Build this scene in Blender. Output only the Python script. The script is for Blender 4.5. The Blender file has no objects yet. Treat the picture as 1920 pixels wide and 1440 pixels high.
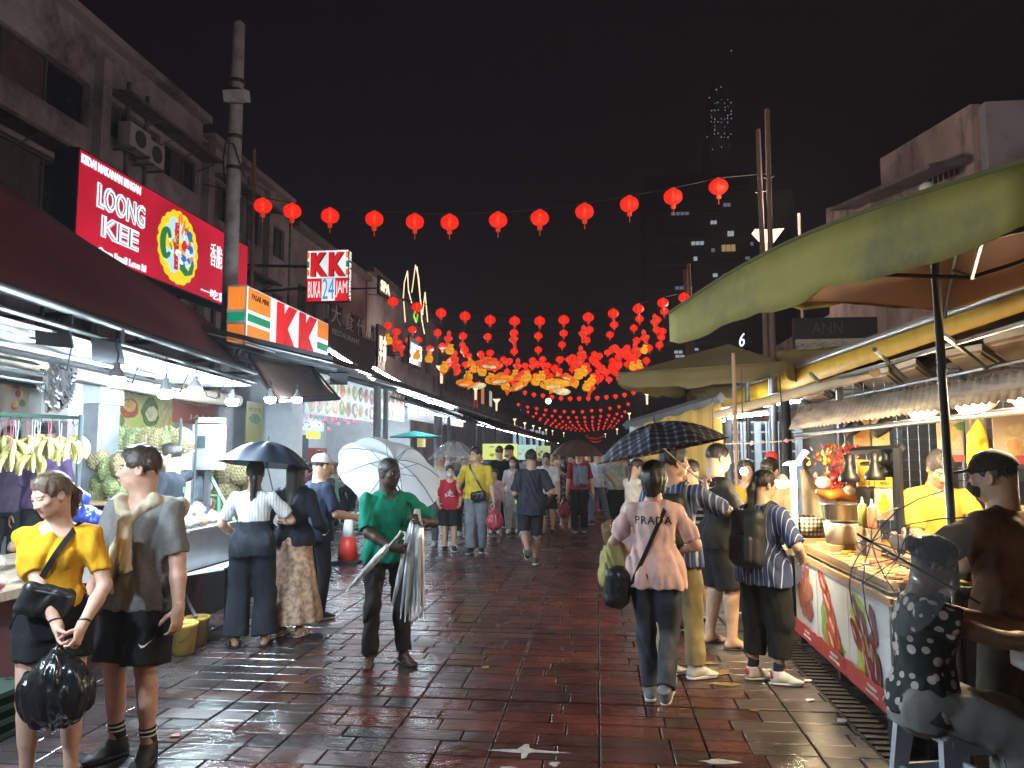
import bpy,math,random
import numpy as np
from mathutils import Vector,Matrix
from mathutils.bvhtree import BVHTree
SC=bpy.context.scene
COL=SC.collection
random.seed(7)
R=math.radians
# ------------------ camera
CAM_H,FPX=1.68,1420.0
PITCH=math.atan(127/FPX)
YAW=math.atan(161*math.cos(PITCH)/FPX)
cd=bpy.data.cameras.new('camera')
cam=bpy.data.objects.new('camera',cd)
COL.objects.link(cam)
cd.sensor_width=36.0
cd.lens=FPX/1920*36.0
cd.clip_end=2000.0
cd.clip_start=0.05
cam.location=(0,0,CAM_H)
cam.rotation_euler=(math.pi/2+PITCH,0,YAW)
SC.camera=cam
CM=cam.rotation_euler.to_matrix()
def at(px,py,Y=None,X=None,Z=None):
 """the point of the place seen at photo pixel (px, py) at depth Y (or on the plane X / Z)"""
 d=CM@Vector(((px-960)/FPX,(720-py)/FPX,-1.0))
 if Y is not None:t=Y/d.y
 elif X is not None:t=X/d.x
 else:t=(Z-CAM_H)/d.z
 return Vector((0,0,CAM_H))+d*t
# ------------------ night sky, exposure
w=bpy.data.worlds.new('World');SC.world=w;w.use_nodes=True
nt=w.node_tree;bg=nt.nodes['Background']
bg.inputs[0].default_value=(0.0070,0.0044,0.0066,1);bg.inputs[1].default_value=0.35
SC.view_settings.view_transform='Standard'
SC.view_settings.look='None'
EXPO=1.0
SC.view_settings.exposure=EXPO;GK=.56
SC.view_settings.gamma=1.0
SC.view_settings.use_curve_mapping=False
cy=SC.cycles
cy.use_denoising=True
cy.max_bounces=7;cy.diffuse_bounces=3;cy.glossy_bounces=3;cy.transmission_bounces=5;cy.transparent_max_bounces=10;cy.volume_bounces=0
cy.sample_clamp_indirect=4.0;cy.sample_clamp_direct=0.0
cy.caustics_reflective=False;cy.caustics_refractive=False
cy.use_light_tree=True
# ------------------ materials
_M={}
def _key(*a):return repr(a)
def new_mat(name):
 m=bpy.data.materials.new(name);m.use_nodes=True
 return m,m.node_tree,m.node_tree.nodes['Principled BSDF']
def mat(name,col,rough=.6,metal=0.,var=.12,vscale=8.,bump=0.,bscale=40.,spec=.5,alpha=1.,trans=0.,coords='Object',sheen=0.,dirt=None,dscale=3.,stretch=None,ior=None):
 k=_key(name,col,rough,metal,var,vscale,bump,bscale,spec,alpha,trans,dirt,dscale,stretch)
 if k in _M:return _M[k]
 m,t,b=new_mat(name)
 N,L=t.nodes,t.links
 b.inputs['Roughness'].default_value=rough;b.inputs['Metallic'].default_value=metal
 b.inputs['Specular IOR Level'].default_value=spec
 b.inputs['Alpha'].default_value=alpha
 b.inputs['Transmission Weight'].default_value=trans
 if ior:b.inputs['IOR'].default_value=ior
 if sheen:b.inputs['Sheen Weight'].default_value=sheen
 tc=N.new('ShaderNodeTexCoord');vec=tc.outputs[coords]
 if stretch:
  mp=N.new('ShaderNodeMapping');mp.inputs['Scale'].default_value=stretch
  L.new(vec,mp.inputs[0]);vec=mp.outputs[0]
 no=N.new('ShaderNodeTexNoise');no.inputs['Scale'].default_value=vscale;no.inputs['Detail'].default_value=5
 L.new(vec,no.inputs['Vector'])
 cr=N.new('ShaderNodeValToRGB')
 e=cr.color_ramp.elements
 c=list(col)[:3]
 e[0].position,e[1].position=.3,.7
 e[0].color=[max(0,x*(1-var))for x in c]+[1]
 e[1].color=[min(1,x*(1+var))for x in c]+[1]
 L.new(no.outputs['Fac'],cr.inputs[0]);out=cr.outputs[0]
 if dirt:
  n2=N.new('ShaderNodeTexNoise');n2.inputs['Scale'].default_value=dscale;n2.inputs['Detail'].default_value=8;n2.inputs['Roughness'].default_value=.7
  L.new(vec,n2.inputs['Vector'])
  r2=N.new('ShaderNodeValToRGB');r2.color_ramp.elements[0].position=.48;r2.color_ramp.elements[1].position=.68
  L.new(n2.outputs['Fac'],r2.inputs[0])
  mx=N.new('ShaderNodeMix');mx.data_type='RGBA'
  L.new(r2.outputs[0],mx.inputs['Factor']);L.new(out,mx.inputs['A']);mx.inputs['B'].default_value=list(dirt)+[1]
  out=mx.outputs['Result']
 L.new(out,b.inputs['Base Color'])
 if bump:
  n3=N.new('ShaderNodeTexNoise');n3.inputs['Scale'].default_value=bscale;n3.inputs['Detail'].default_value=6
  L.new(vec,n3.inputs['Vector'])
  bp=N.new('ShaderNodeBump');bp.inputs['Strength'].default_value=bump;bp.inputs['Distance'].default_value=.01
  L.new(n3.outputs['Fac'],bp.inputs['Height']);L.new(bp.outputs[0],b.inputs['Normal'])
 _M[k]=m
 return m
def glow(name,col,s=1.,sample=True,base=None):
 """what gives off light: lamps, tubes, lit signs, lanterns"""
 k=_key('glow',name,col,s,sample)
 if k in _M:return _M[k]
 m,t,b=new_mat(name)
 b.inputs['Base Color'].default_value=list(base or[x*.6 for x in col])+[1]
 b.inputs['Roughness'].default_value=.6
 b.inputs['Emission Color'].default_value=list(col)+[1]
 b.inputs['Emission Strength'].default_value=s*GK if s<5 else s
 if name in('backlit_red','lightbox_white','lightbox_orange','lightbox_red','gold_lantern','fish_orange','fish_red','fish_belly','red_shape'):
  small=name in('gold_lantern','fish_orange','fish_red','fish_belly','red_shape')
  N,L=t.nodes,t.links;tc=N.new('ShaderNodeTexCoord');no=N.new('ShaderNodeTexNoise');no.inputs['Scale'].default_value=7. if small else.9;no.inputs['Detail'].default_value=2
  L.new(tc.outputs['Object'],no.inputs['Vector']);mr=N.new('ShaderNodeMapRange');mr.inputs['From Min'].default_value=.3;mr.inputs['From Max'].default_value=.7
  mr.inputs['To Min'].default_value=s*GK*(.35 if small else.66);mr.inputs['To Max'].default_value=s*GK*1.12;L.new(no.outputs['Fac'],mr.inputs[0]);L.new(mr.outputs[0],b.inputs['Emission Strength'])
 m.cycles.emission_sampling='AUTO' if sample else 'NONE'
 _M[k]=m
 return m
def clear(name,tint=(.42,.44,.47),alpha=.22,rough=.10,bump=.5):
 """thin clear plastic film: mostly see-through with a sheen"""
 k=_key('clear',name,tint,alpha,rough,bump)
 if k in _M:return _M[k]
 m,t,b=new_mat(name);N,L=t.nodes,t.links
 b.inputs['Base Color'].default_value=list(tint)+[1];b.inputs['Roughness'].default_value=rough
 b.inputs['Specular IOR Level'].default_value=.9
 no=N.new('ShaderNodeTexNoise');no.inputs['Scale'].default_value=9;no.inputs['Detail'].default_value=4
 tc=N.new('ShaderNodeTexCoord');L.new(tc.outputs['Object'],no.inputs['Vector'])
 bp=N.new('ShaderNodeBump');bp.inputs['Strength'].default_value=bump;bp.inputs['Distance'].default_value=.01
 L.new(no.outputs['Fac'],bp.inputs['Height']);L.new(bp.outputs[0],b.inputs['Normal'])
 tr=N.new('ShaderNodeBsdfTransparent');tr.inputs[0].default_value=(.93,.94,.95,1)
 mx=N.new('ShaderNodeMixShader');mx.inputs[0].default_value=alpha
 L.new(tr.outputs[0],mx.inputs[1]);L.new(b.outputs[0],mx.inputs[2])
 L.new(mx.outputs[0],N['Material Output'].inputs['Surface'])
 _M[k]=m
 return m
def thin_cloth(name,col,f=.55):
 """thin fabric that lets light through"""
 m,t,b=new_mat(name);N,L=t.nodes,t.links
 b.inputs['Base Color'].default_value=list(col)+[1];b.inputs['Roughness'].default_value=.6
 tr=N.new('ShaderNodeBsdfTranslucent');tr.inputs[0].default_value=list(col)+[1]
 mx=N.new('ShaderNodeMixShader');mx.inputs[0].default_value=f
 L.new(b.outputs[0],mx.inputs[1]);L.new(tr.outputs[0],mx.inputs[2]);L.new(mx.outputs[0],N['Material Output'].inputs['Surface'])
 return m
def stripes(name,c1,c2,axis=0,n=20.,frac=.2,rough=.8,second=None,mscale=None):
 """woven stripes along one object axis (second: another axis, for checks)"""
 k=_key('stripes',name,c1,c2,axis,n,frac,second)
 if k in _M:return _M[k]
 m,t,b=new_mat(name);N,L=t.nodes,t.links
 b.inputs['Roughness'].default_value=rough
 tc=N.new('ShaderNodeTexCoord');sp=N.new('ShaderNodeSeparateXYZ');L.new(tc.outputs['Object'],sp.inputs[0])
 def band(ax):
  a=N.new('ShaderNodeMath');a.operation='MULTIPLY';a.inputs[1].default_value=n;L.new(sp.outputs[ax],a.inputs[0])
  f=N.new('ShaderNodeMath');f.operation='FRACT';L.new(a.outputs[0],f.inputs[0])
  l=N.new('ShaderNodeMath');l.operation='LESS_THAN';l.inputs[1].default_value=frac;L.new(f.outputs[0],l.inputs[0])
  return l.outputs[0]
 o=band(axis)
 if second is not None:
  o2=band(second)
  ad=N.new('ShaderNodeMath');ad.operation='ADD';L.new(o,ad.inputs[0]);L.new(o2,ad.inputs[1])
  pw=N.new('ShaderNodeMath');pw.operation='MULTIPLY';pw.inputs[1].default_value=.5;L.new(ad.outputs[0],pw.inputs[0])
  p3=N.new('ShaderNodeMath');p3.operation='POWER';p3.inputs[1].default_value=2.2;L.new(pw.outputs[0],p3.inputs[0]);o=p3.outputs[0]
 mx=N.new('ShaderNodeMix');mx.data_type='RGBA'
 L.new(o,mx.inputs['Factor']);mx.inputs['A'].default_value=list(c1)+[1];mx.inputs['B'].default_value=list(c2)+[1]
 L.new(mx.outputs['Result'],b.inputs['Base Color'])
 _M[k]=m
 return m
def dots(name,base,spot,scale=18.,thr=.36,rough=.8,spot2=None):
 k=_key('dots',name,base,spot,scale,thr)
 if k in _M:return _M[k]
 m,t,b=new_mat(name);N,L=t.nodes,t.links
 b.inputs['Roughness'].default_value=rough
 tc=N.new('ShaderNodeTexCoord');v=N.new('ShaderNodeTexVoronoi');v.inputs['Scale'].default_value=scale;v.inputs['Randomness'].default_value=.8
 L.new(tc.outputs['Object'],v.inputs['Vector'])
 l=N.new('ShaderNodeMath');l.operation='LESS_THAN';l.inputs[1].default_value=thr;L.new(v.outputs['Distance'],l.inputs[0])
 mx=N.new('ShaderNodeMix');mx.data_type='RGBA';L.new(l.outputs[0],mx.inputs['Factor'])
 mx.inputs['A'].default_value=list(base)+[1];mx.inputs['B'].default_value=list(spot)+[1]
 L.new(mx.outputs['Result'],b.inputs['Base Color'])
 _M[k]=m
 return m
# ------------------ objects
def link(name,data,parent=None,mats=()):
 o=bpy.data.objects.new(name,data);COL.objects.link(o)
 for m in mats:data.materials.append(m)
 if parent is not None:o.parent=parent
 return o
def tag(o,label=None,cat=None,group=None,kind=None):
 if label:o['label']=label
 if cat:o['category']=cat
 if group:o['group']=group
 if kind:o['kind']=kind
 return o
def thing(name,label,cat,loc=(0,0,0),rz=0.,group=None):
 o=bpy.data.objects.new(name,None);COL.objects.link(o)
 o.empty_display_size=.1
 o.location=loc;o.rotation_euler=(0,0,rz)
 return tag(o,label,cat,group)
KIDS={}
def copy_tree(o,parent=None):
 c=o.copy();COL.objects.link(c)
 if parent is not None:c.parent=parent
 for ch in o.children:copy_tree(ch,c)
 return c
class MB:
 """collects shapes into one mesh"""
 def __init__(s):s.v=[];s.f=[];s.m=[];s.sm=[]
 def add(s,vs,fs,mi=0,smooth=False):
  n=len(s.v);s.v+=[tuple(x)for x in vs]
  s.f+=[tuple(i+n for i in f)for f in fs];s.m+=[mi]*len(fs);s.sm+=[smooth]*len(fs);return s
 def box(s,c,d,mi=0,rz=0.,rx=0.,ry=0.,taper=1.):
  hx,hy,hz=d[0]/2,d[1]/2,d[2]/2
  M=Matrix.Rotation(rz,3,'Z')@Matrix.Rotation(ry,3,'Y')@Matrix.Rotation(rx,3,'X')
  vs=[]
  for z in(-hz,hz):
   k=taper if z>0 else 1.
   for x,y in((-hx,-hy),(hx,-hy),(hx,hy),(-hx,hy)):
    vs.append(M@Vector((x*k,y*k,z))+Vector(c))
  return s.add(vs,[(0,3,2,1),(4,5,6,7),(0,1,5,4),(1,2,6,5),(2,3,7,6),(3,0,4,7)],mi)
 def hexa(s,p,mi=0):
  """8 corners: bottom ring of four, top ring of four"""
  return s.add(p,[(0,3,2,1),(4,5,6,7),(0,1,5,4),(1,2,6,5),(2,3,7,6),(3,0,4,7)],mi)
 def tube(s,pts,r,n=8,mi=0,caps=True,flat=1.):
  pts=[Vector(p)for p in pts];rs=r if isinstance(r,(list,tuple))else[r]*len(pts)
  vs,fs=[],[];ref=None
  for i,p in enumerate(pts):
   t=(pts[min(i+1,len(pts)-1)]-pts[max(i-1,0)])
   t=t.normalized()if t.length>1e-9 else Vector((0,0,1))
   if ref is None:ref=Vector((1,0,0))if abs(t.x)<.8 else Vector((0,1,0))
   u=t.cross(ref).normalized();v=t.cross(u).normalized();ref=v.cross(t).normalized()if False else ref
   for j in range(n):
    a=2*math.pi*j/n
    vs.append(p+u*math.cos(a)*rs[i]+v*math.sin(a)*rs[i]*flat)
  for i in range(len(pts)-1):
   for j in range(n):
    k=(j+1)%n
    fs.append((i*n+j,i*n+k,(i+1)*n+k,(i+1)*n+j))
  if caps:
   fs.append(tuple(range(n)));fs.append(tuple((len(pts)-1)*n+j for j in reversed(range(n))))
  return s.add(vs,fs,mi,n>5)
 def lathe(s,prof,c=(0,0,0),n=16,mi=0,lobes=0,lobe=0.,M=None,sx=1.,sy=1.):
  vs,fs=[],[]
  for r,z in prof:
   for j in range(n):
    a=2*math.pi*j/n
    q=r*(1+lobe*math.cos(lobes*a))if lobes else r
    p=Vector((q*math.cos(a)*sx,q*math.sin(a)*sy,z))
    if M is not None:p=M@p
    vs.append(p+Vector(c))
  for i in range(len(prof)-1):
   for j in range(n):
    k=(j+1)%n
    fs.append((i*n+j,i*n+k,(i+1)*n+k,(i+1)*n+j))
  if prof[0][0]>1e-4:fs.append(tuple(reversed(range(n))))
  if prof[-1][0]>1e-4:fs.append(tuple((len(prof)-1)*n+j for j in range(n)))
  return s.add(vs,fs,mi,True)
 def ball(s,c,r,n=12,m=8,mi=0,M=None):
  r=r if isinstance(r,(tuple,list))else(r,r,r)
  prof=[(math.sin(math.pi*i/m),-math.cos(math.pi*i/m))for i in range(m+1)]
  S=Matrix.Diagonal(r)
  if M is not None:S=M@S
  return s.lathe(prof,c,n,mi,M=S)
 def prism(s,poly,depth,O,U,V,mi=0):
  """polygon in the plane (O,U,V) extruded by depth along -U x V"""
  O,U,V=Vector(O),Vector(U),Vector(V);Nn=U.cross(V).normalized()
  n=len(poly)
  vs=[O+U*x+V*y for x,y in poly]+[O+U*x+V*y-Nn*depth for x,y in poly]
  fs=[tuple(range(n)),tuple(reversed(range(n,2*n)))]+[(i,i+n,(i+1)%n+n,(i+1)%n)for i in range(n)]
  return s.add(vs,fs,mi)
 def sheet(s,fn,nu,nv,mi=0,smooth=True,thick=0.):
  vs=[fn(i/nu,j/nv)for j in range(nv+1)for i in range(nu+1)]
  fs=[(j*(nu+1)+i,j*(nu+1)+i+1,(j+1)*(nu+1)+i+1,(j+1)*(nu+1)+i)for j in range(nv)for i in range(nu)]
  if not thick:return s.add(vs,fs,mi,smooth)
  vs=[Vector(v)for v in vs];nrm=[Vector()for _ in vs]
  for f in fs:
   nn=(vs[f[1]]-vs[f[0]]).cross(vs[f[3]]-vs[f[0]])
   for i in f:nrm[i]+=nn
  k=len(vs);vs2=[v-(n.normalized()*thick)for v,n in zip(vs,nrm)]
  fs2=[tuple(i+k for i in reversed(f))for f in fs]
  ring=[i for i in range(nu+1)]+[(j*(nu+1)+nu)for j in range(1,nv+1)]+[nv*(nu+1)+i for i in range(nu-1,-1,-1)]+[j*(nu+1)for j in range(nv-1,0,-1)]
  fs3=[(ring[(i+1)%len(ring)],ring[i],ring[i]+k,ring[(i+1)%len(ring)]+k)for i in range(len(ring))]
  return s.add(vs+vs2,fs+fs2+fs3,mi,smooth)
 def mesh(s,name='mesh'):
  me=bpy.data.meshes.new(name)
  me.from_pydata(s.v,[],s.f)
  me.polygons.foreach_set('material_index',s.m)
  me.polygons.foreach_set('use_smooth',s.sm)
  me.update();return me
 def build(s,name,mats,parent=None):
  mats=mats if isinstance(mats,(list,tuple))else[mats]
  return link(name,s.mesh(name),parent,mats)
def text_mesh(txt,size=1.,depth=.01,align='CENTER',bold=0.,sx=1.,shear=0.,spacing=1.):
 cu=bpy.data.curves.new('lettering','FONT');cu.body=txt;cu.size=size;cu.extrude=depth;cu.align_x=align;cu.align_y='CENTER'
 cu.offset=bold;cu.shear=shear;cu.space_character=spacing;cu.resolution_u=3
 o=bpy.data.objects.new('lettering',cu);COL.objects.link(o)
 dg=bpy.context.evaluated_depsgraph_get()
 me=bpy.data.meshes.new_from_object(o.evaluated_get(dg))
 bpy.data.objects.remove(o);bpy.data.curves.remove(cu)
 if sx!=1.:
  for v in me.vertices:v.co.x*=sx
 me.materials.clear()
 return me
def lettering(txt,O,U,V,size,m,parent,depth=.008,name='lettering',align='CENTER',bold=0.,sx=1.,shear=0.,spacing=1.):
 """solid letters standing on the plane (O,U,V)"""
 me=text_mesh(txt,size,depth,align,bold,sx,shear,spacing)
 U,V=Vector(U).normalized(),Vector(V).normalized();N_=U.cross(V)
 M=Matrix((U,V,N_)).transposed()
 O=Vector(O)
 for v in me.vertices:v.co=M@v.co+O
 return link(name,me,parent,[m])
# ------------------ people: one continuous surface each, from blended limbs
def _n(v):
 v=np.asarray(v,float);return v/(np.linalg.norm(v)+1e-12)
def rc(a,b,r1,r2,k=.02,flat=False,flata=False):
 a,b=np.asarray(a,float),np.asarray(b,float);ba=b-a;l2=max(ba@ba,1e-9);L=math.sqrt(l2);nb=ba/L
 def f(x,y,z):
  px,py,pz=x-a[0],y-a[1],z-a[2]
  tt=(px*ba[0]+py*ba[1]+pz*ba[2])/l2
  t=np.clip(tt,0,1)
  d=np.sqrt((px-ba[0]*t)**2+(py-ba[1]*t)**2+(pz-ba[2]*t)**2)-(r1+(r2-r1)*t)
  if flat:d=np.maximum(d,(tt-1)*L)
  if flata:d=np.maximum(d,-tt*L)
  return d
 r=max(r1,r2)
 return(f,np.minimum(a,b)-r,np.maximum(a,b)+r,k,'u')
def el(c,r,A=None,k=.02,op='u'):
 c=np.asarray(c,float);r=np.asarray(r,float);A=np.eye(3)if A is None else np.asarray(A,float)
 def f(x,y,z):
  px,py,pz=x-c[0],y-c[1],z-c[2]
  q=[(px*A[0,i]+py*A[1,i]+pz*A[2,i])for i in range(3)]
  k0=np.sqrt(sum((q[i]/r[i])**2 for i in range(3)));k1=np.sqrt(sum((q[i]/r[i]**2)**2 for i in range(3)))+1e-9
  return k0*(k0-1)/k1
 e=np.abs(A)@r
 return(f,c-e,c+e,k,op)
def half(p,nrm):
 """cut away what lies beyond the plane"""
 p,nrm=np.asarray(p,float),_n(nrm)
 return(lambda x,y,z:(x-p[0])*nrm[0]+(y-p[1])*nrm[1]+(z-p[2])*nrm[2],None,None,0,'i')
_rs=np.random.RandomState(3)
_lat=_rs.rand(32,32,32).astype(np.float32)
def vnoise(x,y,z):
 x,y,z=np.broadcast_arrays(x,y,z)
 xi,yi,zi=np.floor(x).astype(int),np.floor(y).astype(int),np.floor(z).astype(int)
 fx,fy,fz=x-xi,y-yi,z-zi
 fx,fy,fz=fx*fx*(3-2*fx),fy*fy*(3-2*fy),fz*fz*(3-2*fz)
 g=lambda a,b,c:_lat[(xi+a)&31,(yi+b)&31,(zi+c)&31]
 l=lambda a,b,t:a+(b-a)*t
 return l(l(l(g(0,0,0),g(1,0,0),fx),l(g(0,1,0),g(1,1,0),fx),fy),l(l(g(0,0,1),g(1,0,1),fx),l(g(0,1,1),g(1,1,1),fx),fy),fz)-.5
def polygonise(prims,h,clip=None,wrinkle=0.,wfreq=(9,9,5),seed=0.,smooth=1):
 lo=np.min([p[1]for p in prims if p[4]=='u'],axis=0)-2.5*h
 hi=np.max([p[2]for p in prims if p[4]=='u'],axis=0)+2.5*h
 if clip is not None:lo,hi=np.maximum(lo,clip[0]),np.minimum(hi,clip[1])
 n=np.maximum(np.ceil((hi-lo)/h).astype(int)+1,3)
 ax=[(lo[i]+h*np.arange(n[i])).astype(np.float32)for i in range(3)]
 V=np.full(n,.25,np.float32)
 for fn,a,b,k,op in prims:
  if a is None:sl=[slice(0,n[i])for i in range(3)]
  else:
   m=k+2*h
   i0=np.clip(np.floor((a-m-lo)/h).astype(int),0,n);i1=np.clip(np.ceil((b+m-lo)/h).astype(int)+1,0,n)
   if(i1-i0<1).any():continue
   sl=[slice(i0[i],i1[i])for i in range(3)]
  x,y,z=ax[0][sl[0]][:,None,None],ax[1][sl[1]][None,:,None],ax[2][sl[2]][None,None,:]
  d=fn(x,y,z).astype(np.float32);S=V[tuple(sl)]
  if op=='u':
   if k>0:
    q=np.maximum(k-np.abs(S-d),0)/k
    S[...]=np.minimum(S,d)-q*q*k*.25
   else:S[...]=np.minimum(S,d)
  elif op=='s':
   if k>0:
    q=np.maximum(k-np.abs(S+d),0)/k
    S[...]=np.maximum(S,-d)+q*q*k*.25
   else:S[...]=np.maximum(S,-d)
  elif op=='w':S[...]=S+d
  else:S[...]=np.maximum(S,d)
 if wrinkle:
  x,y,z=ax[0][:,None,None]*wfreq[0]+seed,ax[1][None,:,None]*wfreq[1]+seed*1.7,ax[2][None,None,:]*wfreq[2]
  near=np.abs(V)<.05
  ii=np.nonzero(near)
  X_,Y_,Z_=x[ii[0],0,0],y[0,ii[1],0],z[0,0,ii[2]]
  w1=vnoise(X_,Y_,Z_+1.3*X_)
  V[near]+=wrinkle*(1-3.2*np.abs(w1))+wrinkle*.9*vnoise(X_*2.3+7,Y_*2.3,Z_*2.1-1.2*X_)
 return surfnet(V,lo,h,smooth)
_CORN=[(i,j,k)for i in(0,1)for j in(0,1)for k in(0,1)]
_EDG=[(a,b)for a in range(8)for b in range(a+1,8)if sum(abs(_CORN[a][i]-_CORN[b][i])for i in range(3))==1]
def surfnet(V,lo,h,smooth=1):
 I=V<0
 for a in range(3):
  s=[slice(None)]*3
  for e in(0,-1):
   s[a]=e;V[tuple(s)]=np.maximum(V[tuple(s)],h*.5)
 I=V<0
 c=np.zeros(tuple(d-1 for d in V.shape),np.uint8)
 for i,j,k in _CORN:c+=I[i:V.shape[0]-1+i,j:V.shape[1]-1+j,k:V.shape[2]-1+k]
 act=np.argwhere((c>0)&(c<8))
 if len(act)==0:return np.zeros((0,3)),np.zeros((0,4),int)
 vals=np.stack([V[act[:,0]+i,act[:,1]+j,act[:,2]+k]for i,j,k in _CORN],1)
 P=np.zeros((len(act),3));cnt=np.zeros(len(act))
 C=np.array(_CORN,float)
 for a,b in _EDG:
  va,vb=vals[:,a],vals[:,b];m=(va<0)!=(vb<0)
  t=np.where(m,va/np.where(m,va-vb,1),0)
  P+=np.where(m[:,None],C[a]+(C[b]-C[a])*t[:,None],0);cnt+=m
 P=P/cnt[:,None]
 idx=np.full(c.shape,-1,np.int32);idx[tuple(act.T)]=np.arange(len(act))
 F=[]
 for a in range(3):
  b_,c_=(a+1)%3,(a+2)%3
  s0=[slice(None)]*3;s1=[slice(None)]*3;s0[a]=slice(0,-1);s1[a]=slice(1,None)
  e=np.argwhere(I[tuple(s0)]!=I[tuple(s1)])
  e=e[(e[:,b_]>0)&(e[:,c_]>0)&(e[:,b_]<c.shape[b_])&(e[:,c_]<c.shape[c_])]
  if not len(e):continue
  fl=I[tuple(s0)][tuple(e.T)]
  def g(db,dc):
   q=e.copy();q[:,b_]-=db;q[:,c_]-=dc;return idx[tuple(q.T)]
  q=np.stack([g(1,1),g(0,1),g(0,0),g(1,0)],1)
  q[~fl]=q[~fl][:,::-1]
  F.append(q)
 F=np.concatenate(F);F=F[(F>=0).all(1)]
 P=(act+P)*h+lo
 for _ in range(smooth):
  acc=np.zeros_like(P);n=np.zeros(len(P))
  for i in range(4):
   np.add.at(acc,F[:,i],P[F[:,(i+1)%4]]);np.add.at(n,F[:,i],1)
  P=P*.5+.5*acc/np.maximum(n,1)[:,None]
 return P,F
def np_mesh(name,parts,mats,parent=None,matfn=None):
 """parts: list of (verts, quads) or (verts, quads, material index)"""
 vs,fs,mi,n=[],[],[],0
 for p in parts:
  vs.append(p[0]);fs.append(p[1]+n);mi.append(np.full(len(p[1]),p[2]if len(p)>2 else 0));n+=len(p[0])
 v,f,m=np.concatenate(vs),np.concatenate(fs),np.concatenate(mi)
 me=bpy.data.meshes.new(name)
 me.vertices.add(len(v));me.vertices.foreach_set('co',v.astype(np.float32).ravel())
 me.loops.add(len(f)*4);me.loops.foreach_set('vertex_index',f.astype(np.int32).ravel())
 me.polygons.add(len(f));me.polygons.foreach_set('loop_start',np.arange(0,len(f)*4,4,dtype=np.int32))
 if matfn is not None:m=matfn(v[f].mean(1),m)
 me.update(calc_edges=True)
 me.polygons.foreach_set('material_index',m.astype(np.int32));me.polygons.foreach_set('use_smooth',np.ones(len(f),bool))
 return link(name,me,parent,mats)
def rotx(a):c,s=math.cos(a),math.sin(a);return np.array([[1,0,0],[0,c,-s],[0,s,c]])
def roty(a):c,s=math.cos(a),math.sin(a);return np.array([[c,0,s],[0,1,0],[-s,0,c]])
def rotz(a):c,s=math.cos(a),math.sin(a);return np.array([[c,-s,0],[s,c,0],[0,0,1]])
def ik(a,t,l1,l2,pole):
 a,t=np.asarray(a,float),np.asarray(t,float)
 d=t-a;D=np.linalg.norm(d);D2=min(D,(l1+l2)*.998);u=_n(d);t=a+u*D2
 x=(l1*l1-l2*l2+D2*D2)/(2*D2);y=math.sqrt(max(l1*l1-x*x,0))
 p=np.asarray(pole,float);p=_n(p-u*(p@u))
 return a+u*x+p*y,t
SKIN={'fair':(.56,.33,.25),'tan':(.40,.225,.15),'asian':(.50,.31,.21),'brown':(.17,.085,.05),'dark':(.055,.028,.018)}
def cloth(c,**k):
 a=dict(rough=.85,var=.2,vscale=11,bump=.25,bscale=90,spec=.25);a.update(k)
 return mat('cloth',c,**a)
def strands(ho,hc,Hm,hs,hk,m_,seed,n=1500):
 """loose locks lying along the hair, a few millimetres proud of it"""
 me=ho.data;r=np.random.RandomState(seed);nf=len(me.polygons);ce=np.empty(nf*3);no=np.empty(nf*3)
 me.polygons.foreach_get('center',ce);me.polygons.foreach_get('normal',no);ce,no=ce.reshape(-1,3),no.reshape(-1,3)
 pk=r.randint(0,nf,n);q=(ce[pk]-hc)@Hm/hs;pk=pk[(q[:,1]<.03)|(q[:,2]>.075)];n=len(pk);c,nn=ce[pk],no[pk];q=(c-hc)@Hm/hs
 flow=np.stack([q[:,0]*4,np.where(q[:,1]>.02,.9 if hk in('short','crop')else-1.2,-.5),np.where(q[:,2]>.07,-.15,-1.)],1)+r.normal(0,.35 if hk=='bun' else.22,(n,3))
 flow=flow@Hm.T;flow-=nn*(flow*nn).sum(1)[:,None];flow/=np.linalg.norm(flow,axis=1)[:,None]+1e-9
 L=r.uniform(.018,.045,n)[:,None]*(.45 if hk=='crop' else 1.)*hs;sd=np.cross(flow,nn);wd=r.uniform(.0008,.0020,n)[:,None]
 lift=r.uniform(-.001,.005,n)[:,None];a=c+nn*.0003;b=a+flow*L*.55+nn*lift*.5;e=a+flow*L+nn*(lift-.0015)
 V=np.stack([a-sd*wd,a+sd*wd,b+sd*wd*.8,b-sd*wd*.8,e+sd*wd*.15,e-sd*wd*.15],1).reshape(-1,3)
 k=np.arange(n)[:,None]*6;F=np.concatenate([k+np.array([[0,1,2,3]]),k+np.array([[3,2,4,5]])])
 o=np_mesh('hair_strand',[(V,F)],[m_],ho);o['kind']='stuff'
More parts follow.
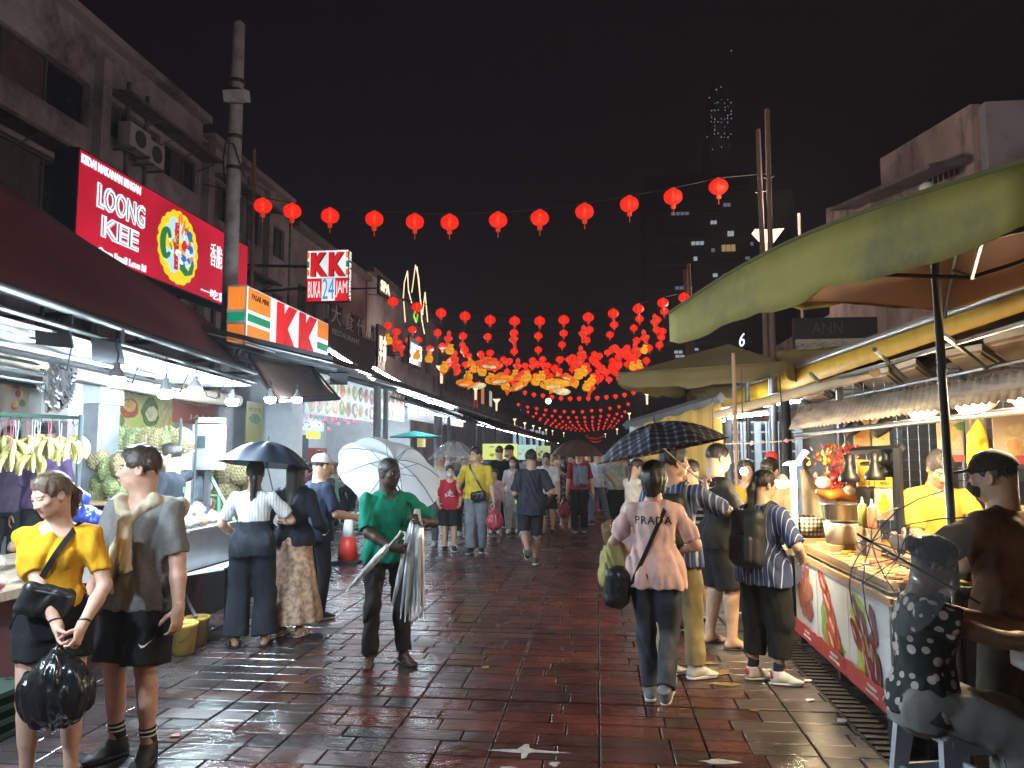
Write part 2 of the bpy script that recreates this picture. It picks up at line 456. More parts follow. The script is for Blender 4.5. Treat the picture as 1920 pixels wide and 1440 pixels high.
def person(label,loc,face,H=1.7,sex='m',skin='asian',pose=None,top=None,bottom=None,shoes=None,hair=None,lod=1,bulk=1.,seed=1,mask=None,glasses=False,group=None,extra=None):
 """lod 0: near, 1: middle, 2: far.  Local frame: faces +Y, own right side is +X."""
 p=pose or{};s=H/1.72;q=lambda*a:np.array(a,float)*s
 root=thing('person',label,'person',loc,R(face),group)
 hb,hh,hf=[(.009,.0052,.0042),(.013,.0075,.008),(.02,.011,.014)][lod]
 fem=sex=='f'
 pel=q(*(np.array(p.get('pel',(0,0,.93)))))
 ln,sd,tw=R(p.get('lean',2)),R(p.get('side',0)),R(p.get('twist',0))
 Rs=rotx(-ln)@roty(sd);up=Rs@np.array([0,0,1.]);Lsp=.50*s
 nb=pel+up*Lsp
 hipR=rotz(R(p.get('hipyaw',0)))
 sx=Rs@rotz(tw)@np.array([1.,0,0]);fw=np.cross(up,sx)
 hx=hipR@np.array([1.,0,0])
 shw=(.158 if fem else.178)*s*(1+(bulk-1)*.45)
 A={}
 for sg,nm in((1,'r'),(-1,'l')):
  sh=nb-up*.072*s+sx*sg*shw
  h=p.get('hand'+nm,{})
  tgt=h.get('t')
  if tgt is None:tgt=(sg*.26,.03,.80)
  tgt=q(*tgt)
  pole=np.array(h.get('pole',(sg*.35,-1,-.2)),float)
  e,wr=ik(sh,tgt,.29*s,.25*s,pole)
  f=_n(h['f'])if 'f' in h else _n(_n(wr-e)+np.array([0,0,-.15]))
  th=np.array(h.get('th',(0,1,0)),float);th=_n(th-f*(th@f))
  A[nm]=dict(sg=sg,sh=sh,e=e,w=wr,f=f,th=th,n=np.cross(f,th)*(-sg),curl=h.get('curl',.45),spread=h.get('spread',0))
 Lg={}
 for sg,nm in((1,'r'),(-1,'l')):
  hp=pel+hx*sg*.088*s-np.array([0,0,.02*s])
  ft=p.get('foot'+nm,(sg*.095,-.01,.085))
  an=q(*ft);pole=np.array(p.get('knee'+nm,(sg*.12,1,0)),float)
  kn,an=ik(hp,an,.416*s,.416*s,pole)
  yaw=R(p.get('yaw'+nm,-sg*9));pit=R(p.get('pit'+nm,0))
  Fm=rotz(yaw)@rotx(-pit)
  Lg[nm]=dict(sg=sg,hp=hp,k=kn,a=an,F=Fm)
 hy,hpi,hro=R(p.get('hyaw',0)),R(p.get('hpitch',0)),R(p.get('hroll',0))
 Hm=rotz(hy)@rotx(-hpi)@roty(hro)
 nd=_n(up*.6+Hm@np.array([0,0,1.])*.6+np.array([0,.22,0]))
 hc=nb+nd*.145*s+Hm@np.array([0,.008,.022])*s
 hs=(.96 if fem else 1.0)*s*(1.0 if H>1.45 else 1.12)
 hp_=lambda*a:hc+Hm@(np.array(a)*hs)
 def hel(c,r,k=.012,op='u',rot=None):
  return el(hp_(*c),np.array(r)*hs,Hm if rot is None else Hm@rot,k*hs,op)
 B=bulk
 tt_=np.array([-.2,-.08,.04,.2,.38,.55,.74,.88,.97,1.04])
 if fem:
  ww=np.array([.09,.165,.172,.15,.125,.138,.148,.140,.085,.04]);dd=np.array([.08,.118,.118,.10,.088,.105,.108,.085,.06,.04])
 else:
  ww=np.array([.09,.155,.160,.150,.145,.158,.172,.160,.09,.045]);dd=np.array([.08,.11,.115,.105,.102,.112,.115,.092,.062,.045])
 ww,dd=ww*s*(1+(B-1)*1.0),dd*s*(1+(B-1)*1.5)
 fine=np.linspace(-.2,1.04,120)
 def sm(a):
  y=np.interp(fine,tt_,a);k=np.ones(9)/9;return np.convolve(np.pad(y,4,'edge'),k,'valid')
 wf,df=sm(ww),sm(dd)
 belly=p.get('belly',0.)*s
 def torso(off=0.,t0=-.2,t1=1.04,offlow=None,k=.03,boxy=0.):
  ol=off if offlow is None else offlow
  def f(x,y,z):
   px,py,pz=x-pel[0],y-pel[1],z-pel[2]
   t=(px*up[0]+py*up[1]+pz*up[2])/Lsp
   m=np.clip((t+.05)/.9,0,1)
   ux,uy,uz=[hx[i]*(1-m)+sx[i]*m for i in range(3)]
   vx,vy,vz=[np.cross(up,hx)[i]*(1-m)+fw[i]*m for i in range(3)]
   tcl=np.clip(t,t0,t1);ox=px-up[0]*tcl*Lsp;oy=py-up[1]*tcl*Lsp;oz=pz-up[2]*tcl*Lsp
   u=ox*ux+oy*uy+oz*uz;v=ox*vx+oy*vy+oz*vz-.012*s*np.sin(np.clip(t,0,1)*3.1)-belly*np.exp(-((t-.25)/.22)**2)
   a=off+(ol-off)*np.clip((.75-t)/.75,0,1)
   tw_=np.maximum(tcl,.03)if off>0 else tcl
   W=np.interp(tw_,fine,wf)+a;D=np.interp(tw_,fine,df)+a
   if boxy:W=np.maximum(W,boxy*s*(t<.75));
   d=(np.sqrt((u/W)**2+(v/D)**2)-1)*np.minimum(W,D)
   return np.maximum(d,np.abs((t-tcl)*Lsp)if False else np.where(t>t1,(t-t1),np.where(t<t0,(t0-t),-9))*Lsp)
  r=(.26+max(off,ol))*B*s
  c0,c1=pel+up*t0*Lsp,pel+up*t1*Lsp
  return(f,np.minimum(c0,c1)-r,np.maximum(c0,c1)+r,k,'u')
 bust=[el(nb-up*.17*s+sx*sg*.07*s+fw*.085*s,np.array([.056,.046,.055])*s,None,.03)for sg in(1,-1)]if fem else[]
 glut=[el(pel-np.array([0,0,.03])*s+hx*sg*.075*s-np.cross(up,hx)*.04*s,np.array([.08,.075,.085])*s*B,None,.04)for sg in(1,-1)]
 ar=[x*s*(.86 if fem else 1)*(1+(B-1)*.8)for x in(.058,.050,.043,.044,.029)]
 def limb_arm(a,off=0.,k=.025):
  f=_n(a['w']-a['e'])
  return[rc(nb-up*.04*s,a['sh'],.042*s+off,ar[0]*.78+off,.04),rc(a['sh'],a['e'],ar[1]+off,ar[2]+off,k),rc(a['e'],a['e']+f*.09*s,ar[2]+off,ar[3]+off,.015),rc(a['e']+f*.09*s,a['w'],ar[3]+off,ar[4]+off,.015)]
 lr=[x*s*(1+(B-1)*.9)for x in((.092,.058,.052,.058,.037)if not fem else(.094,.057,.05,.056,.034))]
 def limb_leg(l,off=0.):
  d=_n(l['a']-l['k']);bk=-_n(np.cross(hx,d))*-1
  cal=l['k']+d*.13*s;back=_n(np.cross(d,hx));back=back if back[1]<0 else-back
  return[rc(l['hp'],l['k'],lr[0]+off,lr[1]+off,.04),rc(l['k'],l['a'],lr[2]+off,lr[4]+off,.02),rc(cal+back*.012*s-d*.05*s,cal+back*.008*s+d*.09*s,lr[3]*.9+off,lr[2]*.8+off,.03)]
 def hand_prims(a):
  hs_=(.9 if fem else 1.)*s*(1.0 if H>1.45 else.85);w,f,t,n,c=a['w'],a['f'],a['th'],a['n'],a['curl']
  out=[]
  pc=w+f*.052*hs_
  Am=np.stack([t,f,n],1)
  out.append(el(pc,np.array([.041,.056,.0175])*hs_,Am,.012))
  out.append(rc(w-f*.02*hs_,w+f*.02*hs_,.026*hs_,.026*hs_,.02))
  if lod==2:
   out.append(rc(pc+f*.04*hs_,pc+f*.085*hs_+n*.05*c*hs_,.03*hs_,.02*hs_,.01));return out
  for i,(o_,L_)in enumerate(((.030,.072),(.010,.080),(-.011,.074),(-.030,.058))):
   b0=w+(f*.088+t*o_)*hs_;d=_n(f+t*o_*(2.+6*a['spread']))
   ang=c*(.55+.1*i)
   for j,fr in enumerate((.45,.32,.26)):
    dd_=d*math.cos(ang)+n*math.sin(ang)
    b1=b0+dd_*L_*fr*hs_
    out.append(rc(b0,b1,(.0095-.0008*j)*hs_,(.0088-.001*j)*hs_,.004));b0=b1;ang+=c*(1.0-.1*j)
  b0=w+(f*.025+t*.026+n*.006)*hs_
  for j,(L_,dv)in enumerate(((.038,f*.62+t*.75+n*(.25+.5*c)),(.030,f*.85+t*.45+n*(.2+.7*c)),(.024,f*.95+t*.15+n*(.2+.8*c)))):
   b1=b0+_n(dv)*L_*hs_;out.append(rc(b0,b1,(.0135-.002*j)*hs_,(.0115-.0018*j)*hs_,.008));b0=b1
  return out
 def foot_prims(l,off=0.):
  a,Fm=l['a'],l['F'];lp=lambda*v:a+Fm@(np.array(v)*s)
  return[rc(lp(0,-.03,-.045),lp(0,.02,-.035),.034*s+off,.034*s+off,.02),rc(lp(0,.0,-.01),lp(0,.10,-.052),.036*s+off,.026*s+off,.02),el(lp(0,.105,-.06),np.array([.043,.06,.021])*s+off,Fm,.015),el(lp(.0,.15,-.066),np.array([.036,.036,.015])*s+off,Fm,.012)]
 fs_=.94 if fem else 1.
 head=[hel((0,-.014,.028),(.077,.097,.092),.02),hel((0,.03,-.038),(.060,.066,.078),.03),hel((0,.064,-.094),(.026*fs_,.022,.019),.02),hel((.04,.02,-.072),(.018,.03,.022),.03),hel((-.04,.02,-.072),(.018,.03,.022),.03),hel((0,.074,.022),(.046,.016,.012),.02),hel((.036,.062,-.022),(.026,.022,.02),.02),hel((-.036,.062,-.022),(.026,.022,.02),.02),rc(hp_(0,-.045,-.03),nb-up*.02*s-fw*.01*s,(.05 if fem else.058)*s,(.055 if fem else.066)*s,.03),rc(hp_(0,.01,-.05),nb+fw*.01*s,(.042 if fem else.052)*s,(.05 if fem else.058)*s,.03)]
 if lod<2:
  head+=[hel((.031,.098,-.001),(.018,.018,.011),.012,'s'),hel((-.031,.098,-.001),(.018,.018,.011),.012,'s'),rc(hp_(0,.086,.006),hp_(0,.106-.004*fem,-.034),.0075*hs,.0125*hs,.008),hel((.012,.097,-.038),(.009,.010,.008),.006),hel((-.012,.097,-.038),(.009,.010,.008),.006),hel((0,.084,-.0605),(.023,.012,.0062),.006),hel((0,.083,-.0705),(.019,.0125,.0068),.006),hel((0,.099,-.0655),(.024,.008,.0018),.004,'s'),hel((.031,.0835,.0085),(.017,.010,.0058),.006),hel((-.031,.0835,.0085),(.017,.010,.0058),.006),hel((.031,.083,-.0085),(.015,.009,.0045),.005),hel((-.031,.083,-.0085),(.015,.009,.0045),.005)]
 else:
  head+=[rc(hp_(0,.086,.006),hp_(0,.106,-.034),.009*hs,.014*hs,.008)]
 for sg in(1,-1):head+=[hel((sg*.077,-.008,-.012),(.010,.021,.033),.008,rot=rotz(sg*R(20))),]+([hel((sg*.084,-.004,-.008),(.006,.010,.018),.004,'s')]if lod==0 else[])
 sleeve=(top or{}).get('sleeve',.5);blen=(bottom or{}).get('len',1.0)
 body=[torso(-.006 if top else 0)]+glut
 for a in A.values():body+=limb_arm(a)
 for l in Lg.values():body+=limb_leg(l)
 shoes=None if shoes is None else dict({'kind':'sneaker'},**shoes);sk=(shoes or{}).get('kind','bare')
 bare=sk in('flipflop','sandal','bare')
 if bare:
  for l in Lg.values():body+=foot_prims(l)
 parts=[polygonise(body+head[8:10],hb,smooth=1)]
 parts.append(polygonise(head,hh,clip=(hc-.17*hs,hc+.17*hs),smooth=1))
 for a in A.values():
  c_=a['w']+a['f']*.085*s
  parts.append(polygonise(hand_prims(a)+[limb_arm(a)[3]],hf,clip=(c_-.12*s,c_+.12*s),smooth=1))
 skc=SKIN[skin]if isinstance(skin,str)else skin
 msk=mat('skin',skc,rough=.5,var=.1,vscale=30,bump=.06,bscale=180,spec=.4)
 if 'Subsurface Weight' in msk.node_tree.nodes['Principled BSDF'].inputs and lod==0:
  bs=msk.node_tree.nodes['Principled BSDF'];bs.inputs['Subsurface Weight'].default_value=.12;bs.inputs['Subsurface Scale'].default_value=.01
 lipc=tuple(np.array(skc)*np.array((.72,.48,.48))if skin!='dark' else np.array(skc)*.8)
 mlip=mat('lips',lipc,rough=.45)
 hcol=(hair or{}).get('col',(.018,.014,.012))
 mhair=mat('hair',hcol,rough=.42,var=.45,vscale=60,bump=.6,bscale=140,spec=.5,stretch=(1,1,.25))
 mbrow=mat('eyebrow_hair',tuple(np.array(hcol)*.8+.004),rough=.8)
 Hi=Hm.T
 def mf(c,m):
  qv=(c-hc)@Hi.T/hs
  lip=(np.abs(qv[:,0])<.023-12*np.maximum(0,np.abs(qv[:,2]+.0655)-.003)**1.6)&(qv[:,1]>.083)&(np.abs(qv[:,2]+.0655)<.0105)
  m=m.copy();m[lip]=1
  brow=(np.abs(np.abs(qv[:,0])-.032)<.02)&(qv[:,1]>.068)&(np.abs(qv[:,2]-.0205+.09*np.maximum(0,np.abs(np.abs(qv[:,0])-.030)-.008))<(.0036 if fem else.0048))
  m[brow]=2
  return m
 body_o=np_mesh('body',parts,[msk,mlip,mbrow],root,mf if lod<2 else None)
 if lod<2:
  for sg in(1,-1):
   e=MB();c=hp_(sg*.031,.0775,.0005);Me=Matrix(Hm.tolist())
   e.ball(c,.0122*hs,12,8,0);ed=Hm@_n((sg*.02,1,-.08+p.get('gaze',0)))
   e.ball(c+ed*.0085*hs,.0062*hs,10,6,1)
   e.build('eye',[mat('eye_white',(.38,.35,.33),rough=.25,var=.02),mat('iris',(.02,.012,.008),rough=.1,var=.05)],root)
 if top:
  off=top.get('loose',.010)*s;hem=top.get('hem',-.14)
  pr=[torso(off,hem,.98,top.get('low',.024)*s,boxy=top.get('boxy',0))]+(bust if fem else[])
  if fem:pr[1:]=[el(nb-up*.17*s+sx*sg*.068*s+fw*.072*s,np.array([.058,.050,.060])*s+off,None,.05)for sg in(1,-1)]
  if hem<.05 and not top.get('tuck'):pr+=[(g[0],g[1],g[2],g[3],g[4])for g in[el(pel-np.array([0,0,.03])*s+hx*sg*.075*s-np.cross(up,hx)*.04*s,np.array([.082,.078,.088])*s*B+off,None,.04)for sg in(1,-1)]]
  if hem<.05 and not top.get('tuck')and not top.get('seated'):
   bo=(bottom or{}).get('loose',.012)*s+.016*s
   for l in Lg.values():pr.append(rc(l['hp']+np.array([0,0,.04*s]),l['hp']+(l['k']-l['hp'])*.4,lr[0]+bo,lr[0]+bo,.05))
  cutp=half(pel+up*hem*Lsp,-up)
  slp=[]
  for a in A.values():
   so=off+top.get('sloose',.006)*s
   slp.append(rc(nb-up*.045*s,a['sh'],.042*s+off,ar[0]*.86+off*.7,.05))
   if sleeve>0:
    if sleeve<=.62:
     en=a['sh']+(a['e']-a['sh'])*min(sleeve/.55,1.0)
     slp.append(rc(a['sh'],en,ar[0]*.88+so*.9,ar[1]+so*1.3,.03,flat=True))
    else:
     en=a['e']+(a['w']-a['e'])*(sleeve-.55)/.45
     slp+=[rc(a['sh'],a['e'],ar[0]*.88+so*.9,ar[2]+so,.03),rc(a['e'],en,ar[2]+so,ar[4]+so,.02,flat=True)]
  neck=[(*rc(nb+fw*(.03)*s-up*.02*s,nb+up*.14*s+fw*.05*s,top.get('neck',.062)*s,.10*s,0)[:3],.008,'s')]
  if top.get('vneck'):neck.append((*rc(nb+fw*.1*s-up*top['vneck']*s,nb+fw*.06*s+up*.03*s,.02*s,.055*s,0)[:3],.006,'s'))
  g=polygonise([*pr,cutp,*slp,*neck],hb*(.9 if lod else.85),wrinkle=top.get('wr',.008)*(1.35 if lod==0 else 1)*s,seed=seed*3.1,wfreq=(11,11,6),smooth=1)
  mt=top.get('mat')or cloth(top.get('col',(.3,.3,.3)))
  shirt=np_mesh(top.get('name','shirt'),[g],[mt],root)
  if top.get('collar'):
   g=polygonise([rc(nb-up*.012*s,nb+up*.026*s+fw*.012*s,.088*s,.078*s,0,True,True),(*rc(nb-up*.04*s,nb+up*.06*s+fw*.01*s,.076*s,.070*s,0)[:3],.004,'s'),(*rc(nb+fw*.10*s-up*.06*s,nb+fw*.06*s+up*.03*s,.016*s,.03*s,0)[:3],.004,'s')],hb*.6)
   np_mesh('collar',[g],[mt],shirt)
 else:shirt=None
 if bottom:
  kind=bottom.get('kind','trousers');off=bottom.get('loose',.012)*s;mt=bottom.get('mat')or cloth(bottom.get('col',(.02,.02,.022)))
  wz=bottom.get('waist',.12 if(top or{}).get('hem',-.14)<.1 else.24)
  pr=[torso(off*.7,-.2,wz,off*.7)]+[el(pel-np.array([0,0,.03])*s+hx*sg*.075*s-np.cross(up,hx)*.04*s,np.array([.083,.078,.088])*s*B+off*.8,None,.04)for sg in(1,-1)]
  pr.append(half(pel+up*wz*Lsp,up))
  if kind=='skirt':
   z1=(1-blen)*pel[2]+blen*.08*s;fl=bottom.get('flare',.1)*s
   c1=(Lg['r']['k']+Lg['l']['k'])/2;c2=(Lg['r']['a']+Lg['l']['a'])/2;c2=np.array([c2[0],c2[1],z1])
   def fsk(x,y,z,c0=pel,c2=c2):
    t=np.clip((c0[2]-z)/(c0[2]-c2[2]),0,1);cx,cy_=c0[0]+(c2[0]-c0[0])*t,c0[1]+(c2[1]-c0[1])*t
    a_=np.arctan2(y-cy_,x-cx);W=.165*s*B+off+fl*t;D=.12*s*B+off+fl*t
    rr=np.sqrt(((x-cx)/W)**2+((y-cy_)/D)**2)*np.minimum(W,D)-np.minimum(W,D)*(1+.05*t*np.sin(a_*11+2*np.sin(a_*2)))
    return np.maximum(rr,np.maximum(z-c0[2],c2[2]-z))
   m_=.3*s*B+fl
   pr.append((fsk,np.array([min(pel[0],c2[0])-m_,min(pel[1],c2[1])-m_,z1-.02]),np.array([max(pel[0],c2[0])+m_,max(pel[1],c2[1])+m_,pel[2]+.02]),.03,'u'))
  else:
   lo_=bottom.get('hemr',None)
   for l in Lg.values():
    if blen<=.56:
     en=l['hp']+(l['k']-l['hp'])*min(blen/.5,1.12)
     pr.append(rc(l['hp']+np.array([0,0,.03*s]),en,lr[0]+off,(lo_*s if lo_ else lr[1]+off*2.4+(1-min(blen/.5,1))*.03*s),.035,flat=True))
    else:
     en=l['k']+(l['a']-l['k'])*(blen-.5)/.5
     pr+=[rc(l['hp']+np.array([0,0,.03*s]),l['k'],lr[0]+off,lr[1]+off*1.3+(.02*s if lo_ else 0),.04),rc(l['k'],en,lr[1]+off*1.2+(.02*s if lo_ else 0),(lo_*s if lo_ else lr[4]+off*1.7+.008*s),.02,flat=True)]
  g=polygonise(pr,hb*(1.0 if lod else.9),wrinkle=bottom.get('wr',.006)*(1.5 if lod==0 else 1)*s,seed=seed*5.3+2,wfreq=(10,10,6),smooth=1)
  np_mesh(bottom.get('name',kind if kind!='trousers' or blen>.56 else 'shorts'),[g],[mt],root)
 if shoes is not None and sk!='bare':
  mu=shoes.get('mat')or mat('shoe',shoes.get('col',(.03,.03,.03)),rough=.55,var=.1);ms=mat('sole',shoes.get('sole',(.6,.6,.6)),rough=.6)
  for l in Lg.values():
   a,Fm=l['a'],l['F'];lp=lambda*v:a+Fm@(np.array(v)*s)
   bot=half(lp(0,0,-.082),-Fm[:,2])
   solet=half(lp(0,0,-.06 if sk=='sneaker' else-.072),Fm[:,2])
   sole=[rc(lp(0,-.035,-.07),lp(0,.06,-.07),.040*s,.041*s,.02),rc(lp(0,.06,-.07),lp(0.0,.135,-.068),.041*s,.043*s,.02),bot,solet]
   if sk=='sneaker':
    up_=foot_prims(l,.008*s)+[rc(lp(0,-.012,-.01),lp(0,-.015,.025),.043*s,.045*s,.02,flat=True),half(lp(0,0,-.062),-Fm[:,2])]
    o=np_mesh('shoe',[polygonise(up_,hh*1.1)],[mu],root)
    np_mesh('sole',[polygonise(sole,hh*1.1)],[ms],o)
    if shoes.get('sock'):np_mesh('sock',[polygonise([rc(lp(0,-.012,.0),l['a']+(l['k']-l['a'])*shoes.get('sockh',.25),.041*s,.045*s,0,True)],hh)],[mat('sock',shoes['sock'],rough=.9)],root)
    if shoes.get('band')is not None:
     for bt in(.15,.21):
      c0=l['a']+(l['k']-l['a'])*bt;c1=l['a']+(l['k']-l['a'])*(bt+.022)
      np_mesh('sock_band',[polygonise([rc(c0,c1,.0475*s,.048*s,0,True,True)],hh*.7)],[mat('sock_band',shoes['band'],rough=.9)],o)
   else:
    o=np_mesh('sandal',[polygonise(sole,hh)],[ms],root)
    st=[]
    if sk=='flipflop':
     for sg in(1,-1):st.append(rc(lp(sg*.04,.045,-.055),lp(.0,.125,-.04),.008*s,.007*s,.004))
    else:
     for yy,zz in((.02,-.015),(.075,-.033),(.125,-.045)):st+=[rc(lp(-.042,yy,-.06),lp(0,yy+.005,zz),.010*s,.010*s,.006),rc(lp(.042,yy,-.06),lp(0,yy+.005,zz),.010*s,.010*s,.006)]
    np_mesh('strap',[polygonise(st,min(hh,.007)*.9)],[mu],o)
 hk=(hair or{}).get('style','short')
 if hk!='bald':
  th={'short':.011,'crop':.005,'cap':.006,'bun':.010,'pony':.010,'long':.013,'bob':.022,'hijab':.0,'hat':.008,'thin':.004}[hk]+(.0)
  if hk!='hijab':
   pr=[hel((0,-.016,.034),(.077+th,.098+th,.091+th),.01)]
   if hk not in('crop','thin'):pr.append(hel((0,.02,.085),(.062,.062,.04),.02))
   lowz={'crop':-.055,'thin':-.05,'short':-.06,'bob':-.13,'long':-.09,'bun':-.075,'pony':-.075,'cap':-.06,'hat':-.06}[hk]
   pr.append((*hel((0,.115,-.028),(.074,.10,.092 if hk!='thin' else.11))[:3],.015*hs,'s'))
   if hk in('short','crop','cap','thin','hat'):
    for sg in(1,-1):pr.append((*hel((sg*.085,.012,-.06),(.035,.045,.062))[:3],.01*hs,'s'))
   pr.append(half(hp_(0,-.06,lowz),Hm@np.array([0,.35,-1.])))
   if hk=='bob':
    pr[1:1]=[rc(hp_(0,-.06,-.02),hp_(0,-.055,-.11),.078*hs,.06*hs,.03)]
    for sg in(1,-1):pr[1:1]=[rc(hp_(sg*.066,-.005,.0),hp_(sg*.06,.0,-.10),.035*hs,.03*hs,.03)]
   if hk=='bun':pr.append(hel((0,-.118,.05),(.048,.045,.045),.01))
   if hk=='pony':
    L_=(hair or{}).get('len',.3)
    pr+=[rc(hp_(0,-.108,.02),hp_(.0,-.135,-.05),.03*hs,.036*hs,.015),rc(hp_(0,-.135,-.05),hp_(0,-.12,-.05)+np.array([0,-.02,-L_]),.036*hs,.018*hs,.02)]
   if hk=='long':
    L_=(hair or{}).get('len',.35)
    pr+=[rc(hp_(0,-.07,-.02),nb-fw*.075*s-np.array([0,0,L_-.2]),.08*hs,.055*hs,.03)]
    for sg in(1,-1):pr+=[rc(hp_(sg*.065,-.035,.0),nb+sx*sg*.085*s-fw*.0*s-np.array([0,0,(L_-.25)]),.035*hs,.03*hs,.025)]
   g=polygonise(pr,hh*1.15,wrinkle=.0045 if hk not in('crop','thin')else.0015,wfreq=(46,34,12),seed=seed)
   ho=np_mesh('hair',[g],[mhair],root)
   if lod==0:strands(ho,hc,Hm,hs,hk,mhair,seed)
  if hk=='cap':
   mc=cloth((hair or{}).get('ccol',(.012,.012,.013)))
   pr=[hel((0,-.014,.045),(.092,.112,.088),.01),half(hp_(0,0,.028),Hm@np.array([0,-.12,-1.]))]
   pr+=[hel((0,.125,.036),(.075,.065,.008),.012,rot=rotx(R(-8)))]
   np_mesh('cap',[polygonise(pr,hh)],[mc],root)
  if hk=='hat':
   mc=cloth((hair or{}).get('ccol',(.5,.42,.3)))
   pr=[hel((0,-.014,.06),(.092,.112,.075),.01),half(hp_(0,0,.03),Hm@np.array([0,0,-1.])),hel((0,-.01,.03),(.15,.165,.016),.012)]
   np_mesh('hat',[polygonise(pr,hh)],[mc],root)
  if hk=='hijab':
   mc=cloth((hair or{}).get('ccol',(.2,.22,.2)))
   pr=[hel((0,-.016,.03),(.094,.115,.108),.03),rc(hp_(0,-.03,-.06),nb-up*.05*s,.10*hs,.15*s,.05),rc(nb-up*.04*s+sx*.1*s,nb-up*.04*s-sx*.1*s,.10*s,.10*s,.05),(*hel((0,.115,-.028),(.060,.10,.085))[:3],.015*hs,'s')]
   np_mesh('headscarf',[polygonise(pr,hh*1.2,wrinkle=.006,seed=seed)],[mc],root)
 if mask:
  pr=[hel((0,.042,-.06),(.063,.068,.052),.02),rc(hp_(0,.1,-.028),hp_(0,.105,-.05),.014*hs,.016*hs,.02),half(hp_(0,.04,0),Hm@np.array([0,-1.,.0])),half(hp_(0,.1,-.02),Hm@np.array([0,.3,1.])),half(hp_(0,.1,-.108),Hm@np.array([0,0,-1.]))]
  np_mesh('face_mask',[polygonise(pr,hh*.8)],[mat('mask',mask,rough=.9,var=.04)],root)
 if glasses:
  g=MB()
  for sg in(1,-1):
   g.tube([hp_(sg*.032+.021*math.cos(a),.103,.001+.016*math.sin(a))for a in np.linspace(0,2*math.pi,13)],.0016*hs,5,caps=False)
   g.tube([hp_(sg*.053,.102,.006),hp_(sg*.078,-.005,.006)],.0018*hs,5)
  g.tube([hp_(-.011,.104,.006),hp_(.011,.104,.006)],.0016*hs,5)
  g.build('glasses',mat('spectacle_frame',(.02,.02,.022),rough=.3,metal=.4),root)
 root['_s']=s
 info=dict(root=root,shirt=shirt,body=body_o,nb=nb,up=up,sx=sx,fw=fw,pel=pel,A=A,L=Lg,hc=hc,Hm=Hm,s=s)
 return info
def W(info,v):
 """person-local point to the place"""
 r=info['root'];return Matrix.Translation(r.location)@Matrix.Rotation(r.rotation_euler.z,4,'Z')@Vector(v)
def onto(info,me_obj,O,D,lift=.003):
 pass
# ------------------ ground: wet stamped paving
def wet(name,col,rough=(.12,.42),bump=.46,var=.45):
 k=_key('wet',name,col)
 if k in _M:return _M[k]
 m,t,b=new_mat(name);N,L=t.nodes,t.links
 tc=N.new('ShaderNodeTexCoord');ge=N.new('ShaderNodeNewGeometry')
 n1=N.new('ShaderNodeTexNoise');n1.inputs['Scale'].default_value=3.2;n1.inputs['Detail'].default_value=6;L.new(ge.outputs['Position'],n1.inputs['Vector'])
 cr=N.new('ShaderNodeValToRGB');e=cr.color_ramp.elements;e[0].position,e[1].position=.32,.68
 e[0].color=[x*(1-var)for x in col]+[1];e[1].color=[x*(1+var)for x in col]+[1]
 L.new(n1.outputs['Fac'],cr.inputs[0]);L.new(cr.outputs[0],b.inputs['Base Color'])
 n2=N.new('ShaderNodeTexNoise');n2.inputs['Scale'].default_value=1.7;n2.inputs['Detail'].default_value=5;L.new(ge.outputs['Position'],n2.inputs['Vector'])
 mr=N.new('ShaderNodeMapRange');mr.inputs['From Min'].default_value=.35;mr.inputs['From Max'].default_value=.65
 mr.inputs['To Min'].default_value,mr.inputs['To Max'].default_value=rough
 L.new(n2.outputs['Fac'],mr.inputs[0]);L.new(mr.outputs[0],b.inputs['Roughness'])
 mp=N.new('ShaderNodeMapping');mp.inputs['Scale'].default_value=(9,16,10);L.new(ge.outputs['Position'],mp.inputs[0])
 n3=N.new('ShaderNodeTexNoise');n3.inputs['Scale'].default_value=1.;n3.inputs['Detail'].default_value=5;n3.inputs['Roughness'].default_value=.55;L.new(mp.outputs[0],n3.inputs['Vector'])
 bp=N.new('ShaderNodeBump');bp.inputs['Strength'].default_value=bump;bp.inputs['Distance'].default_value=.02
 L.new(n3.outputs['Fac'],bp.inputs['Height']);L.new(bp.outputs[0],b.inputs['Normal'])
 b.inputs['Specular IOR Level'].default_value=.6
 _M[k]=m
 return m
def brick_far():
 m,t,b=new_mat('far_paving');N,L=t.nodes,t.links
 ge=N.new('ShaderNodeNewGeometry');br=N.new('ShaderNodeTexBrick');L.new(ge.outputs['Position'],br.inputs['Vector'])
 br.inputs['Scale'].default_value=1.;br.inputs['Brick Width'].default_value=.4;br.inputs['Row Height'].default_value=.19;br.inputs['Mortar Size'].default_value=.012
 br.inputs['Color1'].default_value=(.085,.026,.018,1);br.inputs['Color2'].default_value=(.06,.02,.015,1);br.inputs['Mortar'].default_value=(.03,.02,.02,1)
 L.new(br.outputs['Color'],b.inputs['Base Color']);b.inputs['Roughness'].default_value=.3
 bp=N.new('ShaderNodeBump');bp.inputs['Strength'].default_value=.6;bp.inputs['Distance'].default_value=.02;bp.invert=True
 L.new(br.outputs['Fac'],bp.inputs['Height']);L.new(bp.outputs[0],b.inputs['Normal'])
 return m
g=MB();g.add([(-60,-12,-.03),(60,-12,-.03),(60,420,-.03),(-60,420,-.03)],[(0,1,2,3)])
ground=tag(g.build('ground',wet('grout',(.014,.010,.010),(.25,.5))),kind='structure')
g=MB();g.add([(-9,23.9,-.004),(5.2,23.9,-.004),(5.2,400,-.004),(-9,400,-.004)],[(0,1,2,3)])
tag(g.build('pavement',brick_far()),kind='structure')
rs=random.Random(11)
ST_M=[wet('red_paving',(.066,.020,.015)),wet('red_paving_dark',(.042,.018,.015)),wet('grey_paving',(.062,.046,.040),(.25,.5)),wet('grey_paving_dark',(.055,.045,.042),(.22,.45)),wet('wet_dark_paving',(.032,.024,.024),(.10,.34))]
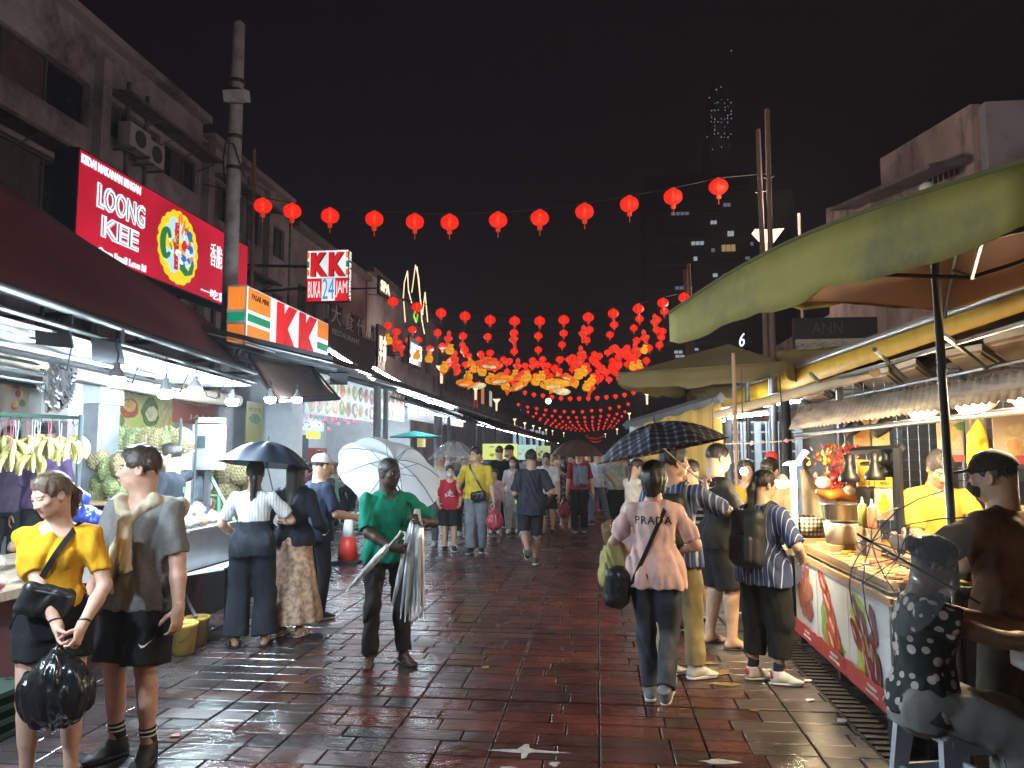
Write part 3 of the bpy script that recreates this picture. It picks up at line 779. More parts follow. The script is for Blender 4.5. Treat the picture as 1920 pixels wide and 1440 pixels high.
def stone_verts(x0,x1,y0,y1,r):
 j=.004;x0+=j+r.uniform(0,.003);x1-=j+r.uniform(0,.003);y0+=j;y1-=j;c=.006;z=r.uniform(-.002,.002)
 tl=[r.uniform(-.0018,.0018)for _ in range(4)]
 return[(x0,y0,-.028),(x1,y0,-.028),(x1,y1,-.028),(x0,y1,-.028),(x0,y0,z-.004),(x1,y0,z-.004),(x1,y1,z-.004),(x0,y1,z-.004),(x0+c,y0+c,z+tl[0]),(x1-c,y0+c,z+tl[1]),(x1-c,y1-c,z+tl[2]),(x0+c,y1-c,z+tl[3])]
STF=[(0,1,5,4),(1,2,6,5),(2,3,7,6),(3,0,4,7),(4,5,9,8),(5,6,10,9),(6,7,11,10),(7,4,8,11),(8,9,10,11)]
stones=[]
y=1.4;row=0
while y<24.:
 h=rs.choice((.17,.19,.19,.21));y1=y+h
 k0=-12
 for k in range(k0,7):
  xa,xb=.61*k-.01,.61*(k+1)-.01
  if xa>3.3:continue
  f=rs.choice((.5,.4,.6,.33,.67,.5))
  cuts=[xa,xb]if f is None else[xa,xa+(xb-xa)*f,xb]
  for a,b_ in zip(cuts,cuts[1:]):stones.append((a,b_,y,y1))
 y=y1+(.02 if row%10==9 else 0);row+=1
def stone_mat(a,r):
 if a[0]>.72:return r.choice((2,2,3))
 if a[0]<-2.6:return r.choice((4,4,1))
 if a[0]<-1.2:return r.choice((4,1,1,0))
 return r.choice((0,0,1,0,1))
def in_view(a):
 cx,cy_=(a[0]+a[1])/2,(a[2]+a[3])/2
 return cy_>3.95 and-1.0<(cx-0)/cy_+.115 and abs(cx/cy_+.113)<.69
near=sorted([a for a in stones if in_view(a)],key=lambda a:a[2])[:298]
ns=set(near)
for a in near:
 v=stone_verts(*a,rs);c=Vector(((a[0]+a[1])/2,(a[2]+a[3])/2,0))
 m=MB();m.add([Vector(q)-c for q in v],STF)
 o=m.build('paving_stone',ST_M[stone_mat(a,rs)],ground);o.location=c
m=MB()
for a in stones:
 if a not in ns:m.add(stone_verts(*a,rs),STF,stone_mat(a,rs))
o=m.build('paving_stone',ST_M,ground);o['kind']='stuff'
def blob2(r,n,rx,ry,jag=.25):
 return[(rx*(1+r.uniform(-jag,jag))*math.cos(2*math.pi*i/n),ry*(1+r.uniform(-jag,jag))*math.sin(2*math.pi*i/n))for i in range(n)]
pm=mat('worn_white_paint',(.36,.33,.31),rough=.5,dirt=(.12,.08,.07),dscale=14)
c=at(985,1408,Z=.006);m=MB()
cr_=[(-.21,-.01),(-.12,.015),(-.05,.02),(-.035,.05),(-.012,.10),(.012,.10),(.02,.045),(.06,.025),(.17,.012),(.26,.0),(.17,-.012),(.05,-.012),(.02,-.03),(.012,-.09),(-.012,-.11),(-.02,-.03),(-.09,-.022)]
m.prism(cr_,.003,c,(1,0,0),(0,1,0));m.build('worn_paint',pm,ground)
for px,py,rx,ry in((955,1440,.05,.02),(1350,1428,.10,.03),(1040,1432,.03,.03)):
 m=MB();m.prism(blob2(rs,12,rx,ry,.4),.003,at(px,py,Z=.006),(1,0,0),(0,1,0));m.build('worn_paint',pm,ground)
m=MB()
for px,py,rx,ry in((1345,1258,.10,.10),(1360,1282,.09,.05),(1330,1243,.05,.04)):m.prism(blob2(rs,10,rx,ry,.45),.003,at(px,py,Z=.006),(1,0,0),(0,1,0))
m.build('worn_paint',mat('worn_yellow_paint',(.30,.20,.06),rough=.5,dirt=(.1,.06,.04),dscale=20),ground)
t=thing('drain_grating','dark wet drain grating strip along the foot of the satay counter','drain grating',(0,0,0))
m=MB();m.box((1.63,6.3,.003),(.20,6.4,.006));m.build('drain_channel',mat('drain_black',(.01,.01,.011),rough=.3),t)
dm=mat('drain_bar',(.028,.027,.027),rough=.4,metal=.2)
m=MB()
for i in range(70):m.box((1.63,3.2+i*.09,.011),(.18,.05,.010))
o=m.build('grating_bar',dm,t);o['kind']='stuff'
LIT=[(1515,1275,'white scrap'),(1518,1312,'torn white scrap'),(1578,1350,'curled white scrap'),(910,1250,'small yellow scrap'),(1415,1330,'brown leaf scrap'),(330,1378,'red wet scrap')]
for px,py,d_ in LIT:
 m=MB();p_=at(px,py,Z=.012);m.prism(blob2(rs,7,.028,.02,.4),.008,p_,(1,.3,.05),(-.3,1,.1))
 near_='beside the satay counter' if px>1400 else 'on the red paving' if px>600 else 'by the dark shoes of the grey shirt man'
 o=m.build('litter',mat('litter_'+d_.split()[-2],{'white':(.6,.6,.6),'yellow':(.5,.35,.08),'leaf':(.12,.07,.03),'wet':(.3,.07,.04)}[d_.split()[-2]],rough=.6))
 tag(o,d_+' of litter lying '+near_,'litter','scraps of litter on the wet paving')
# ------------------ buildings
def wall_open(mb,X,Y0,Y1,z0,z1,wins,th=.3,axis='x',sgn=1):
 """a wall in the plane X=const with window openings (Y0,Y1,z0,z1)"""
 ys=sorted({Y0,Y1,*[w[0]for w in wins],*[w[1]for w in wins]});zs=sorted({z0,z1,*[w[2]for w in wins],*[w[3]for w in wins]})
 for ya,yb in zip(ys,ys[1:]):
  zz=None
  for za,zb in zip(zs,zs[1:]):
   cy_,cz=(ya+yb)/2,(za+zb)/2
   if any(w[0]<cy_<w[1]and w[2]<cz<w[3]for w in wins):continue
   mb.box((X-sgn*th/2,cy_,cz),(th,yb-ya,zb-za))
def windows(parent,X,wins,mf,mg,sgn=1,panes=3,lit=None):
 for i,(ya,yb,za,zb)in enumerate(wins):
  f=MB();t_=.05;xx=X-sgn*.16
  f.box((xx,(ya+yb)/2,zb-t_/2),(.08,yb-ya,t_));f.box((xx,(ya+yb)/2,za+t_/2),(.08,yb-ya,t_))
  for k in range(panes+1):f.box((xx,ya+t_/2+(yb-ya-t_)*k/panes,(za+zb)/2),(.07,t_,zb-za-2*t_-.002))
  fo=f.build('window_frame',mf,parent)
  for k in range(panes):
   p_=MB();p_.box((xx-sgn*.02,ya+(yb-ya)*(k+.5)/panes,(za+zb)/2),(.012,(yb-ya)/panes-.06,zb-za-.11));
   p_.build('pane',mg[(i*3+k)%len(mg)],fo)
mplast=mat('stained_plaster',(.38,.33,.36),rough=.9,var=.12,vscale=.7,bump=.3,bscale=12,dirt=(.10,.085,.085),dscale=.55)
mplast2=mat('grey_plaster',(.34,.30,.31),rough=.9,var=.15,vscale=.7,bump=.3,bscale=12,dirt=(.08,.07,.07),dscale=.5)
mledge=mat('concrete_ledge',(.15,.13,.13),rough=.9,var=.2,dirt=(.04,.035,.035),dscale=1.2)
mfr=mat('window_frame_paint',(.10,.085,.085),rough=.7)
mgl=[mat('dark_glass',(.02,.017,.02),rough=.15,var=.3),mat('frosted_brown_glass',(.12,.085,.075),rough=.4,var=.3,vscale=3),mat('dark_glass_blue',(.014,.015,.022),rough=.12),mat('curtained_glass',(.085,.065,.065),rough=.5,var=.3)]
XF=-12.
b1=thing('shophouse','pale stained plaster shophouse with dark windows behind the big red signboard','building',(XF,14,0))
def L_(o,base):
 o.matrix_parent_inverse=Matrix.Translation(base).inverted();return o
def topz(y):return 11.75 if y<21.5 else 11.4
wins=[(12.4,16.2,9.35,10.45),(16.75,19.15,9.55,10.42),(19.35,21.2,9.45,10.40),(22.2,24.2,9.1,10.35),(24.5,25.6,9.0,10.3),(26.2,27.6,9.0,10.2),(12.4,16.3,6.9,8.2),(17.6,20.9,6.6,7.9),(22.2,25.4,6.3,7.6),(26.2,27.6,6.3,7.6)]
m=MB();wall_open(m,XF,10,21.35,0,11.75,[w for w in wins if w[1]<21.3]);wall_open(m,XF,21.35,28,0,11.35,[w for w in wins if w[0]>21.4])
L_(m.build('wall',mplast,b1),b1.location)
m=MB();m.box((XF-.35,18.5,5),(.1,18,9.9));L_(m.build('back_wall',mgl[0],b1),b1.location)
for y_ in(16.5,21.55,25.9):
 m=MB();m.box((XF+.12,y_,5.6),(.24,.34,11.2));L_(m.build('pilaster',mplast2,b1),b1.location)
for ya,yb,z_ in((16.75,21.3,10.62),(22.0,25.8,10.45),(10.5,16.3,8.42),(17.,21.3,8.15),(22,25.8,7.8)):
 m=MB();m.hexa([(XF,ya,z_-.06),(XF+.75,ya,z_-.2),(XF+.75,yb,z_-.2),(XF,yb,z_-.06),(XF,ya,z_+.04),(XF+.75,ya,z_-.12),(XF+.75,yb,z_-.12),(XF,yb,z_+.04)])
 for k in range(int(yb-ya)+1):m.tube([(XF,ya+.4+k,z_-.45),(XF+.6,ya+.4+k,z_-.22)],.02,5)
 L_(m.build('sunshade',mledge,b1),b1.location)
fr=[]
n0=len(COL.objects)
class _P:pass
hold=thing('shophouse_window','x','x');windows(hold,XF,wins,mfr,mgl)
for ch in list(hold.children):ch.parent=b1;L_(ch,b1.location)
bpy.data.objects.remove(hold)
m=MB();m.box((XF+.05,15.7,11.85),(.5,11.3,.2));m.box((XF+.05,24.75,11.45),(.5,6.4,.2));m.box((XF-3,19,11.2),(5.4,17.9,.3));L_(m.build('parapet_coping',mplast2,b1),b1.location)
m=MB()
for y_ in(17.6,18.4,24.4):L_(MB().tube([(XF+.06,y_,4.5),(XF+.06,y_,11.2)],.05,6).build('drainpipe',mledge,b1),b1.location)
mac=mat('aircon_casing',(.42,.38,.38),rough=.6,var=.1)
for px,py,w_,nm in((252,262,.85,'larger air conditioner box hanging under the dark upper windows'),(283,291,.7,'smaller air conditioner box beside the larger one on the plaster wall')):
 c=at(px,py,X=XF+.35);t=thing('air_conditioner',nm,'air conditioner',c,0,'air conditioners on the shophouse')
 m=MB();m.box((0,0,0),(.34,w_,.6));m.build('casing',mac,t)
 m=MB();m.lathe([(.05,0),(.22,.0),(.22,.02),(.20,.02)],n=20,M=Matrix.Rotation(R(90),3,'Y'));m.v=[(x+.172,y_,z)for x,y_,z in m.v];m.build('fan_grille',mat('fan_dark',(.05,.05,.05)),t)
 m=MB();m.box((-.05,-w_*.35,-.36),(.6,.04,.05));m.box((-.05,w_*.35,-.36),(.6,.04,.05));m.build('bracket',mledge,t)
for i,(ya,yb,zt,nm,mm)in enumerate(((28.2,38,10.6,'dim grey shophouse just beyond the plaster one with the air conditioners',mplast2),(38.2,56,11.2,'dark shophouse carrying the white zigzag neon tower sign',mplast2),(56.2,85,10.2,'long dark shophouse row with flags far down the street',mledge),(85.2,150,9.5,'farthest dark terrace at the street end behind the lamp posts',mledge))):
 t=thing('shophouse',nm,'building',(XF,(ya+yb)/2,0));ws=[]
 k=ya+.8
 while k+2.2<yb:ws+=[(k,k+2.2,7.2,8.5),(k,k+2.2,4.6,5.9)];k+=3.2
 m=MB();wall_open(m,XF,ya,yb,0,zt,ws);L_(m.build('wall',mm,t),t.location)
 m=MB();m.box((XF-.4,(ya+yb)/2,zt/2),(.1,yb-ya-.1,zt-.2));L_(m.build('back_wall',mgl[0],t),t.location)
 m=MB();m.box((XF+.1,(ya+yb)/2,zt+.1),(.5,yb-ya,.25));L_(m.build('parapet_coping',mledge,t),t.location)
 hold=thing('hold','x','x');windows(hold,XF,ws,mfr,mgl,panes=2)
 for ch in list(hold.children):ch.parent=t;L_(ch,t.location)
 bpy.data.objects.remove(hold)
t=thing('plaster_building','old stained plaster building with a black mouldy parapet above the olive umbrella','building',(9,18,0))
p0,p1_,p2_=at(1820,195,Y=17.5),at(1650,298,Y=21.5),at(1566,385,Y=25.5)
X1,X2=p0.x,p1_.x
def rwall(a,b_,z0,za,zb,th=.3):
 m=MB();a,b_=Vector((a[0],a[1],0)),Vector((b_[0],b_[1],0));n_=Vector((0,0,1)).cross(b_-a).normalized()*-th
 Z=lambda v,z:Vector((v.x,v.y,z))
 m.hexa([Z(a,z0),Z(b_,z0),Z(b_+n_,z0),Z(a+n_,z0),Z(a,za),Z(b_,zb),Z(b_+n_,zb),Z(a+n_,za)]);return m
mold=mat('mouldy_plaster',(.42,.30,.27),rough=.95,var=.15,vscale=1.2,bump=.4,bscale=9,dirt=(.045,.035,.03),dscale=.8,stretch=(1,1,.45))
m=rwall(p0,p1_,0,p0.z,p1_.z);L_(m.build('front_wall',mold,t),t.location)
m=rwall(p1_+Vector((-.3,.01,0)),p2_+Vector((-.3,.01,0)),0,p1_.z-1.0,p2_.z-.1);L_(m.build('lower_wall',mold,t),t.location)
m=MB();m.box((p0.x+6,p0.y-.16,p0.z/2-.05),(11.7,.3,p0.z-.1));L_(m.build('side_wall',mplast2,t),t.location)
q0,q1=at(1815,300,Y=17.4),at(1612,385,Y=22.5);dirv=(q1-q0)
m=MB();o_=Vector((-.9,-.2,-.1));m.hexa([q0+Vector((0,0,-.1)),q0+o_+Vector((0,0,-.12)),q1+o_+Vector((0,0,-.12)),q1+Vector((0,0,-.1)),q0+Vector((0,0,.08)),q0+o_+Vector((0,0,-.02)),q1+o_+Vector((0,0,-.02)),q1+Vector((0,0,.08))])
L_(m.build('sunshade',mledge,t),t.location)
for k in range(6):
 a=at(1755+10*k,342-4.5*k,Y=17.75+.05*(5-k));
 for j in range(2):
  m=MB();m.box(a+Vector((-.13,0,-.28*j)),(.05,.10,.16));L_(m.build('vent_slot',mgl[0],t),t.location)
m=MB();a=at(1745,352,Y=17.6);m.lathe([(.0,-.12),(.16,-.1),(.16,.08),(.10,.15),(0,.16)],n=14);o=m.build('security_camera',mat('camera_white',(.5,.48,.45)));o.location=at(1739,356,Y=16.5)
tag(o,'small white dome security camera above the olive umbrella edge','security camera')
for ya,yb,zt,nm in((25.8,45,7.0,'dim low shop building behind the second olive parasol'),(45.3,90,6.5,'distant low shop row behind the street lamps'),(90.3,170,6.2,'farthest low shop row at the street end')):
 t=thing('shop_building',nm,'building',(9,(ya+yb)/2,0));ws=[];k=ya+.7
 while k+2<yb:ws.append((k,k+2,3.6,5.0));k+=3.
 m=MB();wall_open(m,9.,ya,yb,0,zt,ws,sgn=-1);L_(m.build('wall',mplast2,t),t.location)
 m=MB();m.box((9.5,(ya+yb)/2,zt/2),(.1,yb-ya-.1,zt-.3));L_(m.build('back_wall',mgl[0],t),t.location)
 hold=thing('hold','x','x');windows(hold,9.,ws,mfr,mgl,sgn=-1,panes=2)
 for ch in list(hold.children):ch.parent=t;L_(ch,t.location)
 bpy.data.objects.remove(hold)
t=thing('apartment_tower','tall dark apartment tower with a few lit windows behind the lanterns','building',(14,105,0))
a,b_=at(1208,330,Y=105),at(1405,330,Y=105);mt=mat('tower_concrete',(.09,.075,.08),rough=.9,var=.15)
m=MB();m.box(((a.x+b_.x)/2,111,a.z/2),(b_.x-a.x,12,a.z));m.box((b_.x+3,112,a.z/2-1.2),(6,12,a.z-2.4));L_(m.build('wall',mt,t),t.location)
for k in range(9):
 m=MB();m.box(((a.x+b_.x)/2+.5,104.9,a.z-2.2-k*3.6),(b_.x-a.x-1.5,.3,.5));L_(m.build('balcony',mat('balcony_concrete',(.14,.11,.12)),t),t.location)
litw=glow('lit_window_cool',(.75,.9,1.),.34,False);litw2=glow('lit_window_warm',(1.,.62,.3),.3,False);litw3=glow('lit_window_dim',(.6,.75,.9),.14,False)
for px,py,w_,h_,mm in((1275,401,34,6,litw3),(1338,417,12,6,litw),(1370,438,12,9,litw),(1308,456,24,6,litw),(1366,465,26,12,litw2),(1337,469,8,6,litw3),(1304,485,8,7,litw),(1341,516,10,6,litw),(1367,519,22,10,litw),(1282,540,32,6,litw3),(1363,384,14,6,litw3),(1410,457,6,6,litw3),(1272,660,16,5,litw),(1275,668,18,4,litw),(1306,655,8,4,litw),(1402,484,10,5,litw3)):
 c=at(px,py,Y=104.85);k=105/FPX;n_=max(1,round(w_/8));
 m=MB()
 for j in range(n_):m.box((c.x+(j-(n_-1)/2)*w_*k/n_,104.85,c.z),(w_*k/n_*.8,.25,h_*k))
 L_(m.build('window',mm,t),t.location)
t=thing('skyscraper','distant black skyscraper dotted with tiny white window lights in the night sky','building',(90,620,0))
m=MB();cx=at(1352,300,Y=620).x;zt=at(1352,95,Y=620).z
m.lathe([(15,0),(15,zt*.62),(12.5,zt*.63),(12.5,zt*.78),(9.5,zt*.79),(9.5,zt*.88),(4,zt*.93),(.8,zt*.97),(.3,zt)],(cx,640,0),16)
L_(m.build('wall',mat('skyscraper_dark',(.45,.42,.42),rough=.8),t),t.location)
star=glow('far_window_light',(.85,.95,1.),.8,False)
pts=[(1371,95),(1343,168),(1352,163),(1330,183)]+[(1334+6.2*i+rs.uniform(-1,1),186+7.2*j+rs.uniform(-1.5,1.5))for i in range(7)for j in range(11)if rs.random()<(.62 if i<3 else.33)]+[(1336,280),(1353,276),(1368,274),(1326,257)]
for px,py in pts:
 m=MB();c=at(px,py,Y=622);s_=rs.uniform(.35,.75);m.box((c.x,622,c.z),(s_*.8,.6,s_));L_(m.build('window',star,t),t.location)
# ------------------ lettering helpers
def fit_text(txt,O,U,V,w_,h_,m,parent,depth=.012,lift=.0,bold=0.,name='lettering',shear=0.,back=None,backw=.0):
 me=text_mesh(txt,1.,.5,'LEFT',0 if not bold else bold,1.,shear)
 co=np.array([v.co for v in me.vertices]);lo,hi=co.min(0),co.max(0);ctr=(lo+hi)/2;d=np.maximum(hi-lo,1e-6)
 U,V=Vector(U).normalized(),Vector(V).normalized();N_=U.cross(V);O=Vector(O)
 for v in me.vertices:
  q=np.array(v.co)-ctr
  v.co=O+U*(q[0]/d[0]*w_)+V*(q[1]/d[1]*h_)+N_*(q[2]/d[2]*depth+lift)
 return link(name,me,parent,[m])
def blob_print(O,U,V,rx,ry,m,parent,lift=.004,n=14,jag=.12,name='printed_picture',rot=0.,r=rs):
 U,V=Vector(U).normalized(),Vector(V).normalized();N_=U.cross(V);O=Vector(O)+N_*lift
 c,s_=math.cos(rot),math.sin(rot);mb=MB()
 pl=[(x*c-y_*s_,x*s_+y_*c)for x,y_ in blob2(r,n,rx,ry,jag)]
 mb.prism(pl,.002,O,U,V);return mb.build(name,m,parent)
EY,EZ,EX=Vector((0,1,0)),Vector((0,0,1)),Vector((1,0,0))
black=mat('sign_black',(.006,.006,.007),rough=.5)
mmetal=mat('grey_metal',(.25,.26,.28),rough=.4,metal=.7,var=.15)
mdark=mat('dark_metal',(.03,.03,.033),rough=.45,metal=.5,var=.2)
mwood=mat('pale_wood',(.34,.22,.12),rough=.7,stretch=(1,6,6),var=.25)
# ------------------ the big red signboard
XS=-8.
yl,yr=at(150,280,X=XS).y,at(464,450,X=XS).y
zt,zb=at(150,280,X=XS).z,at(464,590,X=XS).z
t=thing('red_signboard','long backlit red signboard with a dragon emblem and white lettering','shop sign',(XS,(yl+yr)/2,zb))
def PS(o):return L_(o,Vector(t.location))
m=MB();m.box((XS-.2,(yl+yr)/2,(zt+zb)/2),(.4,yr-yl+.06,zt-zb+.06));PS(m.build('casing',black,t))
red_face=glow('backlit_red',(.50,.006,.030),.92)
m=MB();m.box((XS+.008,(yl+yr)/2,(zt+zb)/2),(.012,yr-yl,zt-zb));PS(m.build('red_panel',red_face,t))
wl=glow('backlit_white',(.80,.84,.92),1.0)
def sgn_txt(txt,x0,x1,y0,y1,bold=.0,edge=.03,shear=0.):
 c=at((x0+x1)/2,(y0+y1)/2,X=XS+.02);a,b_=at(x0,y0,X=XS).y,at(x1,y1,X=XS).y
 return c,b_-a
LT=[('KEDAI MAKANAN RINGAN',(151,292),(262,362),.15,.012),('LOONG',(180,366),(270,408),.42,.02),('KEE',(188,425),(258,452),.36,.02),('Once Smell Love It!',(182,468),(272,505),.13,.01)]
for txt,a_,b_,h_,ed in LT:
 A,B_=at(*a_,X=XS),at(*b_,X=XS);c=(A+B_)/2
 PS(fit_text(txt,(XS+.02,c.y,c.z),EY,EZ,(B_.y-A.y),h_,wl,t,.012,.0,bold=.05))
 if h_>.3:PS(fit_text(txt,(XS+.03,c.y,c.z),EY,EZ,(B_.y-A.y)*.95,h_*.86,black,t,.012,.003,bold=.012));PS(fit_text(txt,(XS+.04,c.y,c.z),EY,EZ,(B_.y-A.y)*.94,h_*.84,wl,t,.012,.006,bold=-.008))
c=at(397,520,X=XS);PS(fit_text('香脆',(XS+.02,at(404,480,X=XS).y,at(404,480,X=XS).z),EY,EZ,.5,.5,wl,t));PS(fit_text('一吃就爱上!',(XS+.02,at(418,560,X=XS).y,at(418,560,X=XS).z),EY,EZ,1.9,.2,wl,t,bold=.02))
ye=glow('emblem_yellow',(.85,.62,.02),.95);bl=glow('emblem_cloud',(.42,.72,.92),.95);gr=glow('emblem_green',(.02,.20,.07),.8);orr=glow('emblem_flame',(.85,.22,.03),.9);rd=glow('emblem_red',(.62,.02,.05),.8);bd=glow('emblem_blue',(.06,.14,.45),.8)
ec=at(333,465,X=XS);r5=random.Random(5)
def em(dx,dz,rx,rz,m_,l,jag=.1,n=14,rot=0):PS(blob_print((XS+.014,ec.y+dx,ec.z+dz),EY,EZ,rx,rz,m_,t,l,n,jag,'emblem_piece',rot,r5))
for k in range(20):
 a=2*math.pi*k/20;em(.56*math.cos(a),.58*math.sin(a),.16,.14,ye,.004+.0004*k,.06)
em(0,0,.56,.58,ye,.013,.05,22)
for k in range(22):
 a=r5.uniform(0,6.3);q=r5.uniform(.2,.5);em(q*math.cos(a),q*1.05*math.sin(a),r5.uniform(.09,.16),r5.uniform(.07,.12),bl,.016+.0005*k,.1)
def coil(pts,r_,m_,l):
 mb=MB();mb.tube([(XS+.03+l,ec.y+x,ec.z+z)for x,z in pts],r_,7,flat=1.);PS(mb.build('emblem_piece',m_,t))
coil([(-.12+.0*i,.45-.1*i)for i in range(10)],.05,rd,.01)
for i in range(9):em(-.12,.42-.1*i,.06,.012,ye,.07,.0,6)
coil([(-.45+.13*math.cos(a),-.02+.26*math.sin(a))for a in np.linspace(.5,5.6,14)],[.03+.03*math.sin(i/13*3.1)for i in range(14)],gr,.01)
coil([(.15,.42),(.28,.36),(.38,.22),(.42,.1)],[.03,.05,.05,.02],gr,.01)
coil([(.05,-.2),(.1,-.36),(.25,-.44),(.40,-.40),(.46,-.24),(.48,-.12)],[.05,.07,.06,.05,.04,.015],gr,.012)
coil([(.38,-.16),(.44,-.05),(.46,.02)],[.03,.03,.008],orr,.03)
for dx,dz,rot in((-.08,.52,1.5),(0,.56,1.6),(.1,.46,1.4),(.05,.36,1.3),(.2,.40,1.0),(.1,-.12,-1.0),(.2,-.1,-.6),(.34,-.14,.1)):em(dx,dz,.13,.035,orr,.05,.15,9,rot)
for k in range(18):
 a=r5.uniform(-2.6,1.2);q=r5.uniform(.16,.46);em(q*math.cos(a),q*math.sin(a),r5.uniform(.06,.11),r5.uniform(.045,.08),(bl,bl,wl,bd)[k%4],.075+.0005*k,.12)
for k in range(9):em(-.42+.03*k,.05*math.sin(k*2.1)-.1+.03*k,.05,.03,(ye,orr,gr)[k%3],.072,.3,8,k)
em(.08,.05,.14,.10,rd,.095,.2,12,.5);em(.2,.12,.09,.06,orr,.098,.2,10,.4);em(.26,.03,.10,.085,bd,.1,.05);em(.13,.13,.035,.03,wl,.11,.05,8);em(.16,-.03,.08,.03,wl,.11,.2,8,-.4)
m=MB()
for py_ in(yl+.4,yr-.5):m.tube([(XS-.5,py_,3),(XS-.5,py_,zt)],.06,6)
m.tube([(XF,yl+.4,4.2),(XS-.4,yl+.3,zb+.4)],.04,5);PS(m.build('support_post',mdark,t))
# ------------------ concrete pole with a floodlight box
c=at(428,640,Y=11.);t=thing('concrete_pole','tall concrete utility pole standing in front of the red signboard','utility pole',(c.x,11.,0))
zt_=at(428,42,Y=11.).z
m=MB();m.lathe([(.125,0),(.115,zt_*.5),(.095,zt_-.05),(.05,zt_)],n=14);m.build('shaft',mat('pole_concrete',(.30,.28,.29),rough=.9,var=.15,bump=.3,bscale=20,dirt=(.12,.11,.11)),t)
m=MB()
for py_ in(158,176,262,320):MB().lathe([(.118,0),(.122,.0),(.122,.05),(.118,.05)],(0,0,at(428,py_,Y=11.).z),12).build('steel_band',mdark,t)
m=MB();z_=at(428,190,Y=11.).z;m.box((.08,-.15,z_),(.34,.22,.17),rx=.3);m.box((.0,-.03,z_+.03),(.06,.2,.05));m.build('floodlight',mat('lamp_housing_grey',(.36,.34,.35),rough=.5),t)
m=MB();z0=at(428,300,Y=11.).z;m.tube([(-.13,-.03,z0-.4),(-.16,-.05,z0),(-.1,-.1,z0+.25),(.05,-.13,z0+.2),(.2,-.05,z0-.3),(.5,.2,z0-.5)],.012,5);m.build('cable',black,t)
# ------------------ convenience store lightbox signs
XK=-5.2
yl,yr=at(462,560,X=XK).y,at(615,620,X=XK).y;zt=at(462,534,X=XK).z;zb=at(462,648,X=XK).z;H_=zt-zb;Wd=yr-yl;ym=(yl+yr)/2
t=thing('store_lightbox','white lightbox sign with red letters and orange green stripes above the fruit stall','shop sign',(XK,ym,zb))
wface=glow('lightbox_white',(.86,.88,.92),1.05);org=glow('lightbox_orange',(.80,.21,.02),.95);grn=glow('lightbox_green',(.0,.22,.10),.9);redl=glow('lightbox_red',(.72,.012,.016),.95)
m=MB();m.box((XK-.15,ym,(zt+zb)/2),(.3,Wd,H_));PS(m.build('casing',[mat('casing_white',(.5,.5,.5))],t))
m=MB();m.box((XK+.006,ym,(zt+zb)/2),(.01,Wd-.04,H_-.04));PS(m.build('white_panel',wface,t))
def stripe(y0,y1,a,b_,mm,nm='stripe'):
 m=MB();m.box((XK+.014,(y0+y1)/2,zb+H_*(a+b_)/2),(.006,y1-y0,H_*(b_-a)));PS(m.build(nm,mm,t))
stripe(yl+.03,yl+Wd*.235,.60,.97,org);stripe(yl+.03,yl+Wd*.235,.41,.54,grn);stripe(yl+.03,yl+Wd*.235,.03,.35,org)
stripe(yr-Wd*.17,yr-.03,.62,.97,org);stripe(yr-Wd*.17,yr-.03,.38,.52,grn);stripe(yr-Wd*.17,yr-.03,.03,.30,org)
for k,cx in enumerate((.415,.685)):
 PS(fit_text('K',(XK+.02,yl+Wd*cx+.05,zb+H_*.47),EY,EZ,Wd*.25,H_*.9,black,t,.02,0,bold=.06));PS(fit_text('K',(XK+.05,yl+Wd*cx,zb+H_*.49),EY,EZ,Wd*.25,H_*.9,redl,t,.03,0,bold=.06))
PS(fit_text('PASAR MINI',(XK+.02,yl+Wd*.125,zb+H_*.84),EY,EZ,Wd*.17,H_*.10,black,t,.006));PS(fit_text('LEBIH 24 JAM',(XK+.02,yr-Wd*.085,zb+H_*.2),EY,EZ,Wd*.12,H_*.09,black,t,.006))
for a,b_,mm in((.60,.97,org),(.41,.54,grn),(.03,.35,org)):
 m=MB();m.box((XK-.15,yl-.006,zb+H_*(a+b_)/2),(.26,.01,H_*(b_-a)));PS(m.build('end_stripe',mm,t))
m=MB();m.tube([(XK-.2,yl+.3,zb),(XK-.5,yl+.3,2.7)],.03,5);m.tube([(XK-.2,yr-.3,zb),(XK-.5,yr-.3,2.7)],.03,5);m.box((XK-.2,ym,zb-.16),(.06,Wd*.9,.05));PS(m.build('bracket',mdark,t))
YK=20.;a,b_=at(577,470,Y=YK),at(652,564,Y=YK)
t=thing('store_projecting_sign','projecting square lightbox sign reading open all day with a red side','shop sign',((a.x+b_.x)/2,YK,b_.z))
cx,cz,w_,h_=(a.x+b_.x)/2,(a.z+b_.z)/2,b_.x-a.x,a.z-b_.z
m=MB();m.box((cx,YK+.13,cz),(w_,.26,h_));PS(m.build('casing',mat('casing_red',(.3,.02,.03)),t))
m=MB();m.box((cx,YK-.005,cz+h_*.22),(w_-.02,.012,h_*.54));PS(m.build('white_panel',wface,t))
m=MB();m.box((cx,YK-.005,cz-h_*.275),(w_-.02,.012,h_*.44));PS(m.build('red_panel',redl,t))
m=MB();m.box((cx+w_*.03,YK-.014,cz-h_*.275),(w_*.32,.008,h_*.43));PS(m.build('white_patch',wface,t))
for dx in(-.21,.23):
 PS(fit_text('K',(cx+w_*dx+.03,YK-.02,cz+h_*.21),EX,EZ,w_*.40,h_*.47,black,t,.02,0,bold=.06));PS(fit_text('K',(cx+w_*dx,YK-.04,cz+h_*.215),EX,EZ,w_*.40,h_*.47,redl,t,.02,0,bold=.06))
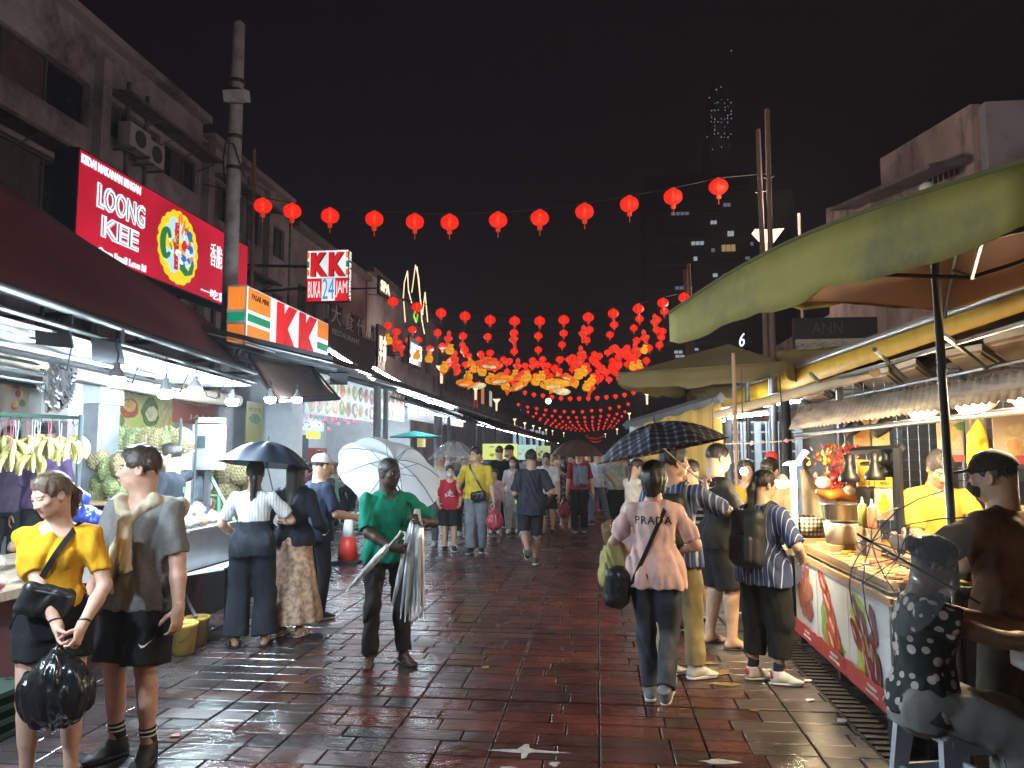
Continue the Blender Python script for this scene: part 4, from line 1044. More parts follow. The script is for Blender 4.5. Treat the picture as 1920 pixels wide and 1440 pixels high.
PS(fit_text('BUKA',(cx-w_*.31,YK-.02,cz-h_*.27),EX,EZ,w_*.30,h_*.32,wface,t));PS(fit_text('24',(cx+w_*.03,YK-.026,cz-h_*.26),EX,EZ,w_*.28,h_*.40,glow('lightbox_blue',(.03,.28,.66),.95),t));PS(fit_text('JAM',(cx+w_*.345,YK-.02,cz-h_*.27),EX,EZ,w_*.28,h_*.32,wface,t))
PS(fit_text('KK SUPERMART',(cx+w_/2+.01,YK+.13,cz),-EZ,EY,h_*.94,.15,wface,t,.01,bold=.03))
for dx in(-.47,.47):
 for q,mm in((.40,org),(.22,grn),(.06,org)):
  m=MB();m.box((cx+dx*w_,YK-.014,cz+q*h_),(w_*.05,.008,h_*.12));PS(m.build('stripe',mm,t))
m=MB();m.tube([(cx-w_/2,YK+.13,cz+.3),(XF,YK+.13,cz+.5)],.04,5);m.tube([(cx-w_/2,YK+.13,cz-.3),(XF,YK+.13,cz-.5)],.04,5);PS(m.build('bracket',mdark,t))
Xd=-7.4
t=thing('restaurant_board','unlit grey restaurant board with pale chinese characters behind the lightboxes','shop sign',(Xd,22,3.9));t.location.y=at(660,610,X=Xd).y
ya,yb=at(618,600,X=Xd).y,at(705,640,X=Xd).y
m=MB();m.box((Xd-.1,(ya+yb)/2,4.65),(.15,yb-ya,1.5));PS(m.build('board',mat('board_grey',(.05,.05,.055),rough=.7,var=.2),t))
PS(fit_text('大 食 代',(Xd,at(655,605,X=Xd).y,at(655,603,X=Xd).z),EY,EZ,(yb-ya)*.7,.55,mat('pale_letters',(.5,.5,.52)),t));PS(fit_text('RESTAURANT',(Xd,at(650,632,X=Xd).y,at(650,632,X=Xd).z),EY,EZ,(yb-ya)*.55,.16,mat('pale_letters',(.5,.5,.52)),t));PS(fit_text('ALOR',(Xd,at(690,628,X=Xd).y,at(690,628,X=Xd).z),EY,EZ,(yb-ya)*.26,.28,mat('pale_letters',(.5,.5,.52)),t))
Xn=-9.6;neon=glow('neon_warm_white',(1.,.80,.48),1.1)
t=thing('zigzag_neon','pale neon zigzag outline of pointed towers on the dark shophouse','neon sign',at(778,640,X=Xn))
for pl in(((756,560),(758,530),(764,508),(766,545),(772,568)),((772,548),(779,497),(785,520),(791,600),(796,626)),((782,500),(788,560),(793,590)),((792,590),(797,548),(802,604)),((757,565),(760,604))):
 m=MB();m.tube([at(*q,X=Xn)for q in pl],.03,5);PS(m.build('neon_tube',neon,t))
m=MB();m.tube([at(779,582,X=Xn),at(776,592,X=Xn),at(780,604,X=Xn),at(783,590,X=Xn)],.05,5);PS(m.build('green_tube',glow('neon_green',(.25,.7,.1),.8),t))
m=MB();m.tube([at(779,600,X=Xn-.1),at(779,640,X=Xn-.1)],.04,5);m.box((XF+1.1,at(779,600,X=Xn).y,6.8),(2.4,.06,.06));PS(m.build('support_post',mdark,t))
for px,py,txt,col,w_,h_,nm in((722,540,'SPA',(1.,.85,.6),1.5,.8,'small warm white lit letters fixed high on the dark shophouse'),(780,660,"UNCLE'S",(.5,.8,1.),2.4,1.3,'blue white lit letter sign hanging behind the yellow lanterns'),(717,655,'早 市',(1.,.9,.7),1.1,2.0,'tall pale lit character sign at the corner of the shophouse')):
 c=at(px,py,X=-9.);t=thing('lit_letter_sign',nm,'shop sign',c)
 m=MB();m.box(c+Vector((-.08,0,0)),(.1,w_,h_));PS(m.build('backboard',black,t))
 PS(fit_text(txt,c+Vector((.02,0,0)),EY,EZ,w_*.92,h_*.6,glow('letters_'+nm.split()[1],col,1.1),t,.03,bold=.03))
 m=MB();m.box(c+Vector((-1.6,0,0)),(2.9,.06,.06));PS(m.build('bracket',mdark,t))
# ------------------ awnings and canopies on the fruit side
tarp=mat('dark_red_tarpaulin',(.085,.012,.018),rough=.55,var=.25,vscale=2,bump=.4,bscale=7)
under=mat('pale_awning_lining',(.55,.56,.58),rough=.6,var=.15,vscale=1.5,bump=.4,bscale=8,stretch=(1,5,1))
t=thing('red_awning','dark red tarpaulin awning sloping over the fruit stall lamps','awning',(-4,6,2.6))
def sag(u,v):
 f=Vector((-2.88,.8,2.60)).lerp(Vector((-4.05,8.6,2.62)),v);k=[at(0,340,X=-5.6),at(150,446,X=-5.7),at(330,558,X=-5.9),at(458,655,X=-6.3)]
 v3=min((v-.23)/.77*3,2.999);i=max(int(v3),0);b_=k[i].lerp(k[i+1],v3-i)
 p=f.lerp(b_,u);p.z+=-.22*math.sin(math.pi*u)+.05*math.sin(9*v+4*u)*u*(1-u)*3;return p
def sag0(u,v):
 p=sag(u,max(0,v));return p
m=MB();m.sheet(lambda u,v:sag0(u,v),14,22,thick=.012);PS(m.build('tarpaulin',tarp,t))
m=MB();f0,f1=Vector((-2.88,.8,2.60)),Vector((-4.05,8.6,2.62));m.tube([f0,f1],.035,7);m.tube([f0+Vector((0,0,-.12)),f1+Vector((0,0,-.12))],.02,6)
for k in range(7):q=f0.lerp(f1,k/6);m.tube([q,q+Vector((-2.6,.3,-.02))],.022,6)
PS(m.build('frame',black,t))
m=MB()
def lin(u,v):p=f0.lerp(f1,v)+Vector((-.05-3.3*u,.2*u,-.16+.05*u+.025*math.sin(v*60)*(u>0)));return p
m.sheet(lin,10,60,thick=.01);PS(m.build('lining',under,t))
rp=random.Random(3)
for k in range(13):
 dx=-.12-.24*k+rp.uniform(-.06,.06);a_,b2=rp.uniform(0,.3),rp.uniform(.75,1.);dz=-.20+rp.uniform(-.05,.02);m=MB();m.tube([f0.lerp(f1,a_)+Vector((dx,0,dz)),f0.lerp(f1,b2)+Vector((dx-.05,0,dz+rp.uniform(-.03,.03)))],rp.choice((.010,.014,.02)),5);PS(m.build('pipe',rp.choice((mmetal,mdark,mat('pipe_white',(.45,.47,.5),rough=.5))),t))
for k in range(6):q=f0.lerp(f1,.25+.13*k)+Vector((-.1,0,-.2));m=MB();m.tube([q,q+Vector((-.25,.3,-.14)),q+Vector((-.5,.55,-.09)),q+Vector((-.7,.9,-.02))],.006,4);PS(m.build('cable',black,t))
t=thing('bamboo_blind','rolled up bamboo blind tied under the red awning','blind',at(210,690,X=-4.6));a,b_=at(-30,650,X=-4.75),at(445,752,X=-5.0)
m=MB();m.tube([a.lerp(b_,i/10)+Vector((0,0,-.05*math.sin(i*.314)))for i in range(11)],.085,10);PS(m.build('roll',mat('bamboo',(.52,.44,.34),rough=.8,var=.25,vscale=20,stretch=(12,1,12),bump=.4),t))
m=MB()
for k in(.15,.32,.5,.66,.84):q=a.lerp(b_,k);m.lathe([(.092,-.02),(.095,0),(.092,.02)],q,10,M=(b_-a).to_track_quat('Z','Y').to_matrix())
PS(m.build('tie',mat('tie_brown',(.12,.06,.03)),t))
for i,(px,py,d_,nm)in enumerate(((103,622,4.5,'black floodlight under the awning, the one closer to the awning front'),(204,655,5.0,'black floodlight hanging just above the largest white bulb'))):
 c=at(px,py,Y=d_);t=thing('floodlight',nm,'floodlight',c,.5,'black floodlights under the red awning')
 m=MB();m.hexa([(-.10,-.02,-.09),(.10,.05,-.10),(.10,.10,-.08),(-.10,.03,-.07),(-.11,-.04,.07),(.07,.02,.05),(.07,.07,.07),(-.11,.01,.09)]);m.build('housing',mdark,t)
 m=MB();m.tube([(-.08,0,.08),(-.08,0,.17)],.014,5);m.tube([(.08,.04,.05),(.08,.04,.15)],.014,5);m.build('bracket',mdark,t)
bulb_on=glow('led_bulb_white',(.70,.88,1.),900.,True)
PT=[]
for i,(px,py,d_,nm)in enumerate(((218,712,4.9,'largest glowing white bulb, hanging beside the black floodlight'),(310,736,5.9,'glowing white bulb on a looped black cord by the durian poster'),(366,730,6.6,'glowing white bulb before the red banner'),(435,752,7.4,'glowing white bulb above the white meter box'),(507,748,8.4,'glowing white bulb before the white column'),(557,748,9.4,'smallest glowing white bulb, by the food picture boards'),(-404,615,2.7,'added unseen white bulb continuing the row, lighting the yellow shirt woman'),(-1050,490,1.7,'last added unseen white bulb, lighting the couple from the open end of the awning'))):  # last two bulbs are out of view, added as front light on the couple
 c=at(px,py,Y=d_);t=thing('hanging_bulb',nm,'light bulb',c,0,'white bulbs over the fruit stall');k=1.0
 m=MB();m.lathe([(0,-.050),(.03,-.048),(.052,-.036),(.060,-.01),(.060,.012)],n=16);m.build('globe',bulb_on,t)
 m=MB();m.lathe([(.0605,.012),(.056,.03),(.036,.065),(.022,.085),(.022,.12),(.0,.122)],n=14);m.build('cap',mat('bulb_cap',(.16,.16,.17),rough=.5),t)
 m=MB();m.tube([(0,0,.12),(.01,0,.18),(-.015,0,.23),(0,0,2.47-c.z)],.006,5);m.build('cord',black,t)
 PT.append(c)
# ------------------ fruit stall
ORD=['first','second','third','fourth','fifth','sixth','seventh','eighth','ninth','tenth','eleventh','twelfth','thirteenth','fourteenth','fifteenth']
def pt(o,t):return L_(o,Vector(t.location))
def simple(name,label,cat,build,mats,loc,group=None,rz=0.):
 """a thing that is one mesh; build(mb) in local coordinates"""
 m=MB();build(m);o=m.build(name,mats);o.location=loc;o.rotation_euler=(0,0,rz);return tag(o,label,cat,group)
t=thing('fruit_counter','long low fruit counter with a dark red front behind the yellow shirt woman','market stall',(-4.3,5,0))
m=MB();m.box((.35,0,.36),(.06,4.6,.72));m.build('front_panel',mat('dark_red_cloth',(.05,.010,.010),rough=.8,var=.2,bump=.3,bscale=10),t)
m=MB();m.box((-.25,0,.74),(1.4,4.7,.06));m.build('counter_top',mat('counter_boards',(.22,.16,.11),rough=.7,stretch=(1,6,1),var=.25),t)
for sx in(-.85,.28):
 for sy in(-2.2,0,2.2):
  m=MB();m.box((sx,sy,.35),(.06,.06,.7));m.build('leg',mdark,t)
film=clear('clear_plastic_film',alpha=.30)
fruit_m=[mat('orange_fruit',(.62,.25,.10),rough=.4,var=.2),mat('peach_fruit',(.60,.36,.22),rough=.4,var=.2),mat('red_fruit',(.36,.035,.03),rough=.35,var=.25),mat('pale_fruit',(.62,.52,.36),rough=.4,var=.15),mat('yellow_fruit',(.62,.44,.08),rough=.4,var=.15)]
def ball_mesh(r,nm,sc=(1,1,.9)):
 m=MB();m.ball((0,0,0),(r*sc[0],r*sc[1],r*sc[2]),10,7);return m.mesh(nm)
fr_me=[]
for i,mm in enumerate(fruit_m):
 me=ball_mesh(.036,'fruit');me.materials.append(mm);fr_me.append(me)
def bag_film(seed):
 v,f=polygonise([el((0,0,.05),(.105,.10,.065),None,.02),rc((0,0,.09),(.02,.01,.16),.035,.015,.04)],.016,wrinkle=.018,wfreq=(26,26,22),seed=seed)
 me=bpy.data.meshes.new('bag');me.from_pydata(v.tolist(),[],f.tolist());me.polygons.foreach_set('use_smooth',[True]*len(f));me.materials.append(film);return me
film_me=[bag_film(i*2.3)for i in range(3)]
rb=random.Random(21);KND=['orange','peach','red','pale','yellow']
def fruit_bag(p,k,where):
 t=thing('fruit_bag',f'clear plastic bag of {KND[k]} fruit on {where}','fruit bag',p,rb.uniform(0,6),'plastic bags of fruit on the stalls')
 b_=bpy.data.objects.new('bag',film_me[rb.randrange(3)]);COL.objects.link(b_);b_.parent=t
 for i in range(6):
  a=i*1.05;o=bpy.data.objects.new('fruit',fr_me[k]);COL.objects.link(o);o.parent=t
  o.location=(.055*math.cos(a),.05*math.sin(a),.035)if i<5 else(0,0,.075)
for i in range(7):
 for j in range(4):
  y=2.95+i*.42+rb.uniform(-.05,.05)
  if y>5.4:continue
  fruit_bag((-3.98-j*.28+rb.uniform(-.04,.04),y,.775+.07*j),rb.choice((0,1,2,3,4)),'the long red counter')
for i in range(4):
 for j in range(3):fruit_bag((-4.05-j*.22,5.55+i*.2,.80+.05*j+.05*(i%2)),rb.choice((0,1,3)),'the counter by the cardboard box')
for i in range(3):
 for j in range(4):fruit_bag((-3.75-i*.2,6.45+j*.22,.985+.03*i),rb.choice((0,1,3,3)),'the grey steel tray')
for i in range(2):
 for j in range(3):fruit_bag((-3.85-i*.2,6.55+j*.22,1.07),rb.choice((0,3)),'the grey steel tray')
steel=mat('brushed_steel',(.42,.43,.45),rough=.35,metal=.6,var=.1,vscale=5)
t=thing('steel_tray','grey steel tray full of bagged fruit beside the grey shirt man','tray',(-3.95,6.85,.62))
m=MB();m.box((.34,0,.18),(.02,.95,.34));m.box((-.34,0,.18),(.02,.95,.34));m.box((0,-.47,.18),(.66,.02,.34));m.box((0,.47,.18),(.66,.02,.34));m.box((0,0,.33),(.64,.9,.02));m.build('tray_body',steel,t)
m=MB();m.box((.36,.02,.36),(.05,1.0,.02));m.build('rim',steel,t)
m=MB();m.hexa([(.36,-.5,-.02),(.66,-.38,.02),(.66,.55,.02),(.36,.5,-.02),(.36,-.5,.0),(.66,-.38,.04),(.66,.55,.04),(.36,.5,.0)]);m.build('lip',mat('white_tray',(.55,.56,.58),rough=.4),t)
m=MB()
for sx in(-.3,.3):
 for sy in(-.42,.42):m.box((sx,sy,-.30),(.04,.04,.62))
m.build('stand',mdark,t)
c=at(200,1002,Y=5.6);simple('cardboard_box','open tan cardboard box of bagged fruit between the woman and the man','box',lambda m:(m.box((0,-.15,0),(.36,.01,.16)),m.box((0,.15,0),(.36,.01,.16)),m.box((-.175,0,0),(.01,.29,.16)),m.box((.175,0,0),(.01,.29,.16)),m.box((0,0,-.07),(.34,.29,.01))),mat('cardboard',(.36,.23,.12),rough=.8),(c.x,5.6,.85))
v,f=polygonise([el((0,0,.07),(.12,.10,.09),None,.02),rc((-.02,0,.12),(-.03,0,.22),.03,.05,.05),el((.12,.02,.05),(.12,.09,.07),None,.04)],.014,wrinkle=.02,wfreq=(18,18,14),seed=4)
o=np_mesh('blue_bag',[(v,f)],[mat('blue_plastic',(.02,.035,.20),rough=.3,var=.2)]);o.location=at(163,990,Y=5.2);tag(o,'knotted dark blue plastic bag beside the tan cardboard box','plastic bag')
c=at(196,1045,Y=5.0);simple('weighing_scale','white topped kitchen scale on the counter below the cardboard box','scale',lambda m:(m.box((0,0,.05),(.2,.2,.10),taper=.8),m.lathe([(.02,.1),(.02,.14),(.13,.145),(.13,.155),(0,.156)],n=14)),[mat('scale_white',(.5,.5,.52))],(c.x-.1,5.1,.77))
t=thing('banana_rack','green pipe rack with hooks that carries the hanging bananas','rack',(-4.4,6,0));a,b_=at(-25,776,Y=6.),at(152,784,Y=6.)
m=MB();m.tube([a,b_],.018,7);pt(m.build('top_rail',mat('green_pipe',(.12,.24,.18),rough=.5),t),t)
m=MB();m.tube([Vector((b_.x,b_.y,0)),b_+Vector((0,0,.03))],.02,7);pt(m.build('post',mat('post_grey',(.10,.13,.14),rough=.5),t),t)
for k in range(9):
 m=MB();q=a.lerp(b_,.05+k*.11);m.tube([q,q+Vector((.0,-.02,-.04)),q+Vector((.03,-.03,-.07)),q+Vector((.05,-.02,-.05))],.004,4);pt(m.build('hook',mdark,t),t)
ban=mat('banana_skin',(.62,.56,.20),rough=.5,var=.18,vscale=9);banst=mat('banana_stalk',(.22,.20,.08),rough=.7)
def banana(L=.19):
 m=MB();P_,R_=[],[]
 for i in range(8):
  s_=i/7;a_=-1.25+1.5*s_;P_.append((.14*math.cos(a_)-.05,0,.14*math.sin(a_)+.02));R_.append(.0215*math.sin(math.pi*min(max(s_,.06),.95))**.5 if s_>.05 else.008)
 P_=[(p[0],p[1],-p[2])for p in P_];m.tube(P_,R_,7);return m.mesh('banana')
bme=banana();bme.materials.append(ban)
BN=[(8,858,6.0),(30,866,5.9),(52,858,6.05),(72,855,6.1),(92,862,5.9),(112,860,6.),(128,868,5.95),(143,856,6.05),(20,884,5.8),(60,890,5.85)]
col_s=[mat('string_pink',(.55,.12,.18)),mat('string_white',(.6,.6,.6))]
for k,(px,py,d_)in enumerate(BN):
 c=at(px,py-16,Y=d_);t=thing('banana_bunch',f'{ORD[k]} bunch of greenish yellow bananas hanging on strings, counted from the stall edge','bananas',c,0,'hanging banana bunches')
 for j in range(7):
  o=bpy.data.objects.new('banana',bme);COL.objects.link(o);o.parent=t
  o.rotation_euler=(rb.uniform(-.15,.15),rb.uniform(-.2,.35),j*.9+rb.uniform(-.2,.2));o.location=(rb.uniform(-.01,.01),rb.uniform(-.01,.01),-.01*(j%3))
 m=MB();m.tube([(0,0,-.04),(0,0,.03)],.016,6);m.build('stalk',banst,t)
 m=MB();m.tube([(0,0,.02),(.01,.0,1.945-c.z)],.004,4);m.tube([(0,0,.02),(-.02,.0,1.945-c.z)],.004,4);m.build('string',col_s[k%2],t)
def durian_mesh(nm,col):
 m=MB();vs,fs=[],[];n,k=44,26
 for i in range(k+1):
  for j in range(n):
   th,ph=math.pi*i/k,2*math.pi*(j+(i//2)%2)/n
   r_=.125*(1+.05*math.cos(5*ph))*(1.07 if j%2==0 and i%2==0 else.98);vs.append((r_*math.sin(th)*math.cos(ph),r_*math.sin(th)*math.sin(ph)*.95,r_*1.12*math.cos(th)))
 for i in range(k):
  for j in range(n):fs.append((i*n+j,i*n+(j+1)%n,(i+1)*n+(j+1)%n,(i+1)*n+j))
 m.add(vs,fs,0,False);m.tube([(0,0,.13),(.01,0,.18)],.014,6);me=m.mesh(nm)
 me.materials.append(mat('durian_husk_'+nm,col,rough=.8,var=.35,vscale=18));return me
dme=[durian_mesh('durian_green',(.20,.23,.10)),durian_mesh('durian_brown',(.22,.18,.09))]
DG='durians on the fruit stalls'
def durian(c,s_,where,k=0,tilt=None):
 o=bpy.data.objects.new('durian',dme[k]);COL.objects.link(o);o.location=c;o.scale=(s_,)*3;o.rotation_euler=(rb.uniform(-.5,.5),rb.uniform(-.5,.5),rb.uniform(0,6))if tilt is None else tilt
 return tag(o,f'spiky {("green", "brown")[k]} durian {where}','durian',DG)
t=thing('fruit_shelf','white wire shelf holding a row of big durians above head height','shelf',at(250,850,Y=7.9));a,b_=at(150,846,Y=7.9),at(352,846,Y=7.9)
m=MB();
for dy in(-.14,-.05,.05,.14):m.tube([a+Vector((0,dy,0)),b_+Vector((0,dy,0))],.008,5)
pt(m.build('wire',mat('white_wire',(.5,.5,.52),rough=.4),t),t);t.children[0]['kind']='stuff'
for q in(a,b_):
 for dy in(-.16,.16):
  m=MB();m.tube([Vector((q.x,q.y+dy,0)),q+Vector((0,dy,.35))],.014,6);pt(m.build('upright',mmetal,t),t)
for k,px in enumerate((172,200,228,252,276,300,322,342)):durian(at(px,826,Y=7.9),1.0 if k!=2 else 1.15,f'{ORD[k]} in the row on the white wire shelf',0 if k in(1,2,3,6)else 1)
t=thing('fruit_shelf','low dark rack stacked with durians behind the grey shirt man','shelf',at(240,935,Y=7.4));a,b_=at(175,938,Y=7.4),at(300,938,Y=7.4);m=MB();m.box((a+b_)/2+Vector((0,0,-.02)),(b_.x-a.x,.5,.03));m.box((a+b_)/2-Vector((0,0,.6)),(b_.x-a.x,.45,.03));pt(m.build('board',mwood,t),t)
for q in(a,b_):
 for dy in(-.2,.2):m=MB();m.box((q.x,q.y+dy,(q.z-.03)/2),(.04,.04,q.z-.04));pt(m.build('leg',mdark,t),t)
for px,py in((185,865),(205,880),(228,872),(190,905),(218,912),(243,900),(262,918),(182,926),(236,928)):durian(at(px,py,Y=7.4+rb.uniform(-.1,.1)),.9,'piled on the low dark rack',rb.choice((0,1)))
t=thing('stall_back_wall','pale partition at the back of the fruit stall covered with posters','partition',(-6.5,8,0));XB=-6.5
m=MB();m.box((XB-.05,7.4,1.55),(.08,8.6,3.1));pt(m.build('panel',mat('cream_panel',(.46,.45,.42),rough=.7,var=.12,vscale=2),t),t)
def poster(px0,py0,px1,py1,X,name,label,base,emit=0.,cat='poster'):
 A,B_=at(px0,py0,X=X),at(px1,py1,X=X);c=Vector((X,(A.y+B_.y)/2,0));zc=(at(px0,py0,X=X).z+at((px0),py1,X=X).z)/2
 ztop=(A.z+at(px1,py0,X=X).z)/2;A2=at(px0,py1,X=X);zt_,zb_=A.z,A2.z
 t=thing(name,label,cat,Vector((X,c.y,(zt_+zb_)/2)));w_,h_=abs(B_.y-A.y),zt_-zb_
 m=MB();m.box((0,0,0),(.02,w_,h_));m.build('board',glow('lit_print',base,emit,base=base)if emit else mat('print_base',base,rough=.4,var=.06,vscale=3),t)
 return t,w_,h_
PR=lambda col:mat('print',col,rough=.4,var=.3,vscale=14)
def food(t,y,z,rx,rz,col,l=.0,jag=.14,r_=rb,n=14,rot=0.,X=.012):blob_print((X,y,z),EY,EZ,rx,rz,PR(col),t,l,n,jag,'printed_food',rot,r_)
t,w_,h_=poster(205,712,325,808,XB+.03,'durian_poster','yellow green durian dessert poster with glasses and cut fruit',(.62,.60,.16))
food(t,-.1*w_,.38*h_,.3*w_,.1*h_,(.05,.30,.08));food(t,-.22*w_,-.02*h_,.13*w_,.22*h_,(.55,.12,.04));food(t,-.22*w_,.03*h_,.10*w_,.12*h_,(.75,.45,.12),.004);food(t,.1*w_,-.06*h_,.14*w_,.3*h_,(.15,.2,.05));food(t,.12*w_,-.1*h_,.09*w_,.17*h_,(.75,.68,.35),.004);food(t,.36*w_,-.05*h_,.11*w_,.28*h_,(.6,.5,.2));food(t,-.38*w_,-.3*h_,.1*w_,.16*h_,(.2,.22,.06))
fit_text('名 菓 榴 梿',(.014,.1*w_,.39*h_),EY,EZ,w_*.5,h_*.1,mat('print_red',(.5,.05,.03)),t,.003)
fit_text('榴莲冰',(.014,-.25*w_,.3*h_),EY,EZ,w_*.3,h_*.1,mat('print_white',(.7,.7,.7)),t,.003)
t,w_,h_=poster(160,805,215,828,XB+.5,'character_banner','yellow banner with red chinese characters above the durians',(.65,.50,.12));fit_text('名 菓 榴 梿',(.014,0,0),EY,EZ,w_*.85,h_*.6,mat('print_red',(.5,.05,.03)),t,.004)
t,w_,h_=poster(325,728,402,792,XB+.04,'red_banner','red and orange hanging banner beyond the durian poster',(.55,.10,.04));food(t,.1*w_,.2*h_,.3*w_,.15*h_,(.7,.25,.06));fit_text('JAN',(.014,.1*w_,-.3*h_),EY,EZ,w_*.5,h_*.16,mat('print_white',(.7,.7,.7)),t,.003)
t,w_,h_=poster(108,752,205,802,XB+.06,'brown_board','brown board with a white price card behind the bananas',(.20,.12,.08));food(t,.3*w_,-.05*h_,.16*w_,.34*h_,(.7,.7,.7),jag=.02)
t,w_,h_=poster(0,700,50,780,XB+.06,'fruit_photo_board','photo board of mixed fruit at the back of the stall',(.4,.3,.25))
for k in range(12):food(t,rb.uniform(-.4,.4)*w_,rb.uniform(-.4,.4)*h_,.1*w_,.09*h_,rb.choice([(.5,.1,.04),(.6,.35,.1),(.15,.25,.08),(.3,.05,.1)]),.001*k)
t,w_,h_=poster(462,752,490,832,-5.9,'yellow_green_banner','tall yellow and green banner beside the white column',(.45,.44,.12));food(t,0,.1*h_,.35*w_,.12*h_,(.06,.22,.10));fit_text('老字号',(.014,0,.32*h_),EY,EZ,w_*.8,h_*.1,mat('print_red',(.5,.05,.03)),t,.003)
for px,py,w_,h_,d_,nm,col in((168,715,.55,.5,7.6,'white freezer box on the stall behind the silver foil',(.6,.62,.65)),(130,735,.3,.62,7.4,'white styrofoam board leaning behind the silver foil',(.62,.62,.64)),(282,905,.78,.7,8.4,'white chest freezer with dark lettering behind the black shirt vendor',(.36,.38,.4))):
 c=at(px,py,Y=d_);t=thing('white_box',nm,'box',c);m=MB();m.box((0,0,0),(w_,.4,h_));m.build('body',mat('white_box',col,rough=.5,var=.06),t);m=MB();m.box((0,0,h_/2+.02),(w_+.02,.42,.035));m.build('lid',mat('white_lid',col,rough=.4),t)
 if 'lettering' in nm:fit_text('MUNICIPAL',(0,-.202,.05),EX,EZ,.55,.1,black,t,.004);fit_text('BY SIZE',(.05,-.202,-.1),EX,EZ,.5,.1,black,t,.004)
 m=MB();zb_=c.z-h_/2;m.box((0,0,-h_/2-zb_/2),(w_*.9,.36,zb_-.01));m.build('stand',mat('stand_grey',(.2,.21,.23)),t)
v,f=polygonise([el((0,0,0),(.17,.05,.26),None,.02)],.014,wrinkle=.05,wfreq=(13,13,12),seed=9)
o=np_mesh('foil_bag',[(v,f)],[mat('silver_foil',(.75,.76,.8),rough=.12,metal=1.,var=.05)]);o.location=at(108,725,Y=5.9);tag(o,'crumpled silver foil bag hanging over the bananas','foil bag')
c=at(392,838,Y=9.);t=thing('meter_box','white electric meter box with a small window on a post','meter box',(c.x,9.,0));k_=9/FPX
m=MB();m.box((0,0,c.z),(.34,.2,.56));m.build('casing',mat('box_white',(.40,.42,.43),rough=.5,var=.06),t)
m=MB();m.box((0,-.105,c.z-.02),(.30,.012,.46));m.build('door',mat('box_white',(.40,.42,.43),rough=.5,var=.06),t)
m=MB();m.box((-.04,-.115,c.z+.06),(.10,.01,.15));m.build('gauge_window',mat('gauge_dark',(.08,.10,.12),rough=.2),t)
m=MB();m.box((.03,-.0,c.z+.33),(.26,.2,.07));m.build('cap',mat('box_white',(.40,.42,.43),rough=.5,var=.06),t)
m=MB();m.box((0,0,(c.z-.28)/2),(.06,.06,c.z-.28));m.build('post',mmetal,t)
t=thing('green_rack','green painted metal frame rack stacked with durians beside the knit top woman','rack',at(400,1050,Y=9.1));grn_p=mat('green_paint',(.12,.27,.16),rough=.5,var=.15)
F=lambda px,py,d_=9.1:at(px,py,Y=d_)
for pl in((F(368,858),F(366,1118)),(F(376,858),F(447,992)),(F(440,985,9.1),F(440,1118)),(F(368,930),F(412,930)),(F(368,968),F(436,968)),(F(368,1006),F(444,1006)),(F(410,926),F(410,1006)),(F(368,858),F(368,858,9.8)),(F(366,1006,9.8),F(444,1006,9.8))):
 m=MB();m.tube(pl,.026,4);pt(m.build('bar',grn_p,t),t)
for px,py,s_,d_ in((395,880,1.3,9.5),(425,880,1.3,9.5),(452,884,1.3,9.5),(395,915,1.3,9.6),(425,920,1.35,9.6),(400,950,1.3,9.6),(432,955,1.3,9.6),(388,985,1.3,9.6),(420,988,1.25,9.6),(398,1032,1.3,9.6),(428,1030,1.3,9.7),(465,900,1.3,9.8),(470,935,1.3,9.8)):durian(at(px,py,Y=d_),s_,'stacked in the green metal frame',1)
t=thing('striped_barrier_board','red and white striped barrier board behind the green frame','barrier',at(385,945,Y=9.35));m=MB();m.box((0,0,0),(.16,.03,.6));m.build('board',mat('board_white',(.6,.6,.6)),t)
for k in range(3):
 m=MB();m.hexa([(-.082,-.02,-.26+.2*k),(.082,-.02,-.32+.2*k),(.082,.02,-.32+.2*k),(-.082,.02,-.26+.2*k),(-.082,-.02,-.16+.2*k),(.082,-.02,-.22+.2*k),(.082,.02,-.22+.2*k),(-.082,.02,-.16+.2*k)]);m.build('red_stripe',mat('board_red',(.4,.05,.06)),t)
A,B_=at(365,1010,Y=8.75),at(428,1116,Y=8.75);t=thing('durian_signboard','printed stall panel showing a cut durian at the foot of the green frame','printed panel',((A.x+B_.x)/2,8.75,(A.z+B_.z)/2));w_,h_=B_.x-A.x,A.z-B_.z
m=MB();m.box((0,.015,0),(w_,.03,h_));m.build('board',mat('panel_cream',(.42,.46,.24),rough=.5),t)
def fx(x,z,rx,rz,col,l,jag=.1,rot=0.,n=14):blob_print((x*w_,-.002,z*h_),EX,EZ,rx*w_,rz*h_,PR(col),t,l,n,jag,'printed_fruit',rot,rb)
fx(.25,.15,.3,.25,(.10,.14,.05),.001,.2);fx(-.1,-.18,.42,.22,(.45,.45,.25),.003,.05,.35);fx(-.1,-.16,.38,.17,(.55,.45,.10),.005,.06,.35);fx(-.12,-.10,.3,.07,(.62,.55,.22),.007,.1,.35);fx(.2,-.42,.14,.09,(.02,.12,.03),.004,.2,.5);fx(.4,-.36,.12,.08,(.02,.14,.04),.005,.2,-.4);fx(-.2,.42,.4,.06,(.4,.5,.3),.002,.05)
t2=thing('stall_plinth','black plinth box under the steel tray next to the printed durian panel','plinth',(-4.35,8.05,0));m=MB();m.box((0,0,.33),(.7,1.3,.66));m.build('box',black,t2)
